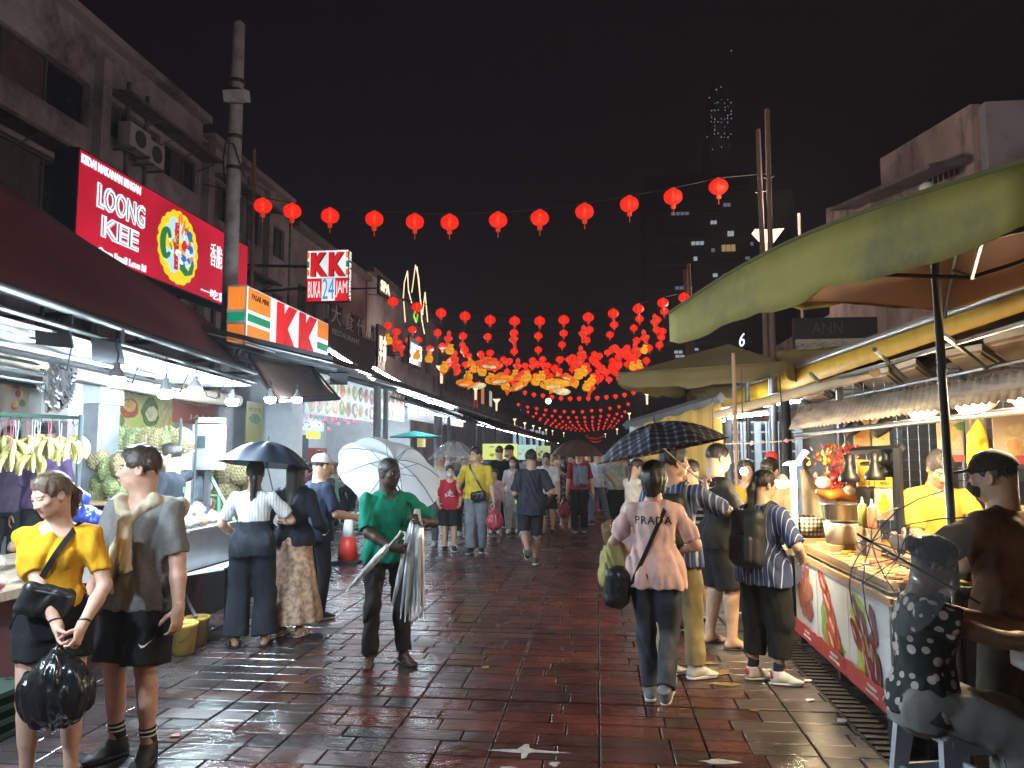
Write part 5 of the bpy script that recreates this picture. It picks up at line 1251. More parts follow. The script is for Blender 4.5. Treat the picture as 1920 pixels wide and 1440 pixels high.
for i,(px,py,d_,s_,nm)in enumerate(((343,1232,6.15,1.,'yellow plastic bucket with a wire handle, nearer to the grey shirt man'),(368,1214,6.45,.95,'second yellow plastic bucket standing just behind the first'))):
 c=at(px,py,Y=d_);t=thing('yellow_bucket',nm,'bucket',(c.x,d_,.005),0,'yellow buckets')
 t.scale=(s_,)*3;m=MB();m.lathe([(.0,0),(.085,0),(.108,.22),(.112,.222),(.114,.25),(.105,.25),(.10,.22),(.08,.02),(0,.02)],n=20);m.build('pail',mat('yellow_bucket',(.50,.34,.07),rough=.5,var=.12),t)
 m=MB();m.tube([(.108*math.cos(a),-.02-.10*math.sin(a),.22-.11*math.sin(a))for a in np.linspace(0,math.pi,9)],.004,5);m.build('handle',mdark,t)
simple('metal_rod','thin metal rod leaning on the stall above the yellow buckets','rod',lambda m:m.tube([at(335,1095,Y=6.9),at(368,1158,Y=6.3)],.014,6),mmetal,(0,0,0))
simple('plastic_crate','dark green plastic crate under the counter behind the woman','crate',lambda m:[m.box((0,0,z),(.5,.38,.03))for z in(.02,.1,.18,.26)]+[m.box((x,y,.14),(.04,.04,.28))for x in(-.23,-.08,.08,.23)for y in(-.17,.17)],mat('crate_green',(.012,.035,.022),rough=.5),(-3.72,4.3,0))
simple('folded_board','folded grey board leaning on the counter next to the woman','board',lambda m:(m.box((0,0,.4),(.05,.35,.8),rx=.05),m.box((.06,.02,.38),(.03,.3,.75),rx=.05)),mat('board_grey',(.25,.25,.25)),(-3.55,3.75,0))
c=at(504,840,Y=13.2);t=thing('white_column','broad white square column behind the white bulbs','column',(c.x,13.3,0));w_=88*13.2/FPX
m=MB();m.box((0,.2,1.5),(w_,.5,3.0));m.build('shaft',mat('column_white',(.76,.80,.84),rough=.6,var=.06),t);m=MB();m.box((0,.2,.12),(w_+.05,.55,.24));m.build('base',mplast2,t)
# ------------------ seafood restaurant row beyond
t=thing('grey_canopy','long dark canopy with white tube lights over the food picture boards','canopy',(-5.5,20,3))
xa,xb=-3.75,-4.2
m=MB();m.hexa([(xa,10.4,2.98),(-7.6,10.4,3.9),(-7.6,44,3.9),(xb,44,2.9),(xa,10.4,3.04),(-7.6,10.4,3.98),(-7.6,44,3.98),(xb,44,2.98)]);pt(m.build('roof',mat('canopy_dark',(.045,.045,.05),rough=.7,var=.2),t),t)
m=MB();m.hexa([(xa,10.4,2.93),(-7.5,10.4,3.85),(-7.5,30,3.85),(xa-.2,30,2.9),(xa,10.4,2.95),(-7.5,10.4,3.87),(-7.5,30,3.87),(xa-.2,30,2.92)]);pt(m.build('lining',mat('canopy_lining',(.5,.52,.55),rough=.6),t),t)
for k in range(11):y=10.6+k*3.3;m=MB();m.tube([(xa-.02*k*.6,y,2.86),(-7.4,y,3.78)],.03,5);pt(m.build('rafter',mmetal,t),t)
tube_on=glow('tube_light_cool',(.78,.90,1.),85.)
TL=[((617,657),(703,713),-3.9),((700,690),(764,727),-4.3),((747,732),(797,750),-4.0),((800,752),(850,766),-4.05)]
for i,(a,b_,X)in enumerate(TL):
 A,B_=at(*a,X=X),at(*b_,X=X);d_=(B_-A);n_=max(1,round(d_.length/1.5))
 for k in range(n_):
  q0,q1=A+d_*(k/n_),A+d_*((k+.93)/n_)
  t=thing('tube_lamp','white fluorescent tube under the long dark canopy edge','tube light',(q0+q1)/2,0,'fluorescent tubes under the canopy')
  m=MB();m.tube([q0,q1],.02,7);pt(m.build('tube',tube_on,t),t);m=MB();m.tube([q0+Vector((0,0,.035)),q1+Vector((0,0,.035))],.025,5);pt(m.build('fitting',mat('fitting_white',(.6,.6,.6)),t),t)
for i,(px,d_)in enumerate(((706,17.2),(722,17.8),(818,25.),(826,26.5),(892,33),(905,35))):
 c=at(px,850,Y=d_);t=thing('canopy_post',f'grey steel canopy post {("by the food picture boards", "by the food picture boards", "by the grey sign with gold letters", "by the grey sign with gold letters", "near the parked clear umbrella", "near the parked clear umbrella")[i]}','post',(c.x,d_,0),0,'grey canopy posts')
 m=MB();m.tube([(0,0,0),(0,0,3.25)],.09 if i in(0,2)else.06,9);m.build('shaft',mmetal,t)
FC=[(.55,.22,.12),(.60,.45,.25),(.45,.10,.06),(.25,.30,.12),(.6,.55,.45),(.20,.13,.09),(.5,.35,.12)]
XP=-5.6
for(x0,y0,x1,y1,n_,nm)in((572,692,704,775,20,'long white board of seafood dish photos by the steel posts'),(713,722,757,785,10,'narrower white board of dish photos beyond the steel posts')):
 t,w_,h_=poster(x0,y0,x1,y1,XP,'food_board',nm,(.62,.66,.70),0.,'menu board')
 for k in range(n_):
  cx,cz=((k//2+.5)/(n_/2)-.5)*w_*.94,(.22 if k%2 else-.24)*h_
  food(t,cx,cz,w_/n_*.85,h_*.2,rb.choice(FC),.0,.2);food(t,cx+.02,cz,w_/n_*.5,h_*.12,rb.choice(FC),.003,.3);food(t,cx-.02,cz+.03,w_/n_*.25,h_*.07,rb.choice(FC),.006,.3)
t,w_,h_=poster(764,738,832,786,XP,'grey_sign','grey fascia sign with gold lettering below the tube lights',(.20,.20,.22),0.,'shop sign');fit_text('円',(.014,-.18*w_,0),EY,EZ,w_*.13,h_*.55,mat('gold_letters',(.5,.38,.18),rough=.4),t,.02);fit_text("Gold's",(.014,.1*w_,-.02*h_),EY,EZ,w_*.32,h_*.4,mat('gold_letters',(.5,.38,.18),rough=.4),t,.02)
t,w_,h_=poster(833,758,868,795,XP,'white_fascia','white fascia with dark lettering next to the gold lettered sign',(.55,.52,.48),0.,'shop sign');fit_text('DIM SUM',(.014,0,0),EY,EZ,w_*.8,h_*.4,black,t,.01)
t=thing('restaurant','brightly lit open restaurant front with white tiled walls behind the diners','restaurant',(-8.6,19,0))
tile=mat('white_tile',(.60,.64,.66),rough=.4,var=.08,vscale=5)
m=MB();m.box((-9.4,19.5,1.6),(.1,12,3.2));pt(m.build('back_wall',tile,t),t);m=MB();m.box((-7.9,25.5,1.6),(3,.1,3.2));pt(m.build('side_wall',tile,t),t);m=MB();m.box((-7.9,13.9,1.6),(3,.1,3.2));pt(m.build('side_wall',tile,t),t)
m=MB();m.box((-7.9,19.5,3.25),(3.0,11.4,.08));pt(m.build('ceiling',tile,t),t)
for k,(y,w_,h_,col)in enumerate(((15.3,.9,1.7,(.06,.07,.09)),(17.,1.1,.8,(.5,.4,.1)),(18.9,.8,1.6,(.10,.10,.12)),(20.6,1.2,1.0,(.45,.45,.40)),(22.6,.9,1.8,(.05,.05,.06)),(24.2,1.,.9,(.4,.08,.05)))):
 m=MB();m.box((-9.2,y,.4+h_/2+(.5 if h_<1.2 else 0)),(.3,w_,h_));pt(m.build('wall_unit',mat('unit',col,rough=.4),t),t)
for k in range(4):
 m=MB();m.tube([(-7.2,14.6+2.8*k,3.1),(-7.2,16.2+2.8*k,3.1)],.025,6);pt(m.build('ceiling_tube',glow('tube_light_cool',(.78,.90,1.),85.),t),t)
t,w_,h_=poster(566,782,606,806,-6.0,'blue_neon_box','small blue and white lit box sign under the food picture board',(.35,.55,.9),1.0,'shop sign');fit_text('美味鲜',(.014,.1*w_,.05*h_),EY,EZ,w_*.6,h_*.6,glow('letters_white',(1,1,1),1.2),t,.01);
m=MB();m.box((-.05,0,h_/2+.5),(.02,.02,1.));m.build('hanger',mdark,t)
t,w_,h_=poster(575,808,600,822,-6.3,'yellow_notice','yellow lit notice hanging in the restaurant front',(.8,.6,.1),.7,'notice');m=MB();m.box((0,0,h_/2+.6),(.01,.01,1.2));m.build('hanger',mdark,t)
t=thing('fairy_lights','string of tiny red and pink lights across the restaurant front','string lights',at(630,792,X=-5.7));rl=glow('fairy_red',(1.,.12,.18),2.2,False)
m=MB();P_=[at(562+145*k/24,790+5*math.sin(k*.9)+4*math.sin(k*2.3),X=-5.7)for k in range(25)];m.tube(P_,.006,4);pt(m.build('wire',black,t),t)
for k,q in enumerate(P_):m=MB();m.ball(q+Vector((0,0,rb.uniform(-.1,.1))),.03,6,4);pt(m.build('lamp',rl,t),t)
t=thing('brown_awning','drooping brown awning flap below the white lightbox sign','awning',at(560,700,Y=10.5))
def flap(u,v):
 a=at(468,668,Y=9.6).lerp(at(588,690,Y=12.6),u);b_=at(520,752,Y=9.2).lerp(at(636,747,Y=11.),u);p=a.lerp(b_,v);p.z-=.08*math.sin(math.pi*v);return p
m=MB();m.sheet(flap,8,8,thick=.015);pt(m.build('canvas',mat('brown_canvas',(.11,.065,.05),rough=.8,var=.2,bump=.3,bscale=8),t),t)
m=MB();m.tube([flap(0,1),flap(1,1)],.03,6);m.tube([flap(0,0),flap(1,0)],.03,6);m.tube([flap(0,0),flap(0,1)],.02,5);m.tube([flap(1,0),flap(1,1)],.02,5);pt(m.build('frame',mdark,t),t)
simple('loudspeaker','black loudspeaker box hung before the food picture board','loudspeaker',lambda m:(m.box((0,0,0),(.3,.24,.2),rx=.2,rz=.3),m.tube([(0,.1,.05),(-.2,.3,.2)],.02,5)),mdark,at(635,709,Y=12.5))
cv=[mat('canvas_'+n_,c_,rough=.8,var=.15)for n_,c_ in(('slate',(.06,.08,.10)),('teal',(.03,.26,.24)),('cream',(.36,.31,.25)),('black',(.02,.02,.022)),('rust',(.2,.07,.04)))]
FA=[(20.,27,-4.4,2.55,1.0,0,'slate awning sloping down just past the grey sign with gold letters'),(28,36,-4.2,2.5,1.2,3,'black awning lit beneath by white tubes'),(37,46,-4.3,2.5,1.2,2,'cream lined awning beyond the black awning'),(47,58,-4.4,2.5,1.3,3,'black awning farther along the stalls'),(60,74,-4.5,2.5,1.3,0,'distant slate awning near the lamp posts'),(77,100,-4.5,2.5,1.3,4,'farthest rust coloured awning at the street end')]
for ya,yb,x_,z_,dz,k,nm in FA:
 t=thing('stall_awning',nm,'awning',(x_,(ya+yb)/2,z_),0,'awnings along the far stalls')
 m=MB();m.hexa([(x_+.6,ya,z_),(x_-2.4,ya,z_+dz),(x_-2.4,yb,z_+dz),(x_+.6,yb,z_),(x_+.6,ya,z_+.05),(x_-2.4,ya,z_+dz+.05),(x_-2.4,yb,z_+dz+.05),(x_+.6,yb,z_+.05)]);pt(m.build('canvas',cv[k],t),t)
 for q in range(2):m=MB();m.tube([(x_-.3-.5*q,ya+.3,z_+.22+.2*q),(x_-.3-.5*q,yb-.3,z_+.22+.2*q)],.025,5);pt(m.build('tube_lamp',glow('tube_light_cool_far',(.86,.93,1.),16.),t),t)
 for yy in(ya+.2,yb-.2):m=MB();m.tube([(x_+.4,yy,0),(x_+.4,yy,z_+.08)],.05,6);pt(m.build('post',mmetal,t),t)
c=at(778,818,Y=19);t=thing('teal_parasol','small flat teal parasol over a stall beyond the white umbrella','parasol',(c.x,19,0));z_=c.z
m=MB();m.lathe([(.0,z_+.14),(.66,z_-.0),(.66,z_-.04),(0,z_+.10)],n=8);m.build('canopy',cv[1],t);m=MB();m.tube([(0,0,0),(0,0,z_+.1)],.03,6);m.build('pole',mmetal,t)
t,w_,h_=poster(783,822,797,838,-4.6,'yellow_menu','small yellow and white lit menu under the teal parasol',(.75,.62,.25),.55,'menu board');m=MB();m.box((0,0,-h_/2-.7),(.03,.03,1.4));m.build('post',mmetal,t)
MBZ=[(905,832,970,862,(.62,.68,.18),.75,'wide yellow green lit menu board behind the two dark caps'),(971,834,1005,862,(.45,.65,.6),.6,'pale lit menu board with black brush marks beside the yellow green one'),(1006,836,1032,858,(.5,.6,.25),.5,'small greenish lit menu panel next to the dark parasol')]
for x0,y0,x1,y1,col,e_,nm in MBZ:
 A,B_=at(x0,y0,Y=22),at(x1,y1,Y=22);c=(A+B_)/2;t=thing('lit_menu_board',nm,'menu board',c);w_,h_=B_.x-A.x,A.z-B_.z
 m=MB();m.box((0,.04,0),(w_,.08,h_));m.build('panel',glow('menu_'+nm.split()[0],col,e_),t)
 for k in range(7):blob_print((rb.uniform(-.4,.4)*w_,-.002,rb.uniform(-.35,.35)*h_),EX,EZ,rb.uniform(.05,.12)*w_,rb.uniform(.05,.13)*h_,rb.choice([PR((.3,.45,.05)),PR((.1,.3,.4)),PR((.55,.5,.1))]),t,.002,9,.3,'printed_picture',0,rb)
 m=MB();m.box((0,.06,-h_/2-(c.z-h_/2)/2),(.08,.05,c.z-h_/2-.02));m.build('post',mmetal,t)
def cone(px,py,d_,nm,s_=1.):
 c=at(px,py,Z=0.0);t=thing('traffic_cone',nm,'traffic cone',(c.x,c.y,.004),0,'traffic cones');t.scale=(s_,)*3
 m=MB();m.box((0,0,.02),(.40,.40,.04));m.build('base',black,t)
 m=MB();m.lathe([(.155,.04),(.10,.40)],n=18);m.lathe([(.056,.64),(.03,.75),(0,.755)],n=18);m.build('body',mat('cone_red',(.50,.03,.02),rough=.45),t)
 m=MB();m.lathe([(.102,.39),(.057,.65)],n=18);m.build('white_band',mat('cone_white',(.6,.6,.6),rough=.3),t)
cone(652,1055,0,'red traffic cone standing right behind the green polo man');cone(790,994,0,'red and white cone between the white umbrella and the boy');cone(768,986,0,'cone mostly hidden by the white umbrella')
def plastic_chair(loc,rz,nm):
 t=thing('plastic_chair',nm,'chair',loc,rz,'plastic chairs by the restaurant');pc=mat('chair_plastic',(.45,.52,.60),rough=.4)
 m=MB();m.box((0,0,.43),(.42,.42,.03));m.build('seat',pc,t)
 for k in range(5):m=MB();m.tube([(-.14+.07*k,-.2,.44),(-.17+.085*k,-.25,.66),(-.13+.065*k,-.27,.82)],.012,5);m.build('slat',pc,t)
 m=MB();m.tube([(-.2,-.2,.44),(-.22,-.25,.7),(-.1,-.28,.86),(.1,-.28,.86),(.22,-.25,.7),(.2,-.2,.44)],.02,6);m.build('back_frame',pc,t)
 for sx in(-1,1):
  for sy in(-1,1):m=MB();m.tube([(.18*sx,.18*sy,.43),(.22*sx,.22*sy,0)],[.024,.018],6);m.build('leg',pc,t)
plastic_chair(at(616,985,Z=0),3.0,'pale plastic chair with a slatted back beside the clear bags');plastic_chair(at(800,965,Z=0),3.4,'pale plastic chair behind the red and white cone')
for i,(px,d_)in enumerate(((600,17),(640,18.5),(668,21))):
 c=at(px,900,Y=d_);t=thing('dining_table',('folding table behind the stroller','folding table in front of the green top diner','folding table near the steel posts')[i],'table',(c.x,d_,0),0,'restaurant tables')
 m=MB();m.box((0,0,.74),(1.,.9,.04));m.build('table_top',mat('table_red',(.22,.05,.04),rough=.4),t)
 for sx in(-.4,.4):
  for sy in(-.35,.35):m=MB();m.tube([(sx,sy,0),(sx,sy,.72)],.02,6);m.build('leg',mmetal,t)
v,f=polygonise([el((0,0,.14),(.42,.3,.17),None,.05),el((.3,.1,.1),(.3,.25,.12),None,.08)],.035,wrinkle=.07,wfreq=(8,8,8),seed=3)
o=np_mesh('rubbish_bag',[(v,f)],[clear('milky_film',(.8,.84,.9),.55)]);o.location=at(648,985,Z=.0);tag(o,'heap of milky clear rubbish bags on the paving by the black bin','rubbish bag')
def leaves(m):
 for k in range(16):q=Vector((rb.uniform(-.3,.3),rb.uniform(-.2,.2),.03+.05*rb.random()));m.add([q+Vector((-.09,0,0)),q+Vector((0,-.05,.05)),q+Vector((.11,.02,.02)),q+Vector((0,.05,.04))],[(0,1,2,3)])
simple('green_leaves','scattered green leaves lying in front of the clear rubbish bags','leaves',leaves,mat('leaf_green',(.03,.09,.035),rough=.5),at(668,1000,Z=.0))
c=at(562,1085,Z=0);t=thing('black_bin','tall black rubbish bin with a rolled rim behind the long skirt','bin',(c.x,c.y+.1,0));m=MB();m.lathe([(0,.0),(.20,0),(.27,.86),(.29,.87),(.29,.90),(.25,.9),(.18,.05),(0,.05)],n=20);m.build('drum',black,t);m=MB();m.tube([(.28*math.cos(a),.28*math.sin(a),.80)for a in np.linspace(0,6.28,17)],.014,5);m.build('rim',mdark,t)
t=thing('stroller','black folded pushchair frame beside the plastic chair','pushchair',at(588,990,Z=0));m=MB()
for pl in(((-.3,0,.05),(.1,0,.6),(.3,0,1.0)),((-.3,.4,.05),(.1,.4,.6),(.3,.4,1.0)),((.35,0,.05),(.05,0,.6)),((.35,.4,.05),(.05,.4,.6)),((.3,0,1.),(.3,.4,1.))):m.tube(pl,.018,6)
m.build('frame',mdark,t);m=MB();m.sheet(lambda u,v:Vector((-.15+.4*u,.4*v,.45+.35*math.sin(u*2.6))),8,4,thick=.02);m.build('hood',black,t)
for sx in(-.3,.35):
 for sy in(0,.4):m=MB();m.lathe([(.09,-.015),(.10,0),(.09,.015)],(sx,sy,.10),14,M=Matrix.Rotation(R(90),3,'X'));m.build('wheel',black,t)
t=thing('folding_trolley','black metal folding stand lying on the paving next to the cone','trolley',at(598,1085,Z=0));m=MB()
for pl in(((-.3,0,.3),(.05,0,.06),(.2,.0,.02)),((-.3,.2,.28),(.1,.2,.12),(.24,.2,.02)),((-.3,0,.02),(.0,.1,.1),(.1,.1,.02)),((-.28,0,.3),(-.28,.2,.28))):m.tube(pl,.016,6)
m.build('frame',mdark,t)
# ------------------ satay stall
XC=1.74;Y0,Y1=4.85,7.05
t=thing('satay_counter','long satay counter with printed sausage panels and a dark wooden frame','food stall',(XC+.3,(Y0+Y1)/2,0))
dwood=mat('dark_stained_wood',(.06,.038,.025),rough=.6,var=.3,stretch=(1,1,6))
for y in(Y0+.03,(Y0+Y1)/2,Y1-.03):
 for x in(XC+.03,XC+.62):m=MB();m.box((x,y,.41),(.06,.06,.78));pt(m.build('leg',dwood,t),t)
m=MB();m.box((XC+.32,(Y0+Y1)/2,.79),(.68,Y1-Y0+.04,.03));pt(m.build('counter_top',mwood,t),t)
m=MB();m.box((XC-.015,(Y0+Y1)/2,.785),(.03,Y1-Y0+.04,.05));pt(m.build('top_edge',mwood,t),t)
m=MB();m.box((XC+.32,(Y0+Y1)/2,.2),(.6,Y1-Y0-.1,.03));pt(m.build('shelf',dwood,t),t)
m=MB();m.box((XC+.33,Y0+.05,.62),(.5,.02,.2));pt(m.build('end_board',mat('pale_board',(.35,.27,.17),rough=.7,var=.2),t),t)
zb_,zt_=.13,.76
def pnl(ya,yb,base):
 m=MB();m.box((XC-.012,(ya+yb)/2,(zb_+zt_)/2),(.016,yb-ya-.01,zt_-zb_));o=pt(m.build('printed_panel',mat('panel_white',(.62,.66,.68),rough=.35,var=.05),t),t);return o
def pp(y,z,ry,rz,col,l,jag=.1,rot=0.,n=16):return pt(blob_print((XC-.021,y,z),-EY,EZ,ry,rz,PR(col),t,l,n,jag,'printed_food',rot,rb),t)
r6=random.Random(6)
for ya,yb in((Y0,5.62),(5.62,6.38),(6.38,Y1)):pnl(ya,yb,None)
for ya,yb,k in((Y0,5.62,0),(5.62,6.38,1),(6.38,Y1,2)):
 ym=(ya+yb)/2;wq=yb-ya
 if k==0:
  pp(ym+.18,.62,.16,.12,(.35,.55,.05),.001,.25);pp(ym+.1,.35,.14,.12,(.35,.5,.06),.001,.3)
  for j,(dy,z,ro)in enumerate(((.20,.60,-.9),(.22,.45,-.7),(.06,.52,-1.1),(-.12,.58,-1.2),(-.10,.40,-1.3),(.04,.34,-1.2),(-.18,.30,-1.4),(-.08,.24,-1.3))):pp(ym+dy,z,.14,.055,(.16+.05*(j%2),.04,.05),.003+.001*j,.12,ro);pp(ym+dy+.01,z+.015,.05,.014,(.55,.32,.36),.012+.001*j,.3,ro)
  for j in range(5):pp(ym+r6.uniform(-.15,.1),r6.uniform(.25,.5),.07,.005,(.6,.4,.15),.022,.1,-1.0)
 elif k==1:
  pp(ym+.12,.40,.14,.22,(.22,.42,.10),.001,.3);pp(ym-.1,.25,.18,.08,(.25,.42,.12),.001,.3)
  for j,(dy,z)in enumerate(((.16,.64),(.06,.52),(-.05,.38),(-.02,.27))):pp(ym+dy,z,.19,.072,(.45,.085,.05),.003+.002*j,.06,-.6);pp(ym+dy+.03,z+.02,.08,.018,(.70,.40,.36),.005+.002*j,.2,-.6);pp(ym+dy-.06,z-.01,.05,.008,(.12,.03,.02),.005+.002*j,.1,-1.4)
 else:
  for j in range(9):pp(ym+r6.uniform(-.16,.18),r6.uniform(.3,.68),.11,.08,r6.choice([(.32,.10,.07),(.45,.18,.12),(.25,.06,.05)]),.002+.001*j,.25)
 pl=[(-wq/2+.008,zb_-.4),(wq/2-.008,zb_-.4)]+[(wq/2-.008-(wq-.016)*j/12,.25+r6.uniform(-.015,.015)-.4)for j in range(13)]
 m=MB();m.prism(pl,.003,(XC-.048,ym,.4),-EY,EZ);pt(m.build('red_band',mat('band_red',(.42,.045,.05),rough=.4),t),t)
 pt(fit_text('MIXED SATAY',(XC-.05,ym-.12,.205),-EY,EZ,wq*.22,.022,mat('print_white',(.7,.7,.7)),t,.003),t);pt(fit_text('FRESH FROM THE GRILL',(XC-.05,ym-.12,.17),-EY,EZ,wq*.3,.018,mat('print_white',(.7,.7,.7)),t,.003),t)
t2=thing('cart_foot','black steel bracket foot sticking out under the near end of the satay counter','bracket',(XC-.02,4.62,0));m=MB();m.box((-.07,0,.08),(.02,.2,.16));m.box((.07,0,.08),(.02,.2,.16));m.box((0,0,.16),(.18,.22,.015));m.box((0,.12,.08),(.12,.02,.16));m.box((.3,.25,.09),(.5,.05,.05));m.build('foot',mdark,t2);m=MB();m.box((-.02,-.02,.172),(.10,.16,.004));m.build('steel_plate',steel,t2)
trm=mat('tray_wood',(.26,.17,.09),rough=.6,var=.2,stretch=(1,5,1));paper=mat('greased_paper',(.40,.29,.17),rough=.6,var=.12)
for ya,yb,xa,xb,z,nm in((4.9,6.95,XC+.0,XC+.32,.86,'front wooden tray of satay skewers along the counter edge'),(5.1,6.95,XC+.34,XC+.62,.93,'raised rear tray of fried skewers behind the front one')):
 t=thing('food_tray',nm,'tray',((xa+xb)/2,(ya+yb)/2,.807));w_,l_=xb-xa,yb-ya;h=z-.807
 m=MB();m.box((0,0,h-.02),(w_,l_,.02));m.build('tray_base',paper,t)
 for x in(-w_/2+.01,w_/2-.01):m=MB();m.box((x,0,h+.008),(.02,l_,.05));m.build('side_rail',trm,t)
 for y in(-l_/2+.01,l_/2-.01):m=MB();m.box((0,y,h+.008),(w_-.045,.02,.05));m.build('end_rail',trm,t)
 for k in range(5):m=MB();m.box((0,-l_/2+l_*(k+.5)/5,(h-.03)/2),(w_-.04,.04,h-.032));m.build('bearer',trm,t)
def skewer_mesh(k,col):
 m=MB();m.tube([(-.15,0,0),(.15,0,.004)],.0036,5,0)
 r7=random.Random(k);P_=[(-.02+.14*i/9,r7.uniform(-.003,.003),.003)for i in range(10)]
 m.tube(P_,[.006]+[r7.uniform(.014,.022)for _ in range(8)]+[.006],7,1);me=m.mesh('satay_skewer');me.materials.append(mat('bamboo_stick',(.60,.45,.24),rough=.7));me.materials.append(mat('satay_meat_%d'%k,col,rough=.35,var=.35,vscale=40,bump=.5,bscale=60));return me
SK=[skewer_mesh(i,c_)for i,c_ in enumerate(((.30,.10,.025),(.40,.16,.035),(.20,.06,.02),(.44,.25,.05),(.48,.33,.10)))]
SN=['glossy brown','orange brown','dark red','golden','pale yellow']
def skew(x,y,z,k,rz,where,tilt=0.):
 o=bpy.data.objects.new('satay_skewer',SK[k]);COL.objects.link(o);o.location=(x,y,z);o.rotation_euler=(rb.uniform(-.1,.1),tilt,rz)
 tag(o,f'{SN[k]} satay skewer {where}','skewer','satay skewers on the stall')
for i in range(58):skew(XC+.16+rb.uniform(-.02,.02),4.96+i*.0342,.872+.012*(i%3),(0,0,1,2,2,0,1,4,3)[(i//4)%9],rb.uniform(-.25,.05),'lying on the front wooden tray')
for i in range(34):skew(XC+.15+rb.uniform(-.05,.06),5.+rb.uniform(0,1.9),.905,rb.choice((0,1,2,3)),rb.uniform(-.4,.2),'lying on the front wooden tray')
for i in range(46):skew(XC+.48+rb.uniform(-.02,.02),5.16+i*.0382,.942+.012*(i%2),(3,3,4,1,3,4)[(i//5)%6],rb.uniform(-.25,.05),'on the raised rear tray')
def lathe_thing(name,label,cat,prof,mm,loc,group=None,n=20):return simple(name,label,cat,lambda m:m.lathe(prof,n=n),mm,loc,group)
c=at(1582,985,Y=6.35);lathe_thing('white_pail','white round pail standing behind the trays under the steel pot','pail',[(0,0),(.135,0),(.15,.14),(.15,.16),(0,.16)],mat('pail_white',(.55,.5,.42),rough=.5),(c.x,6.35,.96));
lathe_thing('steel_pot','wide shiny steel pot resting on the white pail','pot',[(0,0.01),(.12,.01),(.155,.03),(.165,.14),(.18,.145),(.18,.15),(.16,.15),(.15,.04),(0,.03)],mat('steel_pot',(.62,.58,.52),rough=.22,metal=.9,var=.08),(c.x,6.35,1.122))
m=MB();m.box((c.x,6.35,.88),(.3,.3,.15));tag(m.build('pot_stand',trm),'low wooden block carrying the white pail on the counter','stand')
sq=[(0,0),(.032,0),(.034,.02),(.034,.13),(.028,.15),(.012,.165),(.006,.21),(0,.212)]
for px,py,d_,col,nm in((1618,985,6.0,(.22,.25,.05),'squeeze bottle of green sauce behind the trays'),(1636,990,5.9,(.50,.14,.06),'squeeze bottle of red sauce next to the green one'),(1829,1098,4.35,(.62,.42,.04),'yellow squeeze bottle on the grill cart')):
 c=at(px,py,Y=d_);t=thing('squeeze_bottle',nm,'bottle',c,0,'sauce squeeze bottles');m=MB();m.lathe(sq[:5],n=14);m.build('bottle',mat('sauce_'+nm.split()[-1],col,rough=.35,var=.06),t);m=MB();m.lathe([(.029,.150),(.012,.167),(.006,.21),(0,.212)],n=12);m.build('nozzle',mat('nozzle',col if d_<5 else(.6,.55,.48),rough=.4),t)
 if d_>5:m=MB();m.box((0,0,-(c.z-.84)/2-.002),(.08,.08,c.z-.845));m.build('stand',trm,t)
for px,py,col,r_,h_,nm in((1781,1095,(.45,.02,.03),.033,.13,'red drink can with a white letter at the post'),(1808,1098,(.05,.04,.035),.03,.10,'dark glass jar between the red can and the yellow bottle'),(1845,1098,(.06,.055,.05),.03,.12,'dark tin beside the yellow squeeze bottle'),(1862,1096,(.12,.11,.10),.034,.10,'steel tumbler at the end of the sauce row')):
 c=at(px,py,Y=4.35);o=lathe_thing('sauce_can',nm,'can',[(0,0),(r_,0),(r_*1.02,.005),(r_*1.02,h_-.008),(r_*.85,h_),(0,h_)],mat('can_'+nm.split()[0],col,rough=.3,metal=.3),c,'cans and jars on the grill cart')
 if 'letter' in nm:fit_text('F',(0,-.034,.075),EX,EZ,.03,.07,mat('print_white',(.7,.7,.7)),o,.004)
t=thing('grill_cart','dark metal grill cart behind the seated woman with skewers on top','grill',(2.25,4.45,0));
c=at(1800,1100,Y=4.35);zt_=c.z
m=MB();m.box((0.05,0,zt_-.02),(1.0,.55,.03));m.build('shelf',mdark,t);m=MB();m.box((.05,.1,zt_-.3),(.95,.3,.5));m.build('body',mat('cart_dark',(.05,.035,.025),rough=.6,var=.3),t)
for sx in(-.42,.5):
 for sy in(-.24,.24):m=MB();m.box((sx,sy,zt_/2-.03),(.04,.04,zt_-.04));m.build('leg',mdark,t)
m=MB();m.box((0,.28,zt_+.14),(.7,.34,.03));m.build('grill_plate',steel,t);m=MB();m.box((0,.12,zt_+.06),(.7,.02,.13));m.build('grill_front',mat('grill_front',(.14,.09,.05),rough=.5),t)
for i in range(16):skew(1.97+i*.04,4.72+rb.uniform(-.03,.03),zt_+.17+.012*(i%2),rb.choice((0,2)),1.57+rb.uniform(-.7,.7),'roasting on the grill plate')
m=MB();P_=[at(*q,Y=4.2)for q in((1795,1090),(1820,1095),(1850,1110),(1858,1135),(1852,1160))];m.tube(P_,.011,7);tag(m.build('gas_hose',mat('yellow_hose',(.5,.32,.08),rough=.4)),'yellow gas hose looping below the sauce bottles','hose')
c=at(1491,1003,Y=6.75);t=thing('green_lamp_post','pale green square post with a clip lamp standing on the satay counter','lamp post',(c.x,6.75,.81));ztp=at(1491,872,Y=6.75).z-.81
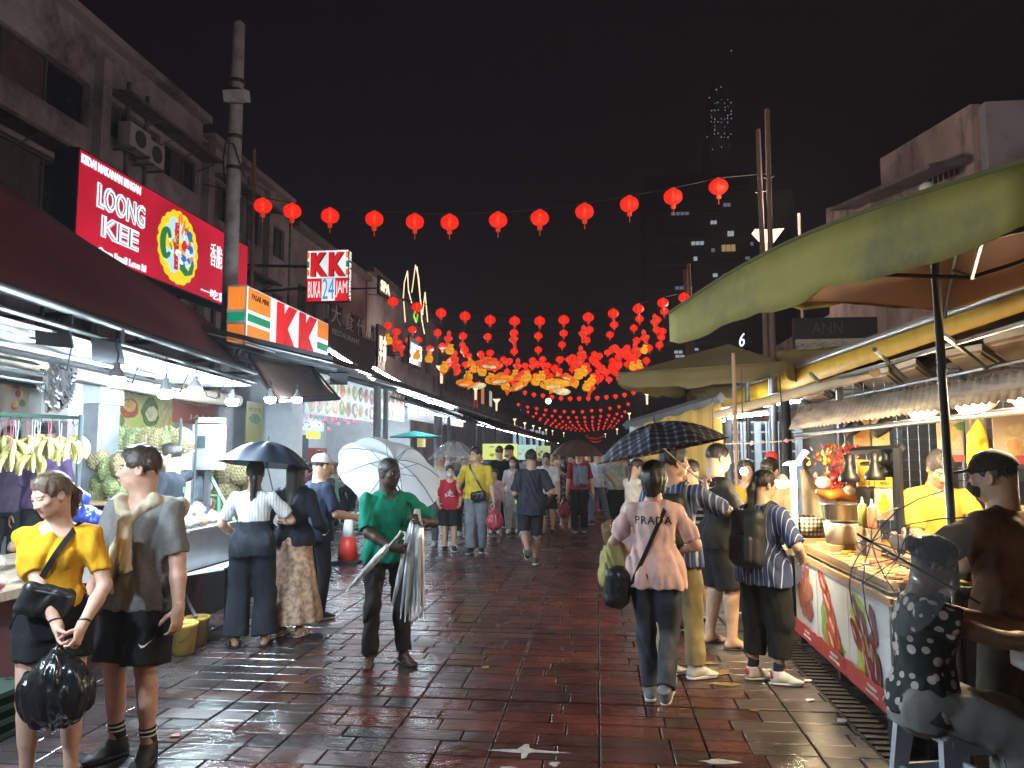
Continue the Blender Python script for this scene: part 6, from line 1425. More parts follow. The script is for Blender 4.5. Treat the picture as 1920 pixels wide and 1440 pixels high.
m=MB();m.box((0,0,ztp/2),(.045,.045,ztp));m.build('post',mat('pale_green_paint',(.16,.40,.26),rough=.5),t);m=MB();m.hexa([(-.08,-.03,ztp),(.06,-.03,ztp),(.06,.05,ztp),(-.08,.05,ztp),(-.03,-.03,ztp+.03),(.06,-.03,ztp+.03),(.06,.05,ztp+.03),(-.03,.05,ztp+.03)]);m.hexa([(.03,-.02,ztp+.03),(.06,-.02,ztp+.03),(.06,.03,ztp+.03),(.03,.03,ztp+.03),(.10,-.02,ztp+.13),(.13,-.02,ztp+.11),(.13,.03,ztp+.11),(.10,.03,ztp+.13)]);m.build('clip_lamp',glow('clip_lamp_warm',(1.,.86,.62),14.),t)
c=at(1467,904,Y=6.5);t=thing('hanging_bulb','bright warm bulb hanging low beside the pale green post','light bulb',c);warm_bulb=glow('led_bulb_warm',(1.,.78,.46),700.)
m=MB();m.lathe([(0,-.045),(.035,-.042),(.05,-.025),(.052,.01)],n=16);m.build('globe',warm_bulb,t);m=MB();m.lathe([(.0525,.01),(.04,.04),(.02,.06),(.0,.07)],n=12);m.build('cap',mat('bulb_cap_white',(.5,.45,.38)),t);m=MB();m.tube([(0,0,.06),(.02,0,.5),(.0,0,.9)],.005,5);m.build('cord',black,t)
c=at(1395,884,Y=7.6);t=thing('hanging_bulb','small warm bulb glowing by the face of the black shirt man','light bulb',c);m=MB();m.ball((0,0,0),.035,10,8);m.build('globe',glow('led_bulb_warm_small',(1.,.82,.55),180.),t);m=MB();m.tube([(0,0,.03),(0,0,1.0)],.005,5);m.build('cord',black,t)
c=at(1338,862,Y=8.8);t=thing('hanging_bulb','cool white bulb between the plaid umbrella and the black shirt man','light bulb',c);m=MB();m.ball((0,0,0),.055,12,8);m.build('globe',glow('led_bulb_cool_small',(.86,.95,1.),120.),t);m=MB();m.tube([(0,0,.05),(0,0,.9)],.005,5);m.build('cord',black,t)
t=thing('heat_lamp_frame','black square frame carrying black heat lamps over the counter','lamp frame',at(1680,1000,Y=5.75));
m=MB();a,b_=at(1598,846,Y=6.3),at(1692,840,Y=5.75);m.tube([a,b_],.028,4);pt(m.build('top_bar',black,t),t);m=MB();m.tube([at(1682,840,Y=5.75),Vector((at(1682,840,Y=5.75).x,5.75,.81))],.032,4);pt(m.build('post',black,t),t);m=MB();m.tube([at(1615,870,Y=6.2),at(1682,867,Y=5.78)],.018,4);pt(m.build('lower_bar',black,t),t)
for px,py in((1592,893),(1640,890),(1662,884)):
 m=MB();q=at(px,py,Y=5.95);m.lathe([(.075,-.04),(.07,.0),(.04,.04),(.03,.10),(.035,.16),(0,.17)],q,14);o=pt(m.build('heat_lamp',black,t),t);m=MB();m.lathe([(0,-.039),(.068,-.039),(.068,-.030),(0,-.03)],q,12);pt(m.build('lamp_face',glow('heat_lamp_glow',(1.,.62,.25),25.),o),t)
def fposter(px0,py0,px1,py1,Y,name,label,base,cat='poster',hang=True,emit=0.):
 A,B_=at(px0,py0,Y=Y),at(px1,py1,Y=Y);c=(A+B_)/2;t=thing(name,label,cat,c);w_,h_=B_.x-A.x,A.z-B_.z
 m=MB();m.box((0,.008,0),(w_,.012,h_));m.build('board',mat('print_base',base,rough=.4,var=.08,vscale=3),t)
 if hang:
  for sx in(-.4,.4):m=MB();m.tube([(sx*w_,0,h_/2),(sx*w_*.98,0,h_/2+.09)],.003,4);m.build('string',black,t)
 return t,w_,h_
def fp(t,x,z,rx,rz,col,l,jag=.08,rot=0.,n=16):blob_print((x,.001,z),EX,EZ,rx,rz,PR(col),t,l,n,jag,'printed_picture',rot,r6)
t,w_,h_=fposter(1756,782,1808,866,6.2,'noodle_poster','pink poster of a noodle bowl left of the leaning post',(.62,.42,.34));fp(t,.0,.03,w_*.42,h_*.36,(.66,.50,.30),.002);fp(t,-.02,.05,w_*.34,h_*.26,(.70,.42,.14),.004);fp(t,.08,.10,.05,.035,(.15,.30,.08),.006,.3)
m=MB();m.box((0,-.008,-h_*.42),(w_,.006,h_*.15));m.build('red_band',mat('poster_red',(.55,.10,.10)),t)
t,w_,h_=fposter(1810,772,1854,868,6.15,'drinks_poster','grey poster of three juice bottles behind the hanging apron',(.40,.38,.38))
for k,(x,col)in enumerate(((-.30,(.62,.36,.34)),(0,(.66,.5,.46)),(.30,(.70,.30,.12)))):fp(t,x*w_,-.02,w_*.12,h_*.30,col,.003,.02);fp(t,x*w_,h_*.30,w_*.06,h_*.12,(.7,.6,.55),.005,.02)
m=MB();m.box((0,-.008,-h_*.42),(w_,.006,h_*.15));m.build('red_band',mat('poster_red',(.55,.10,.10)),t)
t,w_,h_=fposter(1860,768,1945,870,6.0,'iced_drink_poster','pale orange poster of an iced drink above the black cap',(.64,.46,.32));fp(t,.02,-.02,w_*.33,h_*.32,(.70,.52,.30),.002,.05);fp(t,.0,-.08,w_*.22,h_*.18,(.66,.36,.16),.004,.15);fp(t,.12,.08,.015,.16,(.7,.3,.2),.006,.0,.3)
m=MB();m.box((0,-.008,-h_*.42),(w_,.006,h_*.15));m.build('red_band',mat('poster_red',(.55,.10,.10)),t)
t,w_,h_=fposter(1600,785,1632,836,6.9,'mango_poster','orange mango poster above the heat lamps',(.66,.40,.12));fp(t,0,0,w_*.35,h_*.3,(.70,.30,.06),.002,.2)
t,w_,h_=fposter(1634,783,1669,836,6.85,'yellow_fruit_poster','pale yellow fruit poster next to the mango poster',(.66,.56,.30));fp(t,0,0,w_*.35,h_*.3,(.65,.45,.10),.002,.2)
t,w_,h_=fposter(1607,862,1640,912,6.5,'yellow_menu_box','yellow menu box with small dark print above the sauce bottles',(.62,.36,.03),'menu board',False);fit_text('SATAY',(0,-.002,-.08),EX,EZ,w_*.5,.03,black,t,.004)
t,w_,h_=fposter(1640,862,1674,914,6.48,'yellow_menu_box','second yellow menu box beside the black frame post',(.62,.38,.04),'menu board',False);fit_text('MENU',(0,-.002,-.08),EX,EZ,w_*.5,.03,black,t,.004);fp(t,0,.1,w_*.3,h_*.2,(.5,.45,.2),.002)
t,w_,h_=fposter(1640,916,1676,975,6.45,'yellow_picture_card','white card with a yellow fruit picture below the yellow menu boxes',(.60,.50,.46),'picture card',False);fp(t,0,-.02,w_*.3,h_*.36,(.62,.45,.02),.002,.25)
t,w_,h_=fposter(1606,914,1639,1000,6.55,'menu_stand','black menu stand behind the sauce bottles',(.03,.028,.028),'stand',False);m=MB();m.box((.1,.02,-h_/2-.3),(.5,.03,.6));m.build('foot',dwood,t)
c=at(1832,845,Y=5.6);v,f=polygonise([el((0,0,-.02),(.085,.03,.20),None,.02),rc((0,0,.1),(.02,0,.24),.06,.012,.03),half((0,0,-.17),(0,0,-1))],.012,wrinkle=.015,wfreq=(14,14,5),seed=5)
o=np_mesh('apron',[(v,f)],[cloth((.52,.30,.02))]);o.location=c;tag(o,'mustard yellow apron hanging in front of the juice poster','apron')
t=thing('corrugated_eave','low rusty corrugated eave over the satay sellers','roof sheet',(2.5,5.5,2))
def eave(u,v):
 lo=at(1478,806,Y=7.3).lerp(at(1990,738,Y=3.7),u);hi=at(1500,762,Y=7.1).lerp(at(1990,684,Y=3.62),u);p=lo.lerp(hi,v);k=.007*math.sin(u*2*math.pi*46);p.x+=-.3*k;p.z+=k;return p
m=MB();m.sheet(eave,368,2,thick=.006);pt(m.build('corrugated_sheet',mat('rusty_zinc',(.30,.21,.14),rough=.55,metal=.25,var=.3,vscale=4,stretch=(1,1,6),dirt=(.12,.06,.035)),t),t)
m=MB();m.tube([eave(0,0)+Vector((.06,0,-.05)),eave(1,0)+Vector((.06,0,-.05))],.02,6);pt(m.build('rail',mmetal,t),t)
wl2=glow('floodlight_warm',(1.,.78,.46),700.)
for px,py,d_,nm in((1722,772,5.3,'lit warm floodlight under the eave, just left of the leaning post'),(1815,764,4.8,'lit warm floodlight under the eave over the noodle poster'),(1925,752,4.2,'lit warm floodlight under the eave above the black cap man')):
 c=at(px,py,Y=d_+.05);t=thing('floodlight',nm,'floodlight',c,0,'lit floodlights under the satay eave');t.rotation_euler=(R(-18),R(18),0)
 m=MB();m.box((0,0,.035),(.24,.20,.03));m.build('housing',mdark,t);m=MB();m.lathe([(0,-.045),(.03,-.04),(.045,-.015),(.04,.018)],n=14,sx=1.5);m.build('lens',wl2,t);m=MB();m.tube([(.1,0,.04),(.16,.0,.06),(.16,0,.14)],.01,5);m.build('bracket',mdark,t)
for i,(px,py,d_)in enumerate(((1600,802,6.6),(1656,800,6.2))):
 c=at(px,py,Y=d_);t=thing('clip_lamp',('unlit black clip lamp over the mango poster','unlit black clip lamp over the pale yellow fruit poster')[i],'lamp',c);m=MB();m.lathe([(.0,-.09),(.045,-.09),(.06,.02),(.05,.07),(0,.08)],n=12,M=Matrix.Rotation(.9,3,'Y'));m.tube([(.03,0,.05),(.09,0,.1),(.06,0,.16)],.008,5);m.build('shade',black,t)
t=thing('wire_grid','grey square wire grid partition behind the satay sellers','grid partition',(3.4,7.9,0));gm=mat('galvanised_wire',(.35,.35,.36),rough=.4,metal=.6)
m=MB()
for k in range(25):m.tube([(2.45+k*.1,7.9,.5),(2.45+k*.1,7.9,2.5)],.006,4)
for k in range(21):m.tube([(2.4,7.91,.5+k*.1),(4.9,7.91,.5+k*.1)],.006,4)
o=pt(m.build('wire',gm,t),t);o['kind']='stuff'
for x in(2.42,3.6,4.9):m=MB();m.box((x,7.93,1.3),(.05,.05,2.6));pt(m.build('post',mmetal,t),t)
t=thing('back_shop_wall','dim shop wall with shelves seen through the wire grid','shop wall',(4,9.6,0));m=MB();m.box((5.2,10.6,1.6),(5.0,.1,3.2));pt(m.build('wall',mat('dim_wall',(.30,.27,.24),rough=.8,var=.15),t),t)
for k in range(5):m=MB();m.box((3.2+.75*(k%3),9.9,.8+.55*(k//2)),(.5,.3,.3));pt(m.build('shelf_box',mat('shelf_box',[(.3,.2,.1),(.12,.14,.2),(.4,.35,.3),(.3,.08,.12),(.2,.2,.2)][k],rough=.6),t),t)
t=thing('white_grille','pale blue white grille windows lit by tube lights behind the black shirt man','grille gate',at(1430,850,Y=10.4));wp=mat('grille_paint',(.42,.47,.52),rough=.5)
ga,gb=at(1366,792,Y=10.4),at(1502,920,Y=10.4)
m=MB();m.box(((ga.x+gb.x)/2,10.75,(ga.z+gb.z)/2),(gb.x-ga.x,.03,ga.z-gb.z));pt(m.build('back_panel',mat('grille_back',(.16,.17,.15),rough=.5,var=.6,vscale=4),t),t)
for k in range(6):x=ga.x+(gb.x-ga.x)*k/5;m=MB();m.box((x,10.4,ga.z/2),(.07,.05,ga.z));pt(m.build('upright',wp,t),t)
for k in range(12):
 for j in range(5):
  x=ga.x+(gb.x-ga.x)*(k+.5)/12;
 m=MB();m.box((ga.x+(gb.x-ga.x)*(k+.5)/12,10.43,(ga.z+gb.z)/2),(.02,.02,ga.z-gb.z));pt(m.build('bar',wp,t),t)
for j in range(8):m=MB();m.box(((ga.x+gb.x)/2,10.46,gb.z+(ga.z-gb.z)*j/7),(gb.x-ga.x,.02,.025));pt(m.build('bar',wp,t),t)
for i,(p_,q_,Y_)in enumerate((((1345,772),(1500,752),9.6),((1365,783),(1440,775),9.2))):
 A,B_=at(*p_,Y=Y_),at(*q_,Y=Y_);t=thing('tube_lamp',('long cool tube light above the grille windows','short cool tube light just below the long one')[i],'tube light',(A+B_)/2,0,'tube lights by the grille');m=MB();m.tube([A,B_],.018,7);pt(m.build('tube',glow('tube_light_cool',(.78,.90,1.),85.),t),t);m=MB();m.tube([A+Vector((0,0,.03)),B_+Vector((0,0,.03))],.022,5);pt(m.build('fitting',mat('fitting_white',(.6,.6,.6)),t),t)
for i,(px,d_,r_)in enumerate(((1380,8.4,.022),(1452,9.3,.05),(1474,9.6,.07))):
 c=at(px,850,Y=d_);t=thing('steel_pole',('thin brown pole beside the black shirt man','grey steel pole by the grille','dark tree like post by the grille')[i],'pole',(c.x,d_,0));m=MB();m.tube([(0,0,0),(0,0,2.75)],r_,8);m.build('shaft',[mat('pole_brown',(.28,.18,.12)),mmetal,mdark][i],t)
m=MB();P_=[at(1360+230*k/14,832-28*k/14+8*math.sin(k*.224),Y=7.9)for k in range(15)];m.tube(P_,.006,4);
t=thing('bulb_string','thin sagging wire with tiny pink bulbs in front of the grille','string lights',P_[7]);pt(m.build('wire',mat('wire_white',(.5,.45,.45)),t),t)
for k in range(3,15,4):m=MB();m.ball(P_[k],.022,6,5);pt(m.build('lamp',mat('pink_bulb',(.6,.3,.3),rough=.3),t),t)
c=at(1568,880,Y=6.7);t=thing('festival_garland','dense red and gold festival garland with round pink faces and an orange fish tail','decoration',c);rr=random.Random(4)
k_=6.7/FPX
mr_,mgd=mat('garland_red',(.50,.02,.02),rough=.45,var=.3),mat('garland_gold',(.62,.33,.05),rough=.35,metal=.4,var=.3)
for nm,mm,n_ in(('red_petal',mr_,170),('gold_leaf',mgd,80)):
 m=MB()
 for k in range(n_):
  q=Vector((rr.gauss(0,17)*k_,rr.gauss(0,.05),rr.uniform(-45,38)*k_));
  if nm=='gold_leaf' and rr.random()<.6:q.z=rr.uniform(0,42)*k_
  M_=Matrix.Rotation(rr.uniform(0,6),3,'Z')@Matrix.Rotation(rr.uniform(-1,1),3,'X');s_=rr.uniform(.025,.05)
  m.add([q+M_@Vector(p)*s_ for p in((0,0,0),(.5,.1,.35),(0,.15,1.2),(-.5,.1,.35))],[(0,1,2,3)])
 o=m.build(nm,mm,t);o['kind']='stuff'
for dx,dz,col in((-30,-22,(.62,.36,.34)),(12,-38,(.64,.50,.34))):
 m=MB();q=Vector((dx*k_,-.12,dz*k_));m.ball(q,(.062,.03,.05),14,8);o=m.build('round_face',mat('face_plush_%d'%dx,col,rough=.6),t)
 for sx in(-1,1):m=MB();m.ball(q+Vector((.022*sx,-.028,.008)),.005,6,5);m.ball(q+Vector((.04*sx,0,.045)),.016,6,5);m.build('eye',[mat('plush_dark',(.05,.02,.02))],o)
m=MB();m.tube([(p_[0]*k_,-.1,p_[1]*k_)for p_ in((-42,-38),(-20,-45),(0,-40),(25,-52),(35,-55))],[.02,.045,.05,.04,.02],8);m.build('orange_body',mat('garland_orange',(.62,.20,.03),rough=.4),t)
m=MB();m.tube([(p_[0]*k_,-.08,p_[1]*k_)for p_ in((0,-50),(-6,-70),(-12,-85),(-10,-100),(-14,-112))],[.03,.035,.02,.026,.01],8);m.build('hanging_tail',mat('garland_orange',(.62,.20,.03),rough=.4),t)
m=MB();m.tube([(0,0,38*k_),(0,0,80*k_)],.004,4);m.build('string',black,t)
c=at(1447,866,Y=8.0);t=thing('festival_lantern_head','red heart shaped festival ornament on an orange stem beside the bulb','decoration',c);m=MB();m.ball((0,0,.05),(.065,.03,.06),12,8);m.build('red_heart',mr_,t);m=MB();m.tube([(0,0,0),(0,0,-.1),(.01,0,-.25)],[.03,.04,.05],8);m.ball((0,0,-.32),(.09,.04,.08));m.build('orange_stem',mat('garland_orange',(.62,.20,.03),rough=.4),t);m=MB();m.tube([(0,0,.1),(0,0,.9)],.004,4);m.build('string',black,t)
t=thing('folded_parasol','folded cream parasol leaning behind the steel pot','parasol',at(1530,1000,Y=7.2));m=MB();a,b_=at(1545,1010,Y=7.2),at(1505,880,Y=7.2);m.tube([a,a.lerp(b_,.5),b_],[.16,.10,.02],10);pt(m.build('cover',mat('cream_canvas',(.52,.42,.28),rough=.8,var=.1),t),t);m=MB();
for dx in(-.05,.03,.1):m.tube([a+Vector((dx,-.14,0)),b_],.006,4)
pt(m.build('rib',mdark,t),t)
t=thing('woven_basket','black and white woven basket beside the pale green post','basket',at(1510,985,Y=6.9));m=MB();m.lathe([(0,-.08),(.14,-.08),(.165,.08),(.15,.08),(.0,-.06)],n=18);m.build('basket',stripes('weave',(.03,.03,.03),(.4,.36,.3),2,28,.5,second=0),t);m=MB();m.box((0,0,-.17),(.3,.3,.15));m.build('stand',trm,t)
FB=[(((540,655),(670,640),(770,700),(640,710)),(.58,.57,.55),'small white foam lid at the far end of the rafters'),(((690,650),(830,625),(925,680),(780,695)),(.42,.24,.12),'orange brown cardboard sheet lying on the rafters'),(((845,605),(1000,565),(1095,640),(960,670)),(.50,.42,.32),'cream foam lid next to the cardboard sheet'),(((1002,548),(1180,515),(1280,600),(1112,640)),(.52,.43,.32),'cream foam lid with a dark clip at its corner'),(((1192,512),(1330,470),(1455,575),(1292,605)),(.52,.42,.30),'large cream foam lid beside the leaning post'),(((1485,430),(1690,395),(1840,495),(1640,545)),(.48,.38,.26),'cream foam lid with recessed panel right of the leaning post'),(((1700,360),(1960,300),(2050,440),(1880,485)),(.46,.36,.24),'largest cream foam lid nearest the canopy edge')]
for i,(q,col,nm)in enumerate(FB):
 z_=2.32+.02*i;P4=[at(1260+x*.34375,520+y_*.34375,Z=z_)for x,y_ in q];c=sum(P4,Vector())/4
 t=thing('foam_lid',nm,'foam lid',c,0,'foam lids on the stall rafters');L4=[p-c for p in P4];up_=Vector((0,0,.045));mm=mat('foam_%d'%i,col,rough=.8,var=.08)
 m=MB();m.hexa(L4+[p+up_ for p in L4]);m.build('sheet',mm,t)
 m=MB();m.hexa([p*.8+Vector((0,0,-.012))for p in L4]+[p*.84 for p in L4]);m.build('raised_panel',mm,t)
t=thing('rafter_frame','thin steel rafters that carry the foam lids over the satay stall','frame',(2.5,5.5,2.5))
for px0,py0,px1,py1 in((1455,772,1935,672),(1530,722,1935,600),(1560,740,1520,700),(1700,712,1640,655),(1850,690,1760,620)):m=MB();m.tube([at(px0,py0,Z=2.30),at(px1,py1,Z=2.30)],.016,5);pt(m.build('rafter',mmetal,t),t)
t=thing('yellow_awning','yellow retractable awning with a bright valance strip above the foam lids','awning',(2.3,7,2.6));yel=mat('yellow_canvas',(.60,.33,.02),rough=.6,var=.1)
A,B_=at(1350,742,Y=11.5),at(1990,524,Y=4.8);dn=Vector((.02,0,-.25))
m=MB();m.sheet(lambda u,v:A.lerp(B_,u)+dn*v*(1-.55*u),24,2,thick=.006);pt(m.build('valance',yel,t),t)
m=MB();m.tube([A+Vector((0,0,.04)),B_+Vector((0,0,.04))],.035,8);pt(m.build('front_bar',mat('bar_grey',(.22,.2,.19),rough=.4,metal=.5),t),t)
m=MB();m.sheet(lambda u,v:A.lerp(B_,u)+Vector((2.4,.5,.28))*v+Vector((.03,0,-.02)),12,6,thick=.008);pt(m.build('canvas',mat('awning_brown',(.26,.13,.045),rough=.8,var=.15,bump=.2,bscale=6),t),t)
m=MB();m.tube([at(1345,778,Y=9.4),at(1640,696,Y=6.2)],.05,9);pt(m.build('roll',mat('beige_roll',(.45,.32,.18),rough=.7),t),t)
for k in range(4):q=A.lerp(B_,.15+.22*k);m=MB();m.tube([q,q+Vector((2.2,.5,.2))],.02,5);pt(m.build('arm',mdark,t),t)
m=MB();m.tube([at(1366,775,Y=9.5),Vector((at(1366,775,Y=9.5).x,9.5,0))],.04,7);m2=m;pt(m.build('post',mmetal,t),t)
t=thing('hanging_tarp','mustard striped tarpaulin hanging from a grey beam above the plaid umbrella','tarpaulin',at(1270,830,Y=10.))
a,b_=at(1192,792,Y=11.5),at(1352,745,Y=9.5)
def tp(u,v):
 p=a.lerp(b_,u)+Vector((0,.05*math.sin(u*26),-.05));lo=at(1196,862,Y=11.5).lerp(at(1362,905,Y=9.5),u**1.6);return p.lerp(lo+Vector((0,.05*math.sin(u*26),0)),v)
m=MB();m.sheet(tp,40,8,thick=.006);pt(m.build('sheet',stripes('mustard_canvas',(.50,.27,.05),(.58,.33,.07),0,9,.5),t),t);m=MB();d_=(b_-a).normalized();m.tube([a-d_*.3,b_],.07,4);pt(m.build('beam',mat('beam_grey',(.25,.24,.24),rough=.35,metal=.5),t),t)
m=MB();c=at(1188,800,Y=11.6);m.box((c.x,11.6,c.z/2),(.12,.1,c.z));pt(m.build('post',mat('post_blue_white',(.45,.52,.6),rough=.4),t),t)
# ------------------ parasols
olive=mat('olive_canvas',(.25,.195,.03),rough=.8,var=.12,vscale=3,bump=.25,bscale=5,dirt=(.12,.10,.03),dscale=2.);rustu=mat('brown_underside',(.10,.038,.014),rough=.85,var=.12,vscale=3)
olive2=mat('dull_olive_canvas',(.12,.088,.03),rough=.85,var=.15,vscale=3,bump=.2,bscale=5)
def parasol(name,label,corners,ze,za,val,pole,top=olive,und=rustu,arch=.0,zn=None,wave=.3):
 vals=val if isinstance(val,list)else[val]*4
 Cs=[Vector((x,y,0))for x,y in corners];c=sum(Cs,Vector())/4
 t=thing(name,label,'parasol',(pole[0],pole[1],0));zc=zn or[ze]*4
 def edge(k,u):a,b_=Cs[k],Cs[(k+1)%4];p=a.lerp(b_,u);p.z=zc[k]*(1-u)+zc[(k+1)%4]*u+arch*math.sin(math.pi*u);return p
 ap=Vector((c.x,c.y,za));mt_=MB();mu=MB();mv=MB();n=10
 for k in range(4):
  f=lambda u,v,k=k:edge(k,u).lerp(ap,v)+Vector((0,0,-.07*math.sin(math.pi*v)*math.sin(math.pi*u)))
  mt_.sheet(f,n,6);mu.sheet(lambda u,v:f(u,v)+Vector((0,0,-.014)),n,6)
  g_=lambda u,v,k=k:edge(k,u)+(edge(k,u)-c).normalized()*.02+(edge(k,u)-c).normalized()*.018*wave*v*math.sin(u*37+2*k)+Vector((0,0,-vals[k]*v*(1-.35*(abs(2*u-1)**6))-.02*wave*v*math.sin(u*19+k)-(.03*v if.42<u<.6 else 0)))-(edge(k,u)-c)*Vector((1,1,0)).length*0
  mv.sheet(lambda u,v:g_(u,v)+Vector((0,0,.006)),n*2,3,thick=.008)
 pt(mt_.build('canopy',top,t),t);pt(mu.build('canopy_lining',und,t),t);pt(mv.build('valance',top,t),t)
 for k in range(4):m=MB();m.tube([edge(k,i/14)+(edge(k,i/14)-c).normalized()*.024+Vector((0,0,.004))for i in range(15)],.009,5);pt(m.build('edge_piping',mat('piping',(.10,.085,.02),rough=.8),t),t)
 for k in range(4):m=MB();m.tube([ap+Vector((0,0,-.06)),edge(k,0)+Vector((0,0,-.05))],.013,5);pt(m.build('rib',mdark,t),t)
 for k in range(4):m=MB();m.tube([Vector((c.x,c.y,za-.45)),ap.lerp(edge(k,0),.5)+Vector((0,0,-.07))],.011,5);pt(m.build('strut',mdark,t),t)
 return t
t=parasol('large_parasol','huge olive green parasol with a brown underside over the satay stall',[(.45,4.65),(2.4,5.5),(3.2,3.1),(1.27,2.28)],2.5,2.98,[.05,.05,.2,.26],(2.02,4.0),arch=.09,zn=[2.5,2.66,2.6,2.5])
m=MB();m.tube([at(1803,1290,Y=4.1),at(1752,470,Y=4.0)],.021,10);pt(m.build('pole',mat('pole_black',(.035,.03,.028),rough=.35,metal=.4),t),t);m=MB();q=at(1752,480,Y=4.0);m.tube([q,q+Vector((-.02,0,.25))],.035,8);m.tube([q+Vector((0,0,.03)),at(1930,428,Y=3.6)],.014,5);m.tube([q,at(1700,492,Y=4.2)],.009,5);pt(m.build('hub',mdark,t),t)
m=MB();q=at(1803,1290,Y=4.1);m.lathe([(0,0),(.25,0),(.25,.05),(.04,.09),(.03,.5),(0,.5)],(q.x,4.1,0),18);pt(m.build('base',mat('base_concrete',(.2,.2,.2)),t),t)
m=MB();m.tube([Vector((q.x,4.1,.4)),q],.021,10);pt(m.build('lower_pole',mat('pole_black',(.035,.03,.028),rough=.35,metal=.4),t),t)
def ppole(t,x,y,z):m=MB();m.tube([(x,y,0),(x,y,z)],.028,7);pt(m.build('pole',mdark,t),t)
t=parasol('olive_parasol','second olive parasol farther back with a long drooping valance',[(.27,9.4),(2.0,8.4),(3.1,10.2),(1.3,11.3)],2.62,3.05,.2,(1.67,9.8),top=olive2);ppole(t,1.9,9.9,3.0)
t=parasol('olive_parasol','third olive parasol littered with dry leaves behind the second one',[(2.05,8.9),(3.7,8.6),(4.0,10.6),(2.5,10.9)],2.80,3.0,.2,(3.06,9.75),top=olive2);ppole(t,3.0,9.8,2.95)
lv=MB();
for k in range(160):q=Vector((rr.uniform(2.2,3.4),rr.uniform(9.2,10.4),2.93+rr.uniform(.0,.05)));s_=rr.uniform(.03,.08);a_=rr.uniform(0,6);lv.add([q+Vector((math.cos(a_)*s_,math.sin(a_)*s_,0)),q+Vector((-math.sin(a_)*s_*.4,math.cos(a_)*s_*.4,.01)),q-Vector((math.cos(a_)*s_,math.sin(a_)*s_,-.01))],[(0,1,2)])
o=lv.build('dry_leaves',mat('dry_leaf',(.30,.24,.10),rough=.9,var=.4));tag(o,'dry leaves scattered on top of the third olive parasol','leaves',kind='stuff')
t=parasol('small_parasol','tan pointed parasol tip showing behind the yellow valance',[(3.0,13.2),(4.3,12.6),(4.8,14.2),(3.4,14.8)],2.9,3.55,.1,(3.9,13.7),top=mat('tan_canvas',(.30,.19,.07),rough=.8));ppole(t,3.9,13.7,3.5)
c=at(1568,622,Y=14.5);t=thing('ann_sign','dim shop sign with pale capital letters behind the big parasol','shop sign',c);m=MB();m.box((0,.1,0),(1.5,.12,.55));m.build('board',mat('sign_dim',(.012,.011,.011)),t);fit_text('ANN',(-.15,.03,.08),EX,EZ,.55,.22,mat('dim_letters',(.06,.055,.05)),t);m=MB();m.tube([(0,.1,-.25),(0,.1,-c.z)],.05,6);m.build('post',mdark,t)
c=at(1391,637,Y=16);t=thing('lit_numeral','white lit numeral six glowing beyond the olive parasols','neon sign',c);fit_text('6',(0,0,0),EX,EZ,.11,.28,glow('numeral_white',(.85,.93,1.),1.3),t,.03,shear=.2);m=MB();m.tube([(0,.05,-.1),(0,.05,-c.z)],.03,5);m.build('post',mdark,t)
c=at(1533,300,Y=12);
for px,py in((1505,640),(1498,400)):
 d_=12.5 if py==640 else 16;q=at(px,py,Y=d_);t=thing('thin_pole',('pale thin pole rising behind the big parasol edge','thin wooden pole beyond the fan shaped street lamp')[py==400],'pole',(q.x,d_,0));m=MB();m.tube([(0,0,0),(0,0,q.z)],.035,6);m.build('shaft',mat('pole_pale',(.42,.36,.30),rough=.7),t)
FB2=[(12.5,18,1.5,2.3,'rust'),(20,27,1.6,2.4,'cream'),(29,38,1.6,2.5,'black'),(40,52,1.7,2.5,'rust'),(55,72,1.7,2.5,'slate'),(75,100,1.8,2.5,'black')]
for i,(ya,yb,x_,z_,k)in enumerate(FB2):
 mm=mat('canvas_'+k,{'rust':(.2,.07,.04),'cream':(.36,.31,.25),'black':(.02,.02,.022),'slate':(.06,.08,.10)}[k],rough=.8,var=.15)
 t=thing('stall_awning',f'{k} stall awning {("just past the mustard tarpaulin", "two stalls beyond the mustard tarpaulin", "midway down the lane beyond the parasols", "by the third street lamp pair", "well past the street lamps", "at the far end of the lane")[i]}','awning',(x_,(ya+yb)/2,z_),0,'awnings along the satay side')
 m=MB();m.hexa([(x_,ya,z_-.1),(x_+2.4,ya,z_+.4),(x_+2.4,yb,z_+.4),(x_,yb,z_-.1),(x_,ya,z_-.05),(x_+2.4,ya,z_+.45),(x_+2.4,yb,z_+.45),(x_,yb,z_-.05)]);pt(m.build('canvas',mm,t),t)
 m=MB();m.tube([(x_+1.,ya+.3,z_),(x_+1.,yb-.3,z_)],.025,5);pt(m.build('tube_lamp',glow('tube_light_warm_far',(1.,.86,.66),16.),t),t)
 for yy in(ya+.2,yb-.2):m=MB();m.tube([(x_+.1,yy,0),(x_+.1,yy,z_)],.04,6);pt(m.build('post',mmetal,t),t)
 m=MB();m.box((x_+1.3,(ya+yb)/2,.5),(1.,yb-ya-.8,1.));pt(m.build('counter',mat('counter_mix_%d'%i,[(.3,.1,.06),(.35,.3,.2),(.12,.15,.2),(.3,.2,.08),(.2,.2,.2),(.2,.1,.05)][i],rough=.6),t),t)
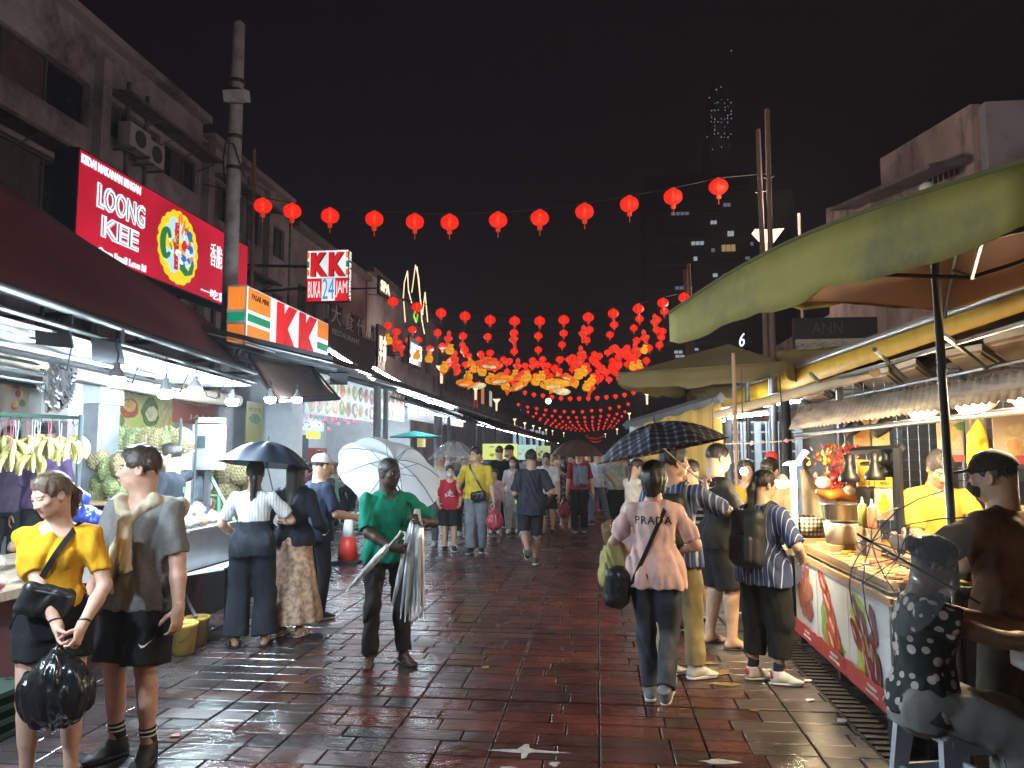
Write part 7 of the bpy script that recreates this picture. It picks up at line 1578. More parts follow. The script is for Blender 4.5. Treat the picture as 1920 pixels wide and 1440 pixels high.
# ------------------ plastic stool, table
t=thing('plastic_stool','pale blue grey plastic stool under the seated woman','stool',(1.58,3.74,.004),.25);t.scale=(1.04,1.04,1.05);pm_=mat('stool_plastic',(.42,.44,.50),rough=.4,var=.05)
v,f=polygonise([(lambda x,y,z:np.maximum(np.maximum(np.abs(x)-.15,np.abs(y)-.15),np.abs(z-.425)-.012)-.012,np.array([-.18,-.18,.4]),np.array([.18,.18,.46]),.01,'u')],.009,smooth=1);np_mesh('seat',[(v,f)],[pm_],t)
for sx in(-1,1):
 for sy in(-1,1):
  m=MB();m.hexa([(.165*sx-.035*sx-.02,.185*sy-.02,0),(.165*sx+.035*0+.03*(sx>0)+.02*(sx<0),.185*sy-.02,0),(.165*sx+.03*(sx>0)+.02*(sx<0),.185*sy+.02,0),(.165*sx-.035*sx-.02,.185*sy+.02,0)]if False else[(.175*sx-.028,.185*sy-.014,0),(.175*sx+.028,.185*sy-.014,0),(.175*sx+.028,.185*sy+.014,0),(.175*sx-.028,.185*sy+.014,0),(.125*sx-.045,.145*sy-.016,.425),(.125*sx+.045,.145*sy-.016,.425),(.125*sx+.045,.145*sy+.016,.425),(.125*sx-.045,.145*sy+.016,.425)]);m.build('leg',pm_,t)
for sy in(-1,1):m=MB();m.box((0,.168*sy,.19),(.28,.018,.045));m.build('stretcher',pm_,t)
for sx in(-1,1):m=MB();m.box((.152*sx,0,.19),(.018,.30,.045));m.build('stretcher',pm_,t)
for sy in(-1,1):m=MB();m.box((0,.158*sy,.395),(.26,.014,.06));m.build('apron',pm_,t)
c=at(1880,1195,Y=3.35);t=thing('plastic_table','pale plastic table with a rounded rim in front of the seated woman','table',(2.12,3.3,.004));zt_=.80
v,f=polygonise([(lambda x,y,z:np.maximum(np.maximum(np.abs(x)-.30,np.abs(y)-.36),np.abs(z-zt_+.025)-.02)-.02,np.array([-.34,-.4,zt_-.08]),np.array([.34,.4,zt_+.02]),.01,'u')],.013,smooth=1);np_mesh('table_top',[(v,f)],[mat('table_plastic',(.46,.46,.48),rough=.4)],t)
for sx in(-1,1):
 for sy in(-1,1):m=MB();m.tube([(.24*sx,.3*sy,zt_-.03),(.28*sx,.34*sy,0)],.025,7);m.build('leg',mat('table_plastic',(.46,.46,.48),rough=.4),t)
v,f=polygonise([el((0,0,.03),(.13,.11,.05),None,.02),el((.12,.05,.04),(.09,.08,.06),None,.03)],.012,wrinkle=.02,wfreq=(18,18,18),seed=8)
o=np_mesh('food_bag',[(v,f)],[mat('noodle_cream',(.55,.42,.18),rough=.5,var=.25,vscale=25)]);o.location=(2.16,3.22,zt_+.02);tag(o,'open bag of cream coloured food on the plastic table under her hands','food')
t=thing('drinks_crate','red crate with a green and yellow label under the plastic table','crate',(2.35,3.95,.004));m=MB();m.box((0,0,.2),(.45,.35,.4));m.build('box',mat('crate_red',(.28,.04,.03),rough=.6),t);m=MB();m.box((0,-.178,.3),(.4,.006,.16));m.build('label',mat('crate_label',(.35,.36,.08),rough=.6,var=.4),t)
# ------------------ street lamps with fan shaped heads
fan_on=glow('fan_lamp_glow',(1.,.72,.40),2.2,False);pole_lit=mat('lamp_pole_cream',(.42,.36,.29),rough=.5)
def street_lamp(px,py,Y,nm,energy=0.,s_=.66):
 c=at(px,py,Y=Y);t=thing('street_lamp',nm,'street lamp',(c.x,Y,0),0,'fan headed street lamps');z=c.z
 m=MB();m.tube([(0,0,0),(0,0,z-.75)],[.09,.06],9);m.build('pole',mat('lamp_pole_dark',(.12,.10,.09),rough=.5),t)
 m=MB();m.tube([(0,0,z-.75),(0,0,z-.08)],[.10*s_,.13*s_],10);m.build('lit_sleeve',glow('lamp_sleeve',(1.,.78,.5),1.0),t)
 for sg in(-1,1):
  m=MB();x0,x1=.03*sg*s_,.42*sg*s_
  m.hexa([(x0,-.1,z-.1),(x0+.1*sg*s_,-.1,z-.1),(x0+.1*sg*s_,.1,z-.1),(x0,.1,z-.1),(x0,-.16,z+.22*s_),(x1,-.16,z+.24*s_),(x1,.16,z+.24*s_),(x0,.16,z+.22*s_)]);m.build('fan_head',fan_on,t)
 if energy:
  l=bpy.data.lights.new('lamp_light','POINT');l.energy=energy;l.color=(1.,.82,.72);l.shadow_soft_size=.25
  lo=bpy.data.objects.new('lamp_light',l);COL.objects.link(lo);lo.parent=t;lo.location=(0,0,z+.45)
LAMPS=[(1440,448,15.,'nearest fan headed street lamp by the two tall wooden poles',120),(1296,628,27.6,'second fan headed street lamp below the olive parasol edge',260),(1213,738,52.,'fan headed street lamp beyond the mustard tarpaulin',250),(828,692,38.,'fan headed lamp with a bright column near the blue white letters',350),(892,728,48.,'fan headed lamp below the orange fish lanterns',0),(931,752,57.,'fan headed lamp beside the red flags',0),(965,787,76.,'fan headed lamp where the far lanterns begin',0),(984,794,86,'fan headed lamp just after the first small one',0),(1000,799,97,'small fan headed lamp in the far left row',0),(1012,803,108,'small far lamp above the pale banners',0),(1024,806,118,'tiny far lamp over the crowd',0),(1036,808,128,'tiny far lamp near the dark parasol',0),(1057,812,145,'tiniest lamp of the far left row',0),(1157,805,108,'small lamp in front of the far satay side awnings',0),(1135,814,150,'tiny lamp at the end of the satay side',0),(1180,776,78,'small lamp on the satay side near the blue post',0)]
for px,py,Y,nm,e_ in LAMPS:street_lamp(px,py,Y,nm,e_,.66 if Y<60 else.42)
SL=COL.objects['street_lamp'];o=copy_tree(SL);o.location=(3.4,2.4,0);o['label']='added unseen lamp continuing the fan headed row, lighting the nearest people by the olive parasol';l_=[c for c in o.children if c.type=='LIGHT'][0];l_.data=l_.data.copy();l_.data.energy=560  # extra lamp out of view, added to light the nearest people
def wpole(t,px0,py0,px1,Y,r_):
 a=at(px0,py0,Y=Y);b_=at(px1,640,Y=Y);m=MB();b0=Vector((b_.x,Y,0));m.tube([b0,b_,a],[r_*1.2,r_*1.1,r_*.85],8);pt(m.build('shaft',mat('brown_pole',(.17,.10,.075),rough=.8,var=.25,stretch=(8,8,1)),t),t)
 for q in(.35,.7):m=MB();p=b_.lerp(a,q);m.tube([p+Vector((-.1,-.02,0)),p+Vector((.1,-.02,.02))],.02,5);pt(m.build('binding',mdark,t),t)
for px0,py0,px1,Y,nm in((1438,205,1449,14.6,'taller of the two brown wooden poles by the nearest street lamp'),(1421,243,1436,14.7,'shorter of the two brown wooden poles by the nearest street lamp'),(1284,506,1290,27.2,'thin brown pole of the pair behind the lanterns'),(1291,494,1297,27.3,'second thin brown pole of the pair behind the lanterns'),(477,280,470,17.6,'reddish pole standing at the end of the red signboard')):
 t=thing('wooden_pole',nm,'pole',(at(px1,640,Y=Y).x,Y,0),0,'tall wooden poles');wpole(t,px0,py0,px1,Y,.052 if Y<20 else.07)
for i,px in enumerate((966,975,983,997,1007,1018)):
 c=at(px,818+i,Y=70+i*6);t=thing('pale_banner',f'{("first", "second", "third", "fourth", "fifth", "sixth")[i]} pale blue white banner in the far row of banners','banner',(c.x,70+i*6,0),0,'far pale banners');m=MB();m.box((0,0,c.z),(.35,.02,2.0));m.build('cloth',glow('banner_lit',(.45,.65,.85),.55,False),t);m=MB();m.tube([(-.22,0,0),(-.22,0,c.z+1.1)],.04,5);m.build('pole',mmetal,t)
c=at(1028,752,Y=120);t=thing('far_floodlight','single bluish white floodlight glowing far off between lantern strings','floodlight',c);m=MB();m.ball((0,0,0),.45,10,8);m.build('lens',glow('far_flood',(.8,.9,1.),6.,False),t);m=MB();m.tube([(0,.3,0),(0,.3,-c.z)],.15,6);m.build('mast',mdark,t)
for px,py,col,nm in((892,748,(.55,.03,.05),'plain red lit flag on the far shophouse'),(920,748,(.55,.5,.5),'red and white lit flag panel on the far shophouse'),(905,742,(.6,.2,.1),'orange striped lit flag on the far shophouse')):
 c=at(px,py,X=-10.5);t=thing('lit_flag',nm,'flag',c,0,'lit flags on the far shophouse');m=MB();m.box((0,0,0),(.05,1.6,1.5));m.build('cloth',glow('flag_%d'%px,col,.8,False),t);m=MB();m.tube([(0,0,.8),(-1.5,0,.8)],.05,5);m.build('arm',mdark,t)
# ------------------ lanterns
def lantern_mat():
 m,t,b=new_mat('lantern_silk');N,L=t.nodes,t.links
 b.inputs['Base Color'].default_value=(.5,.02,.01,1);b.inputs['Emission Color'].default_value=(1.,.026,.010,1);b.inputs['Emission Strength'].default_value=.50;b.inputs['Roughness'].default_value=.6
 tr=N.new('ShaderNodeBsdfTransparent');tr.inputs[0].default_value=(1.,.35,.25,1);mx=N.new('ShaderNodeMixShader');mx.inputs[0].default_value=.62
 L.new(tr.outputs[0],mx.inputs[1]);L.new(b.outputs[0],mx.inputs[2]);L.new(mx.outputs[0],N['Material Output'].inputs['Surface']);m.cycles.emission_sampling='NONE';return m
silk=lantern_mat();far_silk=glow('lantern_far',(1.,.030,.012),1.0,False);core=glow('lantern_core',(1.,.20,.05),1.6,False);lcap=glow('lantern_collar',(.8,.05,.02),.45,False);goldp=glow('gold_lantern',(1.,.42,.02),.85,False);redp=glow('red_shape',(1.,.05,.02),.85,False)
prof=[(.055,-.155)]+[(.195*math.cos(a),.165*math.sin(a))for a in np.linspace(-1.2,1.2,11)]+[(.055,.155)]
m=MB();m.lathe(prof,n=24,lobes=12,lobe=.02);LS=m.mesh('shell');LS.materials.append(silk)
m=MB();m.lathe([(.0,-.11),(.03,-.1),(.022,0),(.03,.11),(0,.12)],n=8);LC=m.mesh('core');LC.materials.append(core)
m=MB();m.lathe([(.0,-.25),(.05,-.25),(.055,-.155),(0,-.15)],n=10);m.tube([(0,0,-.25),(0,0,-.38)],.008,5);m.lathe([(.055,.15),(.05,.185),(0,.186)],n=10);LT=m.mesh('collar');LT.materials.append(lcap)
m=MB();m.lathe(prof,n=12);m.lathe([(.05,-.24),(.055,-.155)],n=6);LF=m.mesh('lantern');LF.materials.append(far_silk)
rl_=random.Random(8)
def lantern(c,label,group,near_=True,s_=1.):
 if near_:
  t=thing('red_lantern',label,'lantern',c,rl_.uniform(0,6),group);t.scale=(s_,)*3
  for nm,me in(('shell',LS),('core',LC),('collar',LT)):o=bpy.data.objects.new(nm,me);COL.objects.link(o);o.parent=t
 else:
  o=bpy.data.objects.new('red_lantern',LF);COL.objects.link(o);o.location=c;o.scale=(s_,)*3;tag(o,label,'lantern',group)
def wire(pts,label):
 m=MB();m.tube(pts,.012,4);tag(m.build('lantern_wire',mat('wire_black',(.02,.015,.015))),label,'wire')
ORD_=['first','second','third','fourth','fifth','sixth','seventh','eighth','ninth','tenth','eleventh','twelfth','thirteenth','fourteenth','fifteenth']
S1=[(493,386),(548,396),(619,405),(702,411),(778,416),(843,417),(934,413),(1012,409),(1096,397),(1180,383),(1262,369),(1347,350)]
P_=[at(x,y,Y=16.)for x,y in S1]
for k,p in enumerate(P_):lantern(p,f'{ORD[k]} large red lantern of the nearest string counted from the red signboard','large lanterns on the nearest string',True,1.02)
wire([at(380,345,Y=16.)]+[p+Vector((0,0,.19))for p in P_]+[at(1440,325,Y=16.)],'sagging wire that carries the nearest string of large lanterns')
S2=[(737,565),(782,576),(827,587),(872,593),(919,600),(965,602),(1012,602),(1057,600),(1103,595),(1150,588),(1197,579),(1243,568),(1283,558)]
P_=[at(x,y,Y=27.)for x,y in S2]
for k,p in enumerate(P_):lantern(p,f'{ORD[k]} red lantern of the second string counted from the zigzag neon','lanterns on the second string',True)
wire([at(690,552,Y=27)]+[p+Vector((0,0,.19))for p in P_]+[at(1296,552,Y=27)],'sagging wire that carries the second string of lanterns')
cq=lambda x,y:(700+x*.3125,540+y*.3125)
S3=[(90,225),(138,262),(235,250),(386,268),(538,288),(687,293),(845,268),(990,287),(1142,272),(1297,250),(1445,220),(1597,185),(1746,140)]
P_=[at(*cq(*q),Y=35.)for q in S3]
for k,p in enumerate(P_):lantern(p,f'{ORD[k]} red lantern of the third string counted from the zigzag neon','lanterns on the third string',True)
wire([p+Vector((0,0,.19))for p in P_],'wire that carries the third string of lanterns')
S4=[(215,312),(270,312),(340,365),(415,350),(545,380),(700,390),(645,398),(845,380),(990,370),(1132,340),(1280,312),(1420,280),(1563,240),(1705,190),(1700,250),(1735,260),(1728,295),(1717,342),(1655,360),(1580,315)]
for k,q in enumerate(S4):lantern(at(*cq(*q),Y=38.),f'small red lantern hanging {("above the yellow pouches", "over the fish lanterns", "high near the second brown pole pair")[0 if q[0] < 600 else 1 if q[0] < 1150 else 2]}','small lanterns around the fish cluster',True)
ZN=[((1430,345),(1640,500),24),((1270,385),(1480,560),26),((1140,400),(1300,500),12),((790,410),(1140,560),30),((420,340),(600,500),12),((700,380),(820,520),6)]
zl=['in the bunch beside the olive parasol','in the thick bunch past the yellow fish','in the bunch above the spiny fish','in the central bunch between the fish','in the bunch behind the yellow pouches','next to the white bellied fish']
for zi,(a,b_,n_)in enumerate(ZN):
 for k in range(n_):q=(rl_.uniform(a[0],b_[0]),rl_.uniform(a[1],b_[1]));lantern(at(*cq(*q),Y=rl_.uniform(37,46)),'small red lantern '+zl[zi],'small lanterns around the fish cluster',k%2==0)
m=MB();m.lathe([(0,-.32),(.2,-.3),(.30,-.1),(.24,.12),(.12,.2),(.2,.34),(.14,.36),(0,.3)],n=14,sy=.6);PO=m.mesh('pouch');PO.materials.append(goldp)
m=MB();m.lathe([(0,-.5),(.08,-.48),(.10,-.2),(.26,.0),(.26,.08),(.10,.2),(.14,.34),(.05,.46),(0,.5)],n=12,sy=.6);GO=m.mesh('gourd');GO.materials.append(redp)
for k,q in enumerate(((88,310),(460,370),(335,420),(262,402),(425,475),(570,530),(655,500),(925,530),(975,555),(1230,520),(1555,470),(1595,460),(1625,370),(795,585),(1310,555),(1210,565),(700,545),(850,525),(900,560),(1010,530),(1160,560),(1260,500),(1280,590),(610,480))):
 o=bpy.data.objects.new('gold_pouch_lantern',PO);COL.objects.link(o);o.location=at(*cq(*q),Y=33.+(k%4));o.scale=(.72 if q[0]<1500 else.6,)*3;o.rotation_euler.y=rl_.uniform(-.3,.3)
 tag(o,f'golden pouch shaped lantern {("near the zigzag neon", "over the fish lanterns", "beside the olive parasol")[0 if q[0] < 500 else 1 if q[0] < 1400 else 2]}','lantern','golden pouch lanterns')
for k,q in enumerate(((42,290),(165,360),(450,305),(495,470),(842,310),(865,470),(1260,275),(1575,375),(1690,205),(1225,450),(1630,300),(1250,395),(130,330),(485,425),(1305,600))):
 o=bpy.data.objects.new('red_gourd_lantern',GO);COL.objects.link(o);o.location=at(*cq(*q),Y=34.+(k%3));o.scale=(.85,)*3;o.rotation_euler.y=rl_.uniform(-.3,.3)
 tag(o,f'red gourd shaped lantern {("near the zigzag neon", "among the central bunch of lanterns", "beside the olive parasol")[0 if q[0] < 520 else 1 if q[0] < 1400 else 2]}','lantern','red gourd lanterns')
fmats=[goldp,glow('fish_belly',(1.,.80,.42),.8,False),glow('fish_red',(1.,.12,.02),.8,False),glow('fish_orange',(1.,.26,.01),.85,False)]
def fish(q,L_px,col,nm,flip=1,spiny=False,ang=0.):
 Y=31.;c=at(*cq(*q),Y=Y);t=thing('fish_lantern',nm,'lantern',c,0,'fish shaped lanterns');t.rotation_euler=(0,ang,0);k=L_px*.3125*Y/FPX/2
 m=MB();m.lathe([(0,-.95),(.12,-.85),(.32,-.4),(.40,.1),(.32,.6),(.14,.9),(0,.98)],n=14,M=Matrix.Rotation(R(90),3,'Y')@Matrix.Diagonal((1,.55,1)));m.v=[(x*k*flip,y_*k,z*k)for x,y_,z in m.v];m.build('body',fmats[col],t)
 m=MB();m.ball((.1*k*flip,-.06*k,-.12*k),(.62*k,.16*k,.18*k),12,8);m.build('belly',fmats[1],t)
 T=lambda p:(p[0]*k*flip,p[1]*k,p[2]*k)
 m=MB();m.hexa([T(p)for p in((-.85,-.05,-.06),(-1.35,-.03,-.38),(-1.2,.03,0),(-.85,.05,0),(-.85,-.05,.06),(-1.35,-.03,.38),(-1.2,.03,.02),(-.85,.05,.06))]);m.build('tail',fmats[3 if col!=3 else 2],t)
 m=MB()
 if spiny:
  for j in range(6):m.add([T(p)for p in((-.6+.22*j,0,.24),(-.45+.22*j,0,.26),(-.62+.22*j,0,.55))],[(0,1,2)])
 else:m.hexa([T(p)for p in((-.4,-.03,.25),(.35,-.03,.28),(.35,.03,.28),(-.4,.03,.25),(-.45,-.02,.45),(.1,-.02,.5),(.1,.02,.5),(-.45,.02,.45))])
 m.build('dorsal_fin',fmats[2]if not spiny else mat('fin_dark',(.2,.08,.01)),t)
 m=MB();m.ball(T((.72,-.13,.1)),.05*k,8,6);m.build('eye',black,t);m=MB();m.tube([(0,0,.3*k),(0,0,1.6)],.012,4);m.build('cord',black,t)
for a in((690,458,190,2,'red backed fish lantern with a white belly above the others',1,False,.12),(555,572,130,3,'orange fish lantern lowest over the shop roof',-1,False,.1),(630,588,100,1,'cream fish lantern beside the orange one',1,False,-.1),(765,548,175,3,'long orange fish lantern in the middle of the cluster',-1,False,-.1),(865,592,120,3,'small orange fish lantern with its head up',1,False,-.45),(1090,578,190,0,'large yellow fish lantern with dark spines',-1,True,-.05),(1130,622,110,1,'pale fish lantern under the spiny yellow one',1,False,.05),(1160,535,100,2,'red fish lantern behind the spiny yellow one',1,False,.3)):fish((a[0],a[1]),*a[2:])
for i,(Y,x0,x1,ys,yc)in enumerate(((63,984,1188,736,747),(84,972,1178,758,772),(97,990,1172,772,783),(112,1000,1166,781,791),(128,1012,1160,788,797),(148,1022,1156,794,802),(170,1032,1152,798,805),(195,1044,1148,802,808),(230,1100,1130,818,823),(280,1108,1126,826,829))):
 n_=13 if i<8 else 7
 for k in range(n_):
  u=k/(n_-1);px=x0+(x1-x0)*u;py=yc+(ys-yc)*(2*u-1)**2+rl_.uniform(-.8,.8)
  lantern(at(px,py,Y=Y),f'tiny red lantern on the {ORD[i]} of the far strings down the lane','tiny lanterns on the far strings',False,1.0)
# ------------------ umbrellas, bags, straps
def umbrella(label,hub,axis,rad,depth,mm,grip=None,n=8,handle=True,shaft_m=None,up_tip=.05,rib_m=None,cat='umbrella',scallop=.06):
 """open umbrella: hub = where the ribs meet under the canopy, axis points to the tip"""
 hub,ax=Vector(hub),Vector(axis).normalized();t=thing('umbrella',label,cat,hub);Q=ax.to_track_quat('Z','Y').to_matrix()
 def cp(u,v):
  a=2*math.pi*u;sc=1-scallop*(1-abs(math.cos(a*n/2)))*v;r_=rad*v*sc;z=depth*(1-v**2.1)-.03*v*(1-abs(math.cos(a*n/2)))*0-depth*.12*abs(math.sin(a*n/2))*math.sin(math.pi*v)
  return Q@Vector((r_*math.cos(a),r_*math.sin(a),z))
 m=MB();m.sheet(cp,n*6,9);m.build('canopy',mm,t);rm=rib_m or mdark
 for k in range(n):
  m=MB();m.tube([cp(k/n,v)+Q@Vector((0,0,-.006))for v in(0.02,.25,.5,.75,1.)],.003,4);m.tube([Q@Vector((0,0,depth*.25)),cp(k/n,.5)],.0025,4);m.build('rib',rm,t)
 g_=Vector(grip)-hub if grip is not None else-ax*(rad*1.35)
 m=MB();m.tube([ax*(depth+up_tip),ax*depth*.2,g_],.006,7);m.build('shaft',shaft_m or mmetal,t)
 if handle:m=MB();d=(g_-ax*depth).normalized();s_=d.cross(Vector((0,1,0))).normalized();m.tube([g_,g_+d*.06,g_+d*.10+s_*.015,g_+d*.115+s_*.04,g_+d*.10+s_*.065,g_+d*.07+s_*.07],.010,7);m.build('handle',shaft_m or mdark,t)
 return t
def bvh(info):
 vs,fs=[],[]
 for ch in info['root'].children:
  if ch.type=='MESH' and ch.name.split('.')[0]in('shirt','trousers','shorts','skirt','dress'):
   n=len(vs);vs+=[v.co.copy()for v in ch.data.vertices];fs+=[tuple(i+n for i in p.vertices)for p in ch.data.polygons]
 return BVHTree.FromPolygons(vs,fs)
def strap(info,side,parent,w_=.016,hipz=0.,m_=None,a0=0,a1=360,lift=.007,name='strap'):
 """a band from one shoulder to the other hip, lying on the clothes (built in the wearer's own frame)"""
 B_=bvh(info);s=info['s'];S=Vector(info['nb']-info['up']*.02*s+info['sx']*side*.10*s);Hp=Vector(info['pel']+info['up']*hipz*s-info['sx']*side*.17*s)
 C_=(S+Hp)/2;e1=(S-Hp).normalized();e2=Vector(info['fw']);e2=(e2-e1*e2.dot(e1)).normalized();P_,Nn=[],[]
 for k in range(49):
  a=R(a0+(a1-a0)*k/48);d=e1*math.cos(a)+e2*math.sin(a);h,nn,_,_=B_.ray_cast(C_+d*.9,-d)
  P_.append((h if h is not None else C_+d*.3)+d*lift);Nn.append(d)
 for _ in range(2):P_=[P_[0]]+[(P_[i-1]+P_[i]*2+P_[i+1])/4 for i in range(1,len(P_)-1)]+[P_[-1]]
 pn=e1.cross(e2);vs,fs=[],[]
 for p,d in zip(P_,Nn):vs+=[p-pn*w_,p+pn*w_,p+pn*w_+d*.004,p-pn*w_+d*.004]
 for i in range(len(P_)-1):
  for j in range(4):fs.append((i*4+j,i*4+(j+1)%4,i*4+4+(j+1)%4,i*4+4+j))
 m=MB();m.add(vs,fs,0,False);return m.build(name,m_ or black,parent),P_
def worn(info,name,label,cat):
 r=info['root'];return thing(name,label,cat,r.location,r.rotation_euler.z)
def rbox(c,half_,A=None,r_=.02):
 c=np.asarray(c,float);h_=np.asarray(half_,float)-r_;A=np.eye(3)if A is None else np.asarray(A)
 def f(x,y,z):
  px,py,pz=x-c[0],y-c[1],z-c[2];q=[np.abs(px*A[0,i]+py*A[1,i]+pz*A[2,i])-h_[i]for i in range(3)]
  return np.sqrt(sum(np.maximum(v,0)**2 for v in q))+np.minimum(np.maximum(q[0],np.maximum(q[1],q[2])),0)-r_
 e=np.abs(A)@np.asarray(half_,float);return(f,c-e,c+e,.01,'u')
def crossbag(info,label,side,c_loc,half_,m_,yaw=0.,hipz=0.,tilt=0.,voxel=.009):
 t=worn(info,'crossbody_bag',label,'bag');A=rotz(yaw)@roty(tilt);g=polygonise([rbox(c_loc,half_,A,min(half_)*.9)],voxel,wrinkle=.010,wfreq=(13,13,13),seed=5);np_mesh('bag_body',[g],[m_],t)
 z=MB();a=Vector(c_loc)+Matrix(A.tolist())@Vector((-half_[0]*.8,half_[1]*.9,half_[2]*.55));b_=Vector(c_loc)+Matrix(A.tolist())@Vector((half_[0]*.8,half_[1]*.9,half_[2]*.55));z.tube([a,b_],.005,5);z.build('zip',mmetal,t)
 strap(info,side,t,.014,hipz,m_);return t
def backpack(info,label,m_,w_=.15,h_=.22,d_=.09,voxel=.011,pocket=None):
 t=worn(info,'backpack',label,'backpack');s=info['s'];up,sx,fw=info['up'],info['sx'],info['fw'];A=np.stack([sx,fw,up],1);c=info['nb']-up*.27*s-fw*(.125*s+d_*.75)
 np_mesh('pack_body',[polygonise([rbox(c,(w_*s,d_*s,h_*s),A,d_*.8)],voxel,wrinkle=.008,wfreq=(9,9,9),seed=2)],[m_],t)
 np_mesh('front_pocket',[polygonise([rbox(c-up*.08*s-fw*d_*s*.9,(w_*.72*s,.035*s,h_*.45*s),A,.025)],voxel)],[pocket or m_],t)
 for sg in(1,-1):
  B_=bvh(info);P_=[];base=Vector(info['nb']-up*.12*s+sx*sg*.105*s)
  for k in range(15):
   a=R(-35+215*k/14);d=Vector(-fw*math.cos(a)+up*math.sin(a)*1.0);h,_,_,_=B_.ray_cast(base+d*.5,-d);P_.append((h if h is not None else base+d*.12)+d*.008)
  m=MB();m.tube(P_,.020,6,flat=.45);m.build('shoulder_strap',m_,t)
 return t
def carrier(label,top,w_,h_,m_,d_=.09,seed=1,rz=0.,cat='plastic bag',knot=True,voxel=.012):
 """a filled plastic bag hanging from a hand at top"""
 pr=[el((0,0,-h_*.62),(w_,d_,h_*.40),None,.04),rc((0,0,-h_*.3),(0,0,-.01),w_*.45,.016,.10)]
 v,f=polygonise(pr,voxel,wrinkle=.016,wfreq=(20,20,9),seed=seed);o=np_mesh('carrier_bag',[(v,f)],[m_]);o.location=top;o.rotation_euler.z=rz;return tag(o,label,cat)
def print_on(info,txt,back,cz,w_,h_,m_,name='lettering',dx=0.,bold=0.,spacing=1.):
 """lettering printed on the shirt, following its surface"""
 me=text_mesh(txt,1.,0,'CENTER',bold,spacing=spacing);import bmesh
 bm=bmesh.new();bm.from_mesh(me);bmesh.ops.subdivide_edges(bm,edges=bm.edges[:],cuts=2);bm.to_mesh(me);bm.free()
 co=np.array([v.co for v in me.vertices]);lo,hi=co.min(0),co.max(0);B_=bvh(info);s=info['s'];sx,up,fw=Vector(info['sx']),Vector(info['up']),Vector(info['fw']);d=-fw if back else fw;rt=sx if back else-sx
 base=Vector(info['nb'])-up*cz*s+rt*dx*s
 for v in me.vertices:
  q=base+rt*((v.co.x-(lo[0]+hi[0])/2)/(hi[0]-lo[0])*w_)+up*((v.co.y-(lo[1]+hi[1])/2)/(hi[1]-lo[1])*h_)
  h,_,_,_=B_.ray_cast(q+d*.6,-d);v.co=(h if h is not None else q+d*.13)+d*.004
 return link(name,me,info['shirt'],[m_])
def P(label,px,pf,ph,face,H=None,Yd=None,**k):
 c=at(px,pf,Z=0.)if Yd is None else at(px,900,Y=Yd);hz=at(px,ph,Y=c.y).z
 return person(label,(c.x,c.y,k.pop('z0',0.)),face+math.degrees(math.atan2(-c.x,c.y)),H or hz,**k)
BLK=(.012,.012,.014);NAVY=(.018,.024,.05)
blackcl=cloth(BLK)
i=P('woman in a yellow T-shirt and black shorts holding a black bag, looking down',84,1486,880,172,sex='f',skin='fair',seed=1,lod=0,bulk=1.0,pose=dict(hyaw=-48,hpitch=20,hroll=4,lean=3,twist=-6,handr=dict(t=(-.10,.27,.80),f=(-.25,.45,-.85),th=(.3,.8,.4),curl=.9,pole=(1,-.35,-.3)),handl=dict(t=(-.16,.24,.90),f=(.15,.5,-.8),th=(.4,.8,.3),curl=.9,pole=(-1,-.5,-.2)),footr=(.09,-.02,.085),footl=(-.12,.02,.085)),top=dict(col=(.66,.33,.012),hem=.10,sleeve=.42,loose=.014,low=.018,wr=.011,neck=.066),bottom=dict(len=.25,col=BLK,loose=.014,waist=.3),shoes=dict(col=BLK,sole=(.03,.03,.03)),hair=dict(style='pony',col=(.13,.085,.055),len=.10))
t=crossbag(i,'black crossbody pouch with a zip worn across the yellow T-shirt',-1,(.02,.150,.955),(.125,.045,.085),mat('black_nylon',(.012,.012,.013),rough=.38,bump=.3,bscale=30),yaw=.1,hipz=-.02,tilt=-.30)
for sg,nm in((1,'r'),(-1,'l')):
 A_=i['A'][nm];m=MB();w_=Vector(A_['w']+(A_['e']-A_['w'])*.14);d=Vector(A_['f']).normalized();m.lathe([(.029,-.004),(.031,0),(.029,.004)],w_,14,M=d.to_track_quat('Z','Y').to_matrix());m.build('bracelet',mat('cord_black',BLK),i['root'])
hnd=W(i,i['A']['r']['w']+i['A']['r']['f']*.09)
carrier('shiny black plastic bag hanging from the hands of the yellow shirt woman',hnd+Vector((.0,-.02,.02)),.185,.40,mat('black_plastic',(.010,.010,.011),rough=.22,bump=.5,bscale=22,spec=.7),.13,3,.1,voxel=.009)
i=P('man in a grey T-shirt with a beige sweater tied on his shoulders, looking away',250,1420,843,138,H=1.715,skin='fair',seed=2,lod=0,pose=dict(hyaw=-52,hpitch=2,lean=1,twist=5,handl=dict(t=(-.31,.06,.84),f=(-.05,.15,-1),th=(.2,1,.1),curl=.55),handr=dict(t=(.27,.10,.84),curl=.5),footr=(.10,.02,.085),footl=(-.13,0.04,.085),yawl=20,yawr=-22),top=dict(col=(.13,.125,.125),hem=-.24,sleeve=.5,loose=.016,low=.03,wr=.012,vneck=.04,neck=.066,mat=cloth((.17,.165,.165),var=.15,vscale=60)),bottom=dict(len=.47,col=BLK,loose=.03,name='shorts'),shoes=dict(col=(.014,.014,.016),sole=(.03,.03,.032),sock=(.015,.015,.016),sockh=.27,band=(.62,.62,.62)),hair=dict(style='short',col=(.045,.028,.018)))
s=i['s'];nb,up,sx,fw=i['nb'],i['up'],i['sx'],i['fw'];swm=cloth((.50,.42,.31),vscale=50,var=.15)
pr=[rc(nb-up*.06*s-fw*.075*s+sx*.19*s,nb-up*.06*s-fw*.075*s-sx*.19*s,.050*s,.050*s,.04),rc(nb-up*.16*s-fw*.10*s+sx*.15*s,nb-up*.16*s-fw*.10*s-sx*.15*s,.05*s,.05*s,.08)]
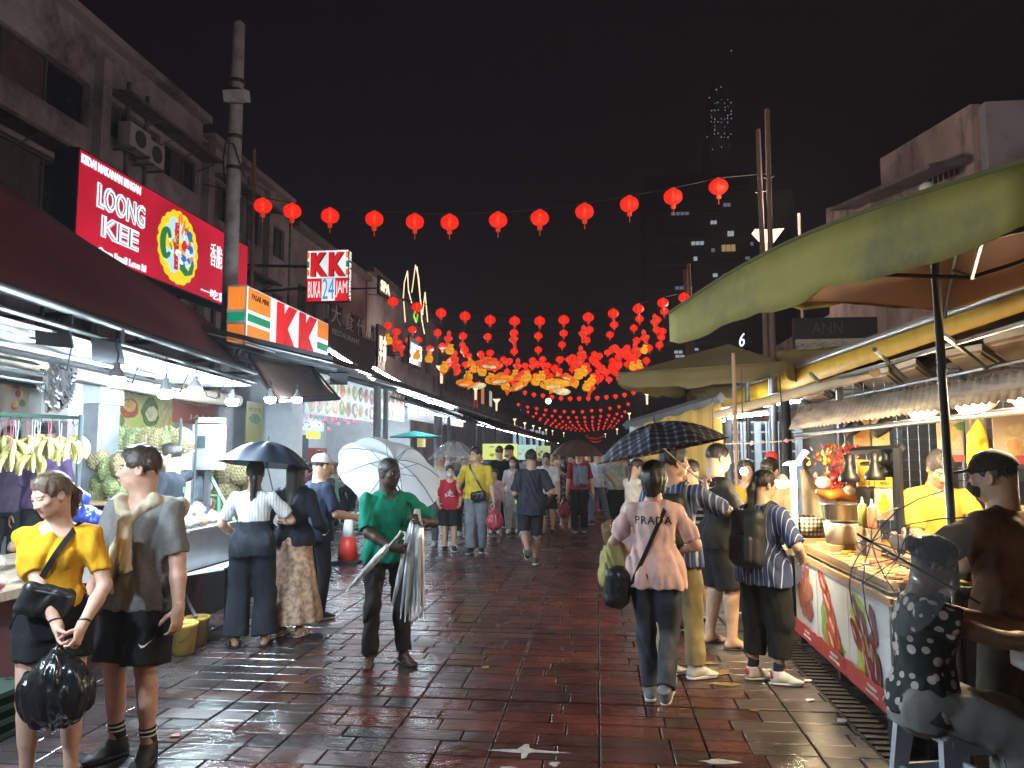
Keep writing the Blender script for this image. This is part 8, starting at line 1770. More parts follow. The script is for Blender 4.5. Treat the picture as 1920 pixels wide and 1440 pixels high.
for sg in(1,-1):
 pr+=[rc(nb-up*.045*s+sx*sg*.19*s-fw*.04*s,nb-up*.02*s+sx*sg*.10*s+fw*.055*s,.045*s,.042*s,.05),rc(nb-up*.02*s+sx*sg*.10*s+fw*.055*s,nb-up*.12*s+fw*.125*s,.044*s,.036*s,.03)]
pr.append(el(nb-up*.13*s+fw*.13*s,np.array([.05,.042,.05])*s,None,.02))
a0=nb-up*.13*s+fw*.135*s
pr+=[rc(a0,nb-up*.40*s+fw*.155*s-sx*.03*s,.038*s,.040*s,.02,flat=True),rc(a0,nb-up*.28*s+fw*.150*s+sx*.05*s,.036*s,.038*s,.02),rc(nb-up*.28*s+fw*.150*s+sx*.05*s,nb-up*.52*s+fw*.15*s+sx*.10*s,.038*s,.040*s,.02,flat=True)]
np_mesh('sweater',[polygonise(pr,.009,wrinkle=.012,wfreq=(14,14,9),seed=6)],[swm],i['shirt'])
def logo_on(info,pts,pos,d,size,m_,name='logo_mark'):
 """small printed mark laid on the clothes at pos, seen along d (own frame)"""
 B_=bvh(info);d=Vector(d).normalized();r_=Vector((0,0,1)).cross(d).normalized();u_=Vector((0,0,1));P_=[]
 for x,y in pts:
  q=Vector(pos)+r_*x*size+u_*y*size;h,_,_,_=B_.ray_cast(q+d*.5,-d);P_.append((h if h is not None else q)+d*.004)
 m=MB();c=sum(P_,Vector())/len(P_);m.add(P_,[tuple(range(len(P_)))]);return m.build(name,m_,info['root'])
lg=i['L']['l'];q=lg['hp']+(lg['k']-lg['hp'])*.62
logo_on(i,[(-1,.15),(-.55,-.45),(-.1,-.35),(1.1,.65),(-.1,-.05),(-.5,-.1)],q,(-.55,.8,0),.035,mat('print_white',(.7,.7,.7)))
P('vendor in a black cap and purple shirt behind the hanging bananas',82,0,792,170,Yd=7.0,H=1.68,z0=.28,lod=1,seed=3,skin='brown',top=dict(col=(.07,.04,.10)),bottom=dict(col=BLK),shoes=dict(col=BLK),hair=dict(style='cap'))
P('dark haired vendor half hidden by the bananas near the stall edge',18,0,800,160,Yd=6.9,H=1.68,z0=.25,lod=2,seed=4,skin='brown',top=dict(col=(.05,.035,.06)),bottom=dict(col=BLK),shoes=dict(col=BLK),hair=dict(style='short'))
P('person in a white shirt stooping over the fruit behind the bananas',178,0,880,60,Yd=7.0,H=1.66,lod=1,seed=5,pose=dict(lean=58,pel=(0,-.1,.88),hpitch=40,handr=dict(t=(.15,.62,.82)),handl=dict(t=(-.15,.60,.82))),top=dict(col=(.50,.54,.55),sleeve=.5),bottom=dict(col=BLK),shoes=dict(col=BLK))
i=P('young man in a black T-shirt with a small green emblem on the back',326,0,828,62,Yd=7.7,H=1.77,lod=1,seed=6,pose=dict(hyaw=18,handr=dict(t=(.42,.25,1.55),pole=(1,-1,-1)),handl=dict(t=(-.2,.3,1.0))),top=dict(col=(.018,.022,.030),hem=-.2),bottom=dict(col=BLK),shoes=dict(col=BLK))
logo_on(i,[(-.8,.5),(-.4,.8),(.4,.7),(.9,.75),(.7,.1),(.75,-.5),(.2,-.9),(-.5,-.8),(-.85,-.2)],i['nb']-i['up']*.20-i['sx']*(-.03),-i['fw'],.038,mat('emblem_green_print',(.10,.45,.16)))
P('short haired man whose face shows behind the black T-shirt vendor',346,0,848,175,Yd=9.0,H=1.66,lod=1,seed=7,top=dict(col=(.12,.14,.16)),bottom=dict(col=BLK),shoes=dict(col=BLK))
i=P('woman in a white ribbed crop top and wide black trousers with her back turned',468,1212,872,-8,H=1.61,sex='f',lod=0,seed=8,bulk=1.08,pose=dict(handr=dict(t=(.20,.30,1.12),f=(-.1,.4,.9),pole=(1,-.5,-.6),curl=1.0),handl=dict(t=(-.20,.28,.98),pole=(-1,-.5,-.4)),footr=(.13,0,.085),footl=(-.13,0,.085)),top=dict(mat=stripes('ribbed_knit',(.62,.62,.64),(.30,.31,.34),0,42,.22),hem=.40,sleeve=.42,loose=.012,low=.012),bottom=dict(len=.985,col=(.012,.015,.022),loose=.022,hemr=.125,waist=.44),shoes=dict(kind='sandal',col=BLK,sole=BLK),hair=dict(style='pony',len=.30))
g=W(i,i['A']['r']['w']+i['A']['r']['f']*.05)
umbrella('open black umbrella over the ribbed top woman and her friend',at(497,872,Y=6.45),(.05,.12,1),.40,.21,mat('umbrella_black',(.012,.017,.028),rough=.45,var=.15,spec=.6),g,8)
i=P('woman in a black top and a long beige patterned skirt beside the umbrella holder',545,1192,878,-28,H=1.62,sex='f',lod=0,seed=9,pose=dict(handl=dict(t=(-.24,.12,.95)),handr=dict(t=(.2,.28,1.0))),top=dict(col=(.012,.014,.020),sleeve=1.,hem=-.12,loose=.02),bottom=dict(kind='skirt',len=.92,flare=.13,mat=mat('patterned_skirt',(.34,.22,.15),rough=.8,var=.55,vscale=26),loose=.02),shoes=dict(kind='sandal',col=(.6,.58,.55),sole=(.6,.58,.55)),hair=dict(style='long',len=.45))
t=crossbag(i,'navy shoulder bag with an umbrella hook hanging beside the patterned skirt',1,(-.20,.06,.86),(.06,.10,.15),mat('navy_canvas',(.015,.02,.04),rough=.7),hipz=-.05)
m=MB();m.tube([(-.22,.16,1.06),(-.22,.15,.90),(-.24,.15,.86),(-.27,.15,.87),(-.28,.15,.91)],.009,7);m.build('umbrella_hook',mat('hook_pale',(.5,.42,.3),rough=.4),t)
i=P('person in dark navy with a white cap behind the patterned skirt woman',590,1160,868,-60,H=1.66,lod=1,seed=10,pose=dict(handr=dict(t=(.25,.3,1.05))),top=dict(col=(.015,.022,.045),hem=-.25),bottom=dict(len=1,col=(.012,.014,.02)),shoes=dict(col=BLK),hair=dict(style='cap',ccol=(.55,.55,.57)))
m=MB();q=at(562,962,Y=6.9);m.add([q+Vector((-.02,0,.13)),q+Vector((.10,0,0)),q+Vector((-.02,.0,-.13)),q+Vector((-.02,.012,.13)),q+Vector((.10,.012,0)),q+Vector((-.02,.012,-.13))],[(0,2,1),(3,4,5),(0,1,4,3),(1,2,5,4),(2,0,3,5)]);tag(m.build('white_leaflet',mat('paper_white',(.6,.62,.65))),'folded white leaflet held beside the patterned skirt','leaflet')
i=P('umbrella seller in a green polo shirt with dark trousers and flip-flops',722,1245,868,190,H=1.63,skin='dark',lod=0,seed=11,bulk=1.05,pose=dict(hyaw=30,hpitch=2,twist=4,belly=.02,handr=dict(t=(.02,.33,1.0),f=(-.75,.45,-.1),th=(.1,.3,1),curl=1.0,pole=(1,-.3,-.5)),handl=dict(t=(-.22,.20,1.20),f=(.2,.9,.25),th=(.2,-.1,1),curl=1.1,pole=(-1,-.4,-.6)),footr=(.13,.0,.085),footl=(-.15,.03,.085),yawr=-18,yawl=24),top=dict(col=(.0,.145,.09),collar=1,hem=-.16,sleeve=.5,loose=.014,low=.026,wr=.011),bottom=dict(len=.985,col=(.022,.019,.019),loose=.016,wr=.012),shoes=dict(kind='flipflop',col=(.10,.06,.04),sole=(.03,.025,.022)),hair=dict(style='crop',col=(.008,.007,.007)))
gl=W(i,i['A']['l']['w']+i['A']['l']['f']*.06);gr_=W(i,i['A']['r']['w']+i['A']['r']['f']*.07)
umbrella('big open white umbrella resting on the green polo man behind his head',at(728,893,Y=6.28),(.10,.62,.62),.46,.20,thin_cloth('umbrella_white',(.74,.76,.80)),gl,8,shaft_m=black,rib_m=mat('rib_dark',(.05,.05,.055),rough=.4))
silver=mat('clear_pvc_folds',(.55,.57,.60),rough=.16,metal=.35,var=.5,vscale=30,stretch=(1,1,.15),spec=.8)
def closed(label,a,b_,rad=.026,handle=True,mm=silver,seed=0):
 a,b_=Vector(a),Vector(b_);t=thing('closed_umbrella',label,'umbrella',a,0,'closed clear umbrellas of the seller');d=(b_-a);q=d.normalized().to_track_quat('Z','Y').to_matrix();L=d.length
 m=MB();m.lathe([(.010,L*.12),(rad*.8,L*.16),(rad,L*.3),(rad*.75,L*.7),(.008,L*.97),(0,L)],n=14,lobes=7,lobe=.28,M=q);m.build('folded_canopy',mm,t)
 m=MB();m.tube([(0,0,0),d*.14],.006,6);m.tube([d*.95,d*1.04],.004,5);m.build('shaft',mat('shaft_white',(.6,.6,.6),rough=.4),t)
 if handle:s_=Vector((0,0,1))if abs(d.normalized().z)<.8 else Vector((1,0,0));n_=-d.normalized();s_=(s_-n_*s_.dot(n_)).normalized();m=MB();m.tube([Vector(),n_*.04,n_*.07+s_*.01,n_*.085+s_*-.02,n_*.07+s_*-.045,n_*.04+s_*-.05],.009,7);m.build('handle',mat('handle_white',(.62,.60,.58),rough=.35),t)
yv=gr_.y-.02
closed('single closed clear umbrella with a white hook handle pointing down across the green polo',at(741,1010,Y=yv),at(652,1106,Y=yv-.02),.024)
for k,(x1,y1)in enumerate(((735,1140),(752,1152),(760,1158),(768,1156),(776,1150),(785,1154),(794,1150))):
 closed('closed clear umbrella in the bundle hanging from the green polo man',gl+Vector((.006*(k-3),-.01*(k%2),.08)),at(x1,y1,Y=gl.y-.06-.02*(k%3)),.022,False)
i=P('boy in a red printed T-shirt and black shorts wearing a pale face mask',842,1034,872,183,lod=1,seed=12,pose=dict(handr=dict(t=(.22,.22,.95),curl=.9),handl=dict(t=(-.2,.2,.95),curl=.9)),top=dict(col=(.33,.02,.035),hem=-.2),bottom=dict(len=.48,col=BLK,loose=.03),shoes=dict(col=BLK,sole=(.6,.6,.6)),mask=(.55,.58,.62))
print_on(i,'BALL',False,.30,.16,.05,mat('print_white',(.7,.7,.7)));logo_on(i,[(-1,-.2),(-.3,.1),(0,.9),(.3,.1),(1,-.2),(.2,-.4),(-.2,-.9),(-.3,-.4)],i['nb']-i['up']*.2+i['fw']*.1,i['fw'],.06,mat('print_pale',(.5,.45,.5)))
i=P('man in a yellow polo shirt and grey trousers with a black crossbody bag',893,1036,838,172,lod=1,seed=13,bulk=1.1,pose=dict(hyaw=-35,hpitch=5,handl=dict(t=(-.30,.06,.80),curl=1.),handr=dict(t=(.28,.12,1.05)),footr=(.08,.10,.085),footl=(-.08,-.06,.085)),top=dict(col=(.52,.38,.045),collar=1,hem=-.12,low=.03),bottom=dict(col=(.16,.175,.20),loose=.024),shoes=dict(col=BLK,sole=(.6,.6,.6)),mask=(.5,.4,.15))
crossbag(i,'black crossbody bag worn over the yellow polo shirt',1,(-.06,.20,.95),(.13,.06,.085),mat('black_nylon',(.012,.012,.013),rough=.38,bump=.3,bscale=30),tilt=.15)
carrier('red and white plastic bag carried by the yellow polo man',W(i,i['A']['l']['w']+i['A']['l']['f']*.08),.16,.40,mat('red_plastic',(.45,.06,.08),rough=.35,var=.5,vscale=7),.12,5)
i=P('person in a white long sleeved shirt under the clear umbrella',826,1010,848,175,Yd=13.6,H=1.68,lod=1,seed=14,pose=dict(handr=dict(t=(.25,.1,.85)),handl=dict(t=(-.12,.28,1.15),pole=(-1,-.5,-.6),curl=1.)),top=dict(col=(.50,.48,.50),sleeve=1.,hem=-.2),bottom=dict(col=(.10,.10,.12)),shoes=dict(col=(.4,.4,.4)))
umbrella('open clear plastic umbrella above the white sleeved walker',at(850,862,Y=13.4),(0,.1,1),.46,.34,clear('clear_pvc',(.7,.7,.72),alpha=.30),W(i,i['A']['l']['w']),8)
i=P('man in dark blue behind the yellow polo man with white soled shoes',869,1003,856,190,lod=2,seed=15,top=dict(col=(.03,.05,.11)),bottom=dict(col=(.03,.04,.075)),shoes=dict(col=(.4,.4,.42)),mask=(.5,.5,.5))
i=P('small girl in pale lilac walking beside the masked woman',927,1000,880,178,sex='f',lod=2,seed=16,top=dict(col=(.45,.34,.42)),bottom=dict(len=.6,col=(.30,.20,.26)),shoes=dict(col=(.5,.45,.5),sole=(.6,.6,.6)),hair=dict(style='bob'))
i=P('masked woman with long hair in a white top and loose grey jeans',962,998,856,176,sex='f',lod=1,seed=17,pose=dict(hyaw=-12,footr=(.09,.12,.085),footl=(-.09,-.05,.085)),top=dict(col=(.50,.47,.46),hem=-.02),bottom=dict(col=(.28,.31,.34),loose=.03,hemr=.085),shoes=dict(col=(.6,.6,.6),sole=(.65,.65,.65)),hair=dict(style='long',len=.42),mask=(.62,.66,.7))
P('bareheaded man in black in front of the yellow green menu board',937,990,836,20,lod=2,seed=18,top=dict(col=(.012,.012,.012)),bottom=dict(col=BLK),shoes=dict(col=BLK))
P('man in a black cap and black top beside the lit menu boards',958,985,834,130,lod=2,seed=19,top=dict(col=(.014,.013,.013)),bottom=dict(col=BLK),shoes=dict(col=BLK),hair=dict(style='cap'),mask=(.6,.6,.6))
i=P('man in a long navy T-shirt and rolled dark shorts walking away',997,1064,843,6,lod=0,seed=20,skin=(.30,.17,.11),pose=dict(hyaw=-4,footr=(.07,.18,.085),footl=(-.08,-.22,.24),pitl=-62,handr=dict(t=(.27,.14,.98)),handl=dict(t=(-.20,.26,1.0),curl=1.)),top=dict(col=(.020,.023,.034),hem=-.36,loose=.022,low=.04,wr=.01),bottom=dict(len=.57,col=(.018,.019,.022),loose=.024,name='shorts'),shoes=dict(col=(.03,.03,.035),sole=(.45,.44,.42)),hair=dict(style='short'))
for nm in 'lr':
 l=i['L'][nm];d=_n(l['a']-l['k']);c0=l['k']+d*.06*i['s'];np_mesh('rolled_cuff',[polygonise([rc(c0-d*.025,c0+d*.025,.082*i['s'],.080*i['s'],0,True,True)],.008)],[cloth((.22,.23,.24))],i['root'])
m=MB();q=W(i,i['A']['l']['w']+i['A']['l']['f']*.1);m.box(q,(.07,.03,.11));tag(m.build('yellow_carton',mat('carton_yellow',(.5,.48,.05))),'yellow green drink carton in the hand of the navy T-shirt man','carton')
P('man in a white T-shirt and black shorts walking towards the navy shirt man',1027,1000,848,166,lod=1,seed=21,pose=dict(hpitch=20,footr=(.08,.14,.085),footl=(-.08,-.10,.10),pitl=-20),top=dict(col=(.58,.58,.60),hem=-.2),bottom=dict(len=.47,col=BLK,loose=.03),shoes=dict(kind='sandal',col=(.3,.2,.12),sole=(.3,.2,.14)))
P('woman in a beige bucket hat and pinkish blouse behind the white T-shirt man',1046,985,862,165,sex='f',lod=2,seed=22,top=dict(col=(.38,.26,.24)),bottom=dict(col=BLK,len=.5),shoes=dict(kind='sandal'),hair=dict(style='hat'))
P('woman in a dark flowery dress with her back to the camera',1061,990,868,10,sex='f',lod=2,seed=23,top=dict(mat=dots('flower_print',(.05,.05,.08),(.32,.26,.30),22,.42),hem=-.1),bottom=dict(kind='skirt',len=.6,mat=dots('flower_print',(.05,.05,.08),(.32,.26,.30),22,.42)),shoes=dict(kind='sandal',sole=(.4,.4,.4)),hair=dict(style='bob'))
carrier('translucent red carrier bag carried by the flowery dress woman',at(1056,935,Y=16.4),.14,.42,mat('thin_red_plastic',(.30,.05,.05),rough=.4,var=.5,vscale=9),.1,7)
i=P('man in a red T-shirt with a grey backpack and black trousers',1087,998,842,8,lod=1,seed=24,top=dict(col=(.26,.02,.04),hem=-.1),bottom=dict(col=BLK,loose=.02),shoes=dict(col=BLK),pose=dict(footr=(.1,.05,.085),footl=(-.1,-.03,.085),handr=dict(t=(.3,.05,.8))))
backpack(i,'grey and teal backpack on the red T-shirt man',cloth((.15,.18,.20)),pocket=cloth((.12,.15,.17)))
P('man in a pale blue grey T-shirt and jeans stepping aside',1119,984,843,-38,lod=1,seed=25,pose=dict(hyaw=-20,hpitch=10,handr=dict(t=(.2,.38,.95)),footr=(.16,.22,.085),footl=(-.08,-.12,.085)),top=dict(col=(.36,.42,.48),hem=-.16),bottom=dict(col=(.10,.14,.20)),shoes=dict(col=(.02,.03,.06),sole=(.6,.6,.6)))
P('person with a red scarf under the dark parasol',1104,975,840,30,lod=2,seed=26,top=dict(col=(.30,.03,.02)),bottom=dict(col=BLK),shoes=dict(col=BLK))
P('woman in a grey headscarf and sage tunic with a black skirt',1157,976,842,-12,H=1.64,sex='f',lod=1,seed=27,top=dict(col=(.30,.34,.30),sleeve=1.,hem=-.3,loose=.03,low=.06),bottom=dict(kind='skirt',len=.95,col=BLK,flare=.04),shoes=dict(col=BLK),hair=dict(style='hijab',ccol=(.26,.30,.28)))
umbrella('open dark brown umbrella over the walkers in the middle of the lane',at(1082,853,Y=15.2),(.03,-.05,1),.52,.30,mat('umbrella_brown',(.05,.022,.018),rough=.6,var=.2),at(1090,905,Y=15.6),8)
P('woman in a cream T-shirt partly hidden by the pink T-shirt woman',1188,1085,868,-55,sex='f',H=1.60,lod=1,seed=28,pose=dict(hpitch=25,handl=dict(t=(-.1,.35,1.0)),handr=dict(t=(.12,.36,1.0))),top=dict(col=(.50,.42,.33),hem=-.1),bottom=dict(kind='skirt',len=.75,col=(.20,.15,.17),flare=.06),shoes=dict(kind='sandal',sole=(.3,.2,.15)),hair=dict(style='pony'))
i=P('woman in a pink T-shirt with black lettering across the back',1232,1318,868,-4,H=1.615,sex='f',skin=(.40,.23,.15),lod=0,seed=29,bulk=1.04,pose=dict(hyaw=-10,handl=dict(t=(-.20,.26,1.0),pole=(-1,-.9,-.1),f=(.5,.8,.1),curl=.9),handr=dict(t=(.20,.30,1.05),pole=(.8,-.8,-.5)),footl=(-.05,.06,.085),yawl=6,footr=(.07,-.20,.155),pitr=-34,yawr=-14),top=dict(col=(.62,.39,.36),hem=-.25,sleeve=.45,loose=.014,low=.026,wr=.011),bottom=dict(len=.985,mat=mat('marbled_leggings',(.030,.032,.045),rough=.8,var=.8,vscale=7),loose=.015),shoes=dict(col=(.16,.16,.17),sole=(.55,.54,.52)),hair=dict(style='bob',col=(.012,.009,.008)))
print_on(i,'PRADA',True,.135,.25,.052,mat('print_black',(.008,.008,.009)),bold=.012,spacing=1.1)
crossbag(i,'black slouchy crossbody bag hanging at the hip of the pink T-shirt woman',1,(-.25,-.06,.76),(.095,.08,.145),mat('black_nylon',(.012,.012,.013),rough=.38,bump=.3,bscale=30),hipz=-.12,tilt=.15)
carrier('pale yellow plastic bag held in front of the pink T-shirt woman',at(1150,996,Y=5.45),.115,.44,clear('yellow_film',(.55,.48,.18),.72),.07,6,voxel=.010)
carrier('small bag of brown snacks held beside the pale yellow bag',at(1140,975,Y=5.6),.05,.20,clear('snack_film',(.28,.17,.08),.6),.05,8,voxel=.010)
i=P('man with a black backpack and khaki trousers holding the plaid umbrella',1268,1272,836,-18,H=1.73,lod=0,seed=30,skin=(.40,.23,.15),pose=dict(hyaw=-50,handr=dict(t=(.16,.30,1.36),f=(-.1,.2,1),th=(-.5,.6,.2),curl=1.1,pole=(1,-.6,-.7)),handl=dict(t=(-.25,.15,.95)),footr=(.13,.06,.085),footl=(-.08,.02,.085),yawr=-40,yawl=-30),top=dict(mat=stripes('blue_stripes',(.03,.05,.14),(.25,.28,.36),0,26,.25),hem=-.22,loose=.016),bottom=dict(len=.985,col=(.30,.235,.12),loose=.018),shoes=dict(col=(.52,.50,.48),sole=(.6,.6,.6)),hair=dict(style='short'))
backpack(i,'plain black backpack on the plaid umbrella man',mat('black_pack',(.010,.010,.011),rough=.6,bump=.3),.16,.21,.10)
g=W(i,i['A']['r']['w']+i['A']['r']['f']*.06)
umbrella('navy plaid umbrella held up by the black backpack man',at(1240,846,Y=5.3),(-.20,.05,1),.46,.20,stripes('navy_plaid',(.012,.013,.028),(.26,.25,.28),0,17,.30,second=1),g,8)
i=P('man with glasses in a white striped shirt and dark shorts coming forward',1304,1178,862,158,lod=0,seed=31,pose=dict(hyaw=-6,handr=dict(t=(.24,.2,.9)),footr=(.1,.18,.085),footl=(-.10,-.12,.12),pitl=-25),top=dict(mat=stripes('white_stripes',(.02,.022,.03),(.55,.54,.52),2,16,.4),hem=-.18),bottom=dict(len=.52,col=(.03,.03,.035),loose=.03),shoes=dict(kind='sandal',col=(.08,.04,.025),sole=(.09,.05,.03)),glasses=True)
t=worn(i,'cloth_bag','brown patterned cloth bag hanging by the striped shirt man','bag');np_mesh('bag_body',[polygonise([rbox((-.26,.08,.80),(.07,.15,.17),None,.05)],.011,wrinkle=.012,wfreq=(10,10,10))],[mat('brown_print',(.16,.11,.06),rough=.8,var=.7,vscale=28)],t);strap(i,-1,t,.012,-.1,mat('brown_print',(.16,.11,.06),rough=.8,var=.7,vscale=28),-60,60)
i=P('heavy man in a black T-shirt and shorts with one hand on his hip',1352,1212,838,-72,H=1.755,lod=0,seed=32,bulk=1.16,pose=dict(hyaw=6,hpitch=4,belly=.05,lean=-2,handl=dict(t=(-.20,.20,1.04),f=(.3,.9,-.1),th=(0,.2,1),curl=.5,pole=(-1,-.5,0)),handr=dict(t=(.2,.28,1.02),f=(-.3,.9,-.1),th=(0,.2,1),curl=.5,pole=(1,-.9,.1)),footr=(.11,.06,.085),footl=(-.12,-.06,.085)),top=dict(col=(.016,.015,.015),hem=-.2,sleeve=.52,loose=.018,low=.03),bottom=dict(len=.50,col=BLK,loose=.03),shoes=dict(kind='flipflop',col=BLK,sole=(.02,.02,.022)),hair=dict(style='crop',col=(.012,.010,.009)))
logo_on(i,[(-1,.3),(-.7,1),(-.4,.4),(0,1.1),(.3,.4),(.8,.8),(.9,-.2),(.3,-.1),(-.2,-.7),(-.8,-.5)],i['nb']-i['up']*.2+i['sx']*.04,i['fw'],.05,mat('print_red_white',(.50,.10,.07)));print_on(i,'KUNG',False,.31,.10,.018,mat('print_red_white',(.50,.10,.07)))
q=i['A']['l'];np_mesh('face_mask',[polygonise([el(q['w']+(q['e']-q['w'])*.30+np.array([-.02,0,-.02]),(.05,.06,.045),None,.01)],.008,wrinkle=.01)],[mat('mask',(.62,.62,.62),rough=.9,var=.04)],i['root'])
i=P('woman in a navy striped shirt with a long ponytail watching the satay',1436,1279,882,-36,H=1.55,sex='f',lod=0,seed=33,bulk=1.10,pose=dict(hyaw=-22,hpitch=3,handr=dict(t=(.22,.22,1.0),pole=(1,-.9,-.4)),handl=dict(t=(-.12,.32,1.05)),footr=(.11,.03,.085),footl=(-.10,-.02,.085),yawr=-48,yawl=-30),top=dict(mat=stripes('pin_stripes',(.022,.035,.11),(.30,.34,.46),0,30,.14),hem=-.30,sleeve=.52,loose=.02,low=.035),bottom=dict(len=.86,col=(.012,.012,.013),loose=.03,hemr=.09),shoes=dict(col=(.62,.60,.58),sole=(.62,.60,.58),sock=(.012,.014,.035),sockh=.2),hair=dict(style='pony',len=.52,col=(.012,.009,.008)))
backpack(i,'black backpack hanging low on the navy striped woman',mat('black_pack',(.010,.010,.011),rough=.6,bump=.3),.15,.24,.09)
for nm in 'rl':l=i['L'][nm];c=l['a']+l['F']@(np.array((0,-.055,-.02))*i['s']);np_mesh('heel_tab',[polygonise([el(c,(.032,.016,.03),l['F'],.0)],.006)],[mat('heel_red',(.45,.02,.02),rough=.5)],i['root'])
P('woman in a mustard top behind the black shirt man',1398,0,862,190,Yd=8.4,H=1.60,sex='f',lod=2,seed=34,top=dict(col=(.40,.26,.03)),bottom=dict(col=BLK),shoes=dict(col=BLK),hair=dict(style='bob'))
P('bending seller in a peach shirt at the far stall by the warm bulb',1466,0,862,150,Yd=8.1,H=1.66,lod=1,seed=35,pose=dict(lean=16,hpitch=30,handr=dict(t=(.25,.45,1.05)),handl=dict(t=(-.15,.45,1.0))),top=dict(col=(.50,.30,.16)),bottom=dict(col=BLK),shoes=dict(col=BLK))
P('satay seller in a yellow polo shirt looking down at the grill',1750,0,864,196,Yd=6.05,H=1.72,lod=0,seed=36,skin=(.42,.25,.16),pose=dict(lean=10,hpitch=34,handr=dict(t=(.12,.42,1.02),f=(-.2,.9,-.3),curl=.9),handl=dict(t=(-.26,.42,1.05),curl=.8)),top=dict(col=(.55,.40,.05),collar=1,hem=-.15),bottom=dict(col=(.05,.05,.06)),shoes=dict(col=BLK),hair=dict(style='short',col=(.05,.045,.042)))
i=P('satay seller in a brown T-shirt and black cap turned to the grill',1885,0,860,62,Yd=3.98,H=1.685,lod=0,seed=37,skin=(.42,.25,.16),bulk=1.1,pose=dict(hyaw=16,hpitch=6,handl=dict(t=(-.12,.46,1.22),f=(.1,1,.1),th=(0,0,1),curl=.9,pole=(-1,-.4,-.8)),handr=dict(t=(.12,.46,1.0),pole=(1,-.3,-.5))),top=dict(col=(.075,.032,.014),hem=-.2,loose=.02),bottom=dict(col=(.06,.055,.04),loose=.02),shoes=dict(col=BLK),hair=dict(style='cap',ccol=(.016,.013,.012)),mask=(.015,.013,.013))
i=person('seated woman in a black polka dot blouse and grey trousers at the plastic table',(1.42,3.72,0),-100,1.62,'f','brown',lod=0,seed=38,bulk=1.12,pose=dict(pel=(0,.02,.60),lean=2,hpitch=22,handr=dict(t=(.12,.55,.93),f=(-.1,.95,-.2),th=(-1,.2,.2),curl=.6,pole=(1,-.8,-.4)),handl=dict(t=(-.14,.56,.93),f=(.1,.95,-.2),th=(1,.2,.2),curl=.6,pole=(-1,-.8,-.4)),footr=(.14,.40,.085),footl=(-.14,.44,.085)),top=dict(mat=dots('polka',(.010,.016,.012),(.46,.38,.36),19.,.40),hem=-.10,seated=1,sleeve=.25,loose=.018,low=.03,wr=.012),bottom=dict(len=.95,col=(.21,.20,.19),loose=.028,wr=.014),shoes=dict(kind='sandal',col=BLK,sole=BLK),hair=dict(style='bun',col=(.014,.010,.008)))
g=at(1703,1056,Y=3.62)
umbrella('clear plastic umbrella lying open against the seated woman beside the satay',g,(-.80,-.18,.46),.37,.20,clear('clear_pvc_thin',alpha=.13,bump=.10),g+Vector((.32,.06,-.18)),8,handle=False,shaft_m=mdark,up_tip=.07)
DN=[(597,845,17.0,185,(.012,.012,.013),'black T-shirt at the restaurant table'),(606,838,19.5,200,(.50,.36,.03),'yellow shirt standing behind the diners'),(630,868,17.5,150,(.48,.34,.04),'yellow shirt bending at the table'),(634,868,16.2,180,(.20,.36,.28),'green and white top facing out from the table'),(664,850,15.8,20,(.012,.013,.02),'black shirt seen from behind at the tables'),(577,862,16.5,100,(.22,.08,.14),'purple top beside the stroller'),(612,872,15.8,30,(.05,.05,.06),'dark top with the back turned at the first table'),(650,866,18.5,170,(.40,.38,.40),'pale top at the farther table'),(684,850,20,160,(.30,.2,.14),'tan top beside the steel posts'),(562,855,18.5,120,(.1,.1,.12),'grey top near the white column')]
for k,(px,ph,Yd,fc,col,nm)in enumerate(DN):
 zt=at(px,ph,Y=Yd).z;st='standing' in nm
 P('diner in a '+nm if not st else 'person in a '+nm,px,0,ph,fc,Yd=Yd,H=1.66,z0=(zt-1.66 if st else zt-1.28)if not st else 0.,lod=2,seed=40+k,sex='f' if k in(3,5,7)else 'm',pose=None if st else dict(pel=(0,0,.55),lean=8,footr=(.12,.42,.085),footl=(-.12,.42,.085),handr=dict(t=(.15,.38,.82)),handl=dict(t=(-.15,.38,.82))),top=dict(col=col),bottom=dict(col=BLK),shoes=dict(col=BLK),hair=dict(style='bob' if k in(3,5,7)else 'short'))
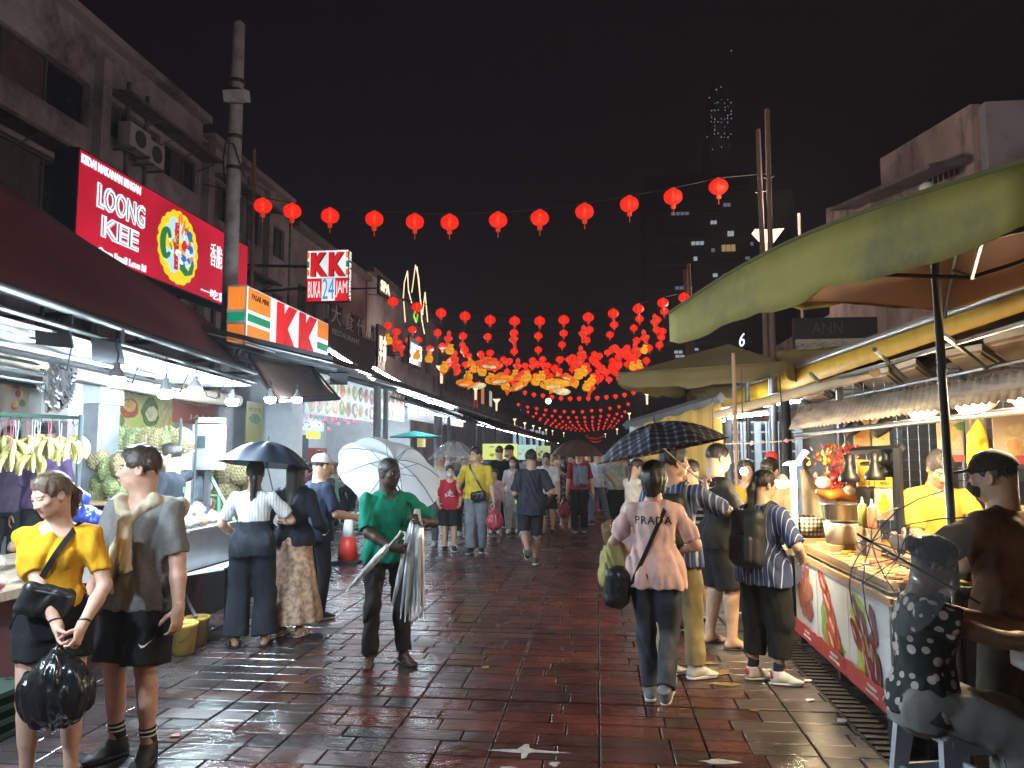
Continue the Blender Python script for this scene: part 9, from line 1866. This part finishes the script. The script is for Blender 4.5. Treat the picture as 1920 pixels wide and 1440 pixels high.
for k,(px,Yd,col,nm)in enumerate(((985,24,(.2,.18,.2),'in grey near the dark parasol'),(1010,27,(.05,.05,.07),'in dark blue behind the white T-shirt man'),(1070,23,(.12,.03,.03),'in maroon under the dark parasol'),(1133,22,(.35,.3,.28),'in a pale blouse ahead of the headscarf woman'),(1145,27,(.05,.05,.05),'in black near the rust awning'),(905,24,(.1,.12,.2),'in blue behind the yellow polo man'),(1100,31,(.2,.12,.1),'in brown far down the lane'),(1048,33,(.3,.3,.32),'in light grey far down the lane'),(1120,38,(.06,.06,.08),'in charcoal at the far end of the crowd'),(1165,25,(.42,.26,.18),'in peach beside the satay side awnings'),(880,21,(.06,.06,.06),'in black beside the lit menu boards'),(1036,20,(.16,.16,.2),'in slate grey at the edge of the dark parasol'),(1078,26,(.3,.26,.2),'in khaki under the far lanterns'),(1090,20,(.1,.02,.02),'in dark red beside the grey backpack'),(1128,30,(.35,.35,.3),'in cream among the far stalls'),(1160,33,(.08,.1,.16),'in navy near the satay side posts'),(1172,21,(.3,.1,.08),'in rust red by the rust awning'),(1016,34,(.2,.22,.2),'in olive grey on the far paving'),(960,29,(.3,.3,.3),'in pale grey behind the menu boards'),(860,24,(.12,.1,.1),'in brown behind the clear umbrella'),(840,20,(.25,.25,.3),'in blue grey near the canopy posts'))):
 P('distant walker '+nm,px,0,850,(170,10,20,175,-20,160,5,180,0,90,170)[k%11],Yd=Yd,H=1.62+.012*(k%7),lod=2,seed=60+k,top=dict(col=col),bottom=dict(col=BLK if k%2 else NAVY),shoes=dict(col=BLK),sex='f' if k%3==0 else 'm',hair=dict(style='bob' if k%3==0 else 'short'))
# ------------------ damp smoky air
m=MB();m.box((0,340,149),(900,760,300));hz=m.build('haze',[])
hm=bpy.data.materials.new('haze');hm.use_nodes=True;hn=hm.node_tree;hn.nodes.remove(hn.nodes['Principled BSDF'])
pv=hn.nodes.new('ShaderNodeVolumePrincipled');pv.inputs['Density'].default_value=.0011;pv.inputs['Color'].default_value=(.9,.92,1.,1);pv.inputs['Anisotropy'].default_value=.3
hn.links.new(pv.outputs[0],hn.nodes['Material Output'].inputs['Volume']);hz.data.materials.append(hm);tag(hz,kind='stuff')
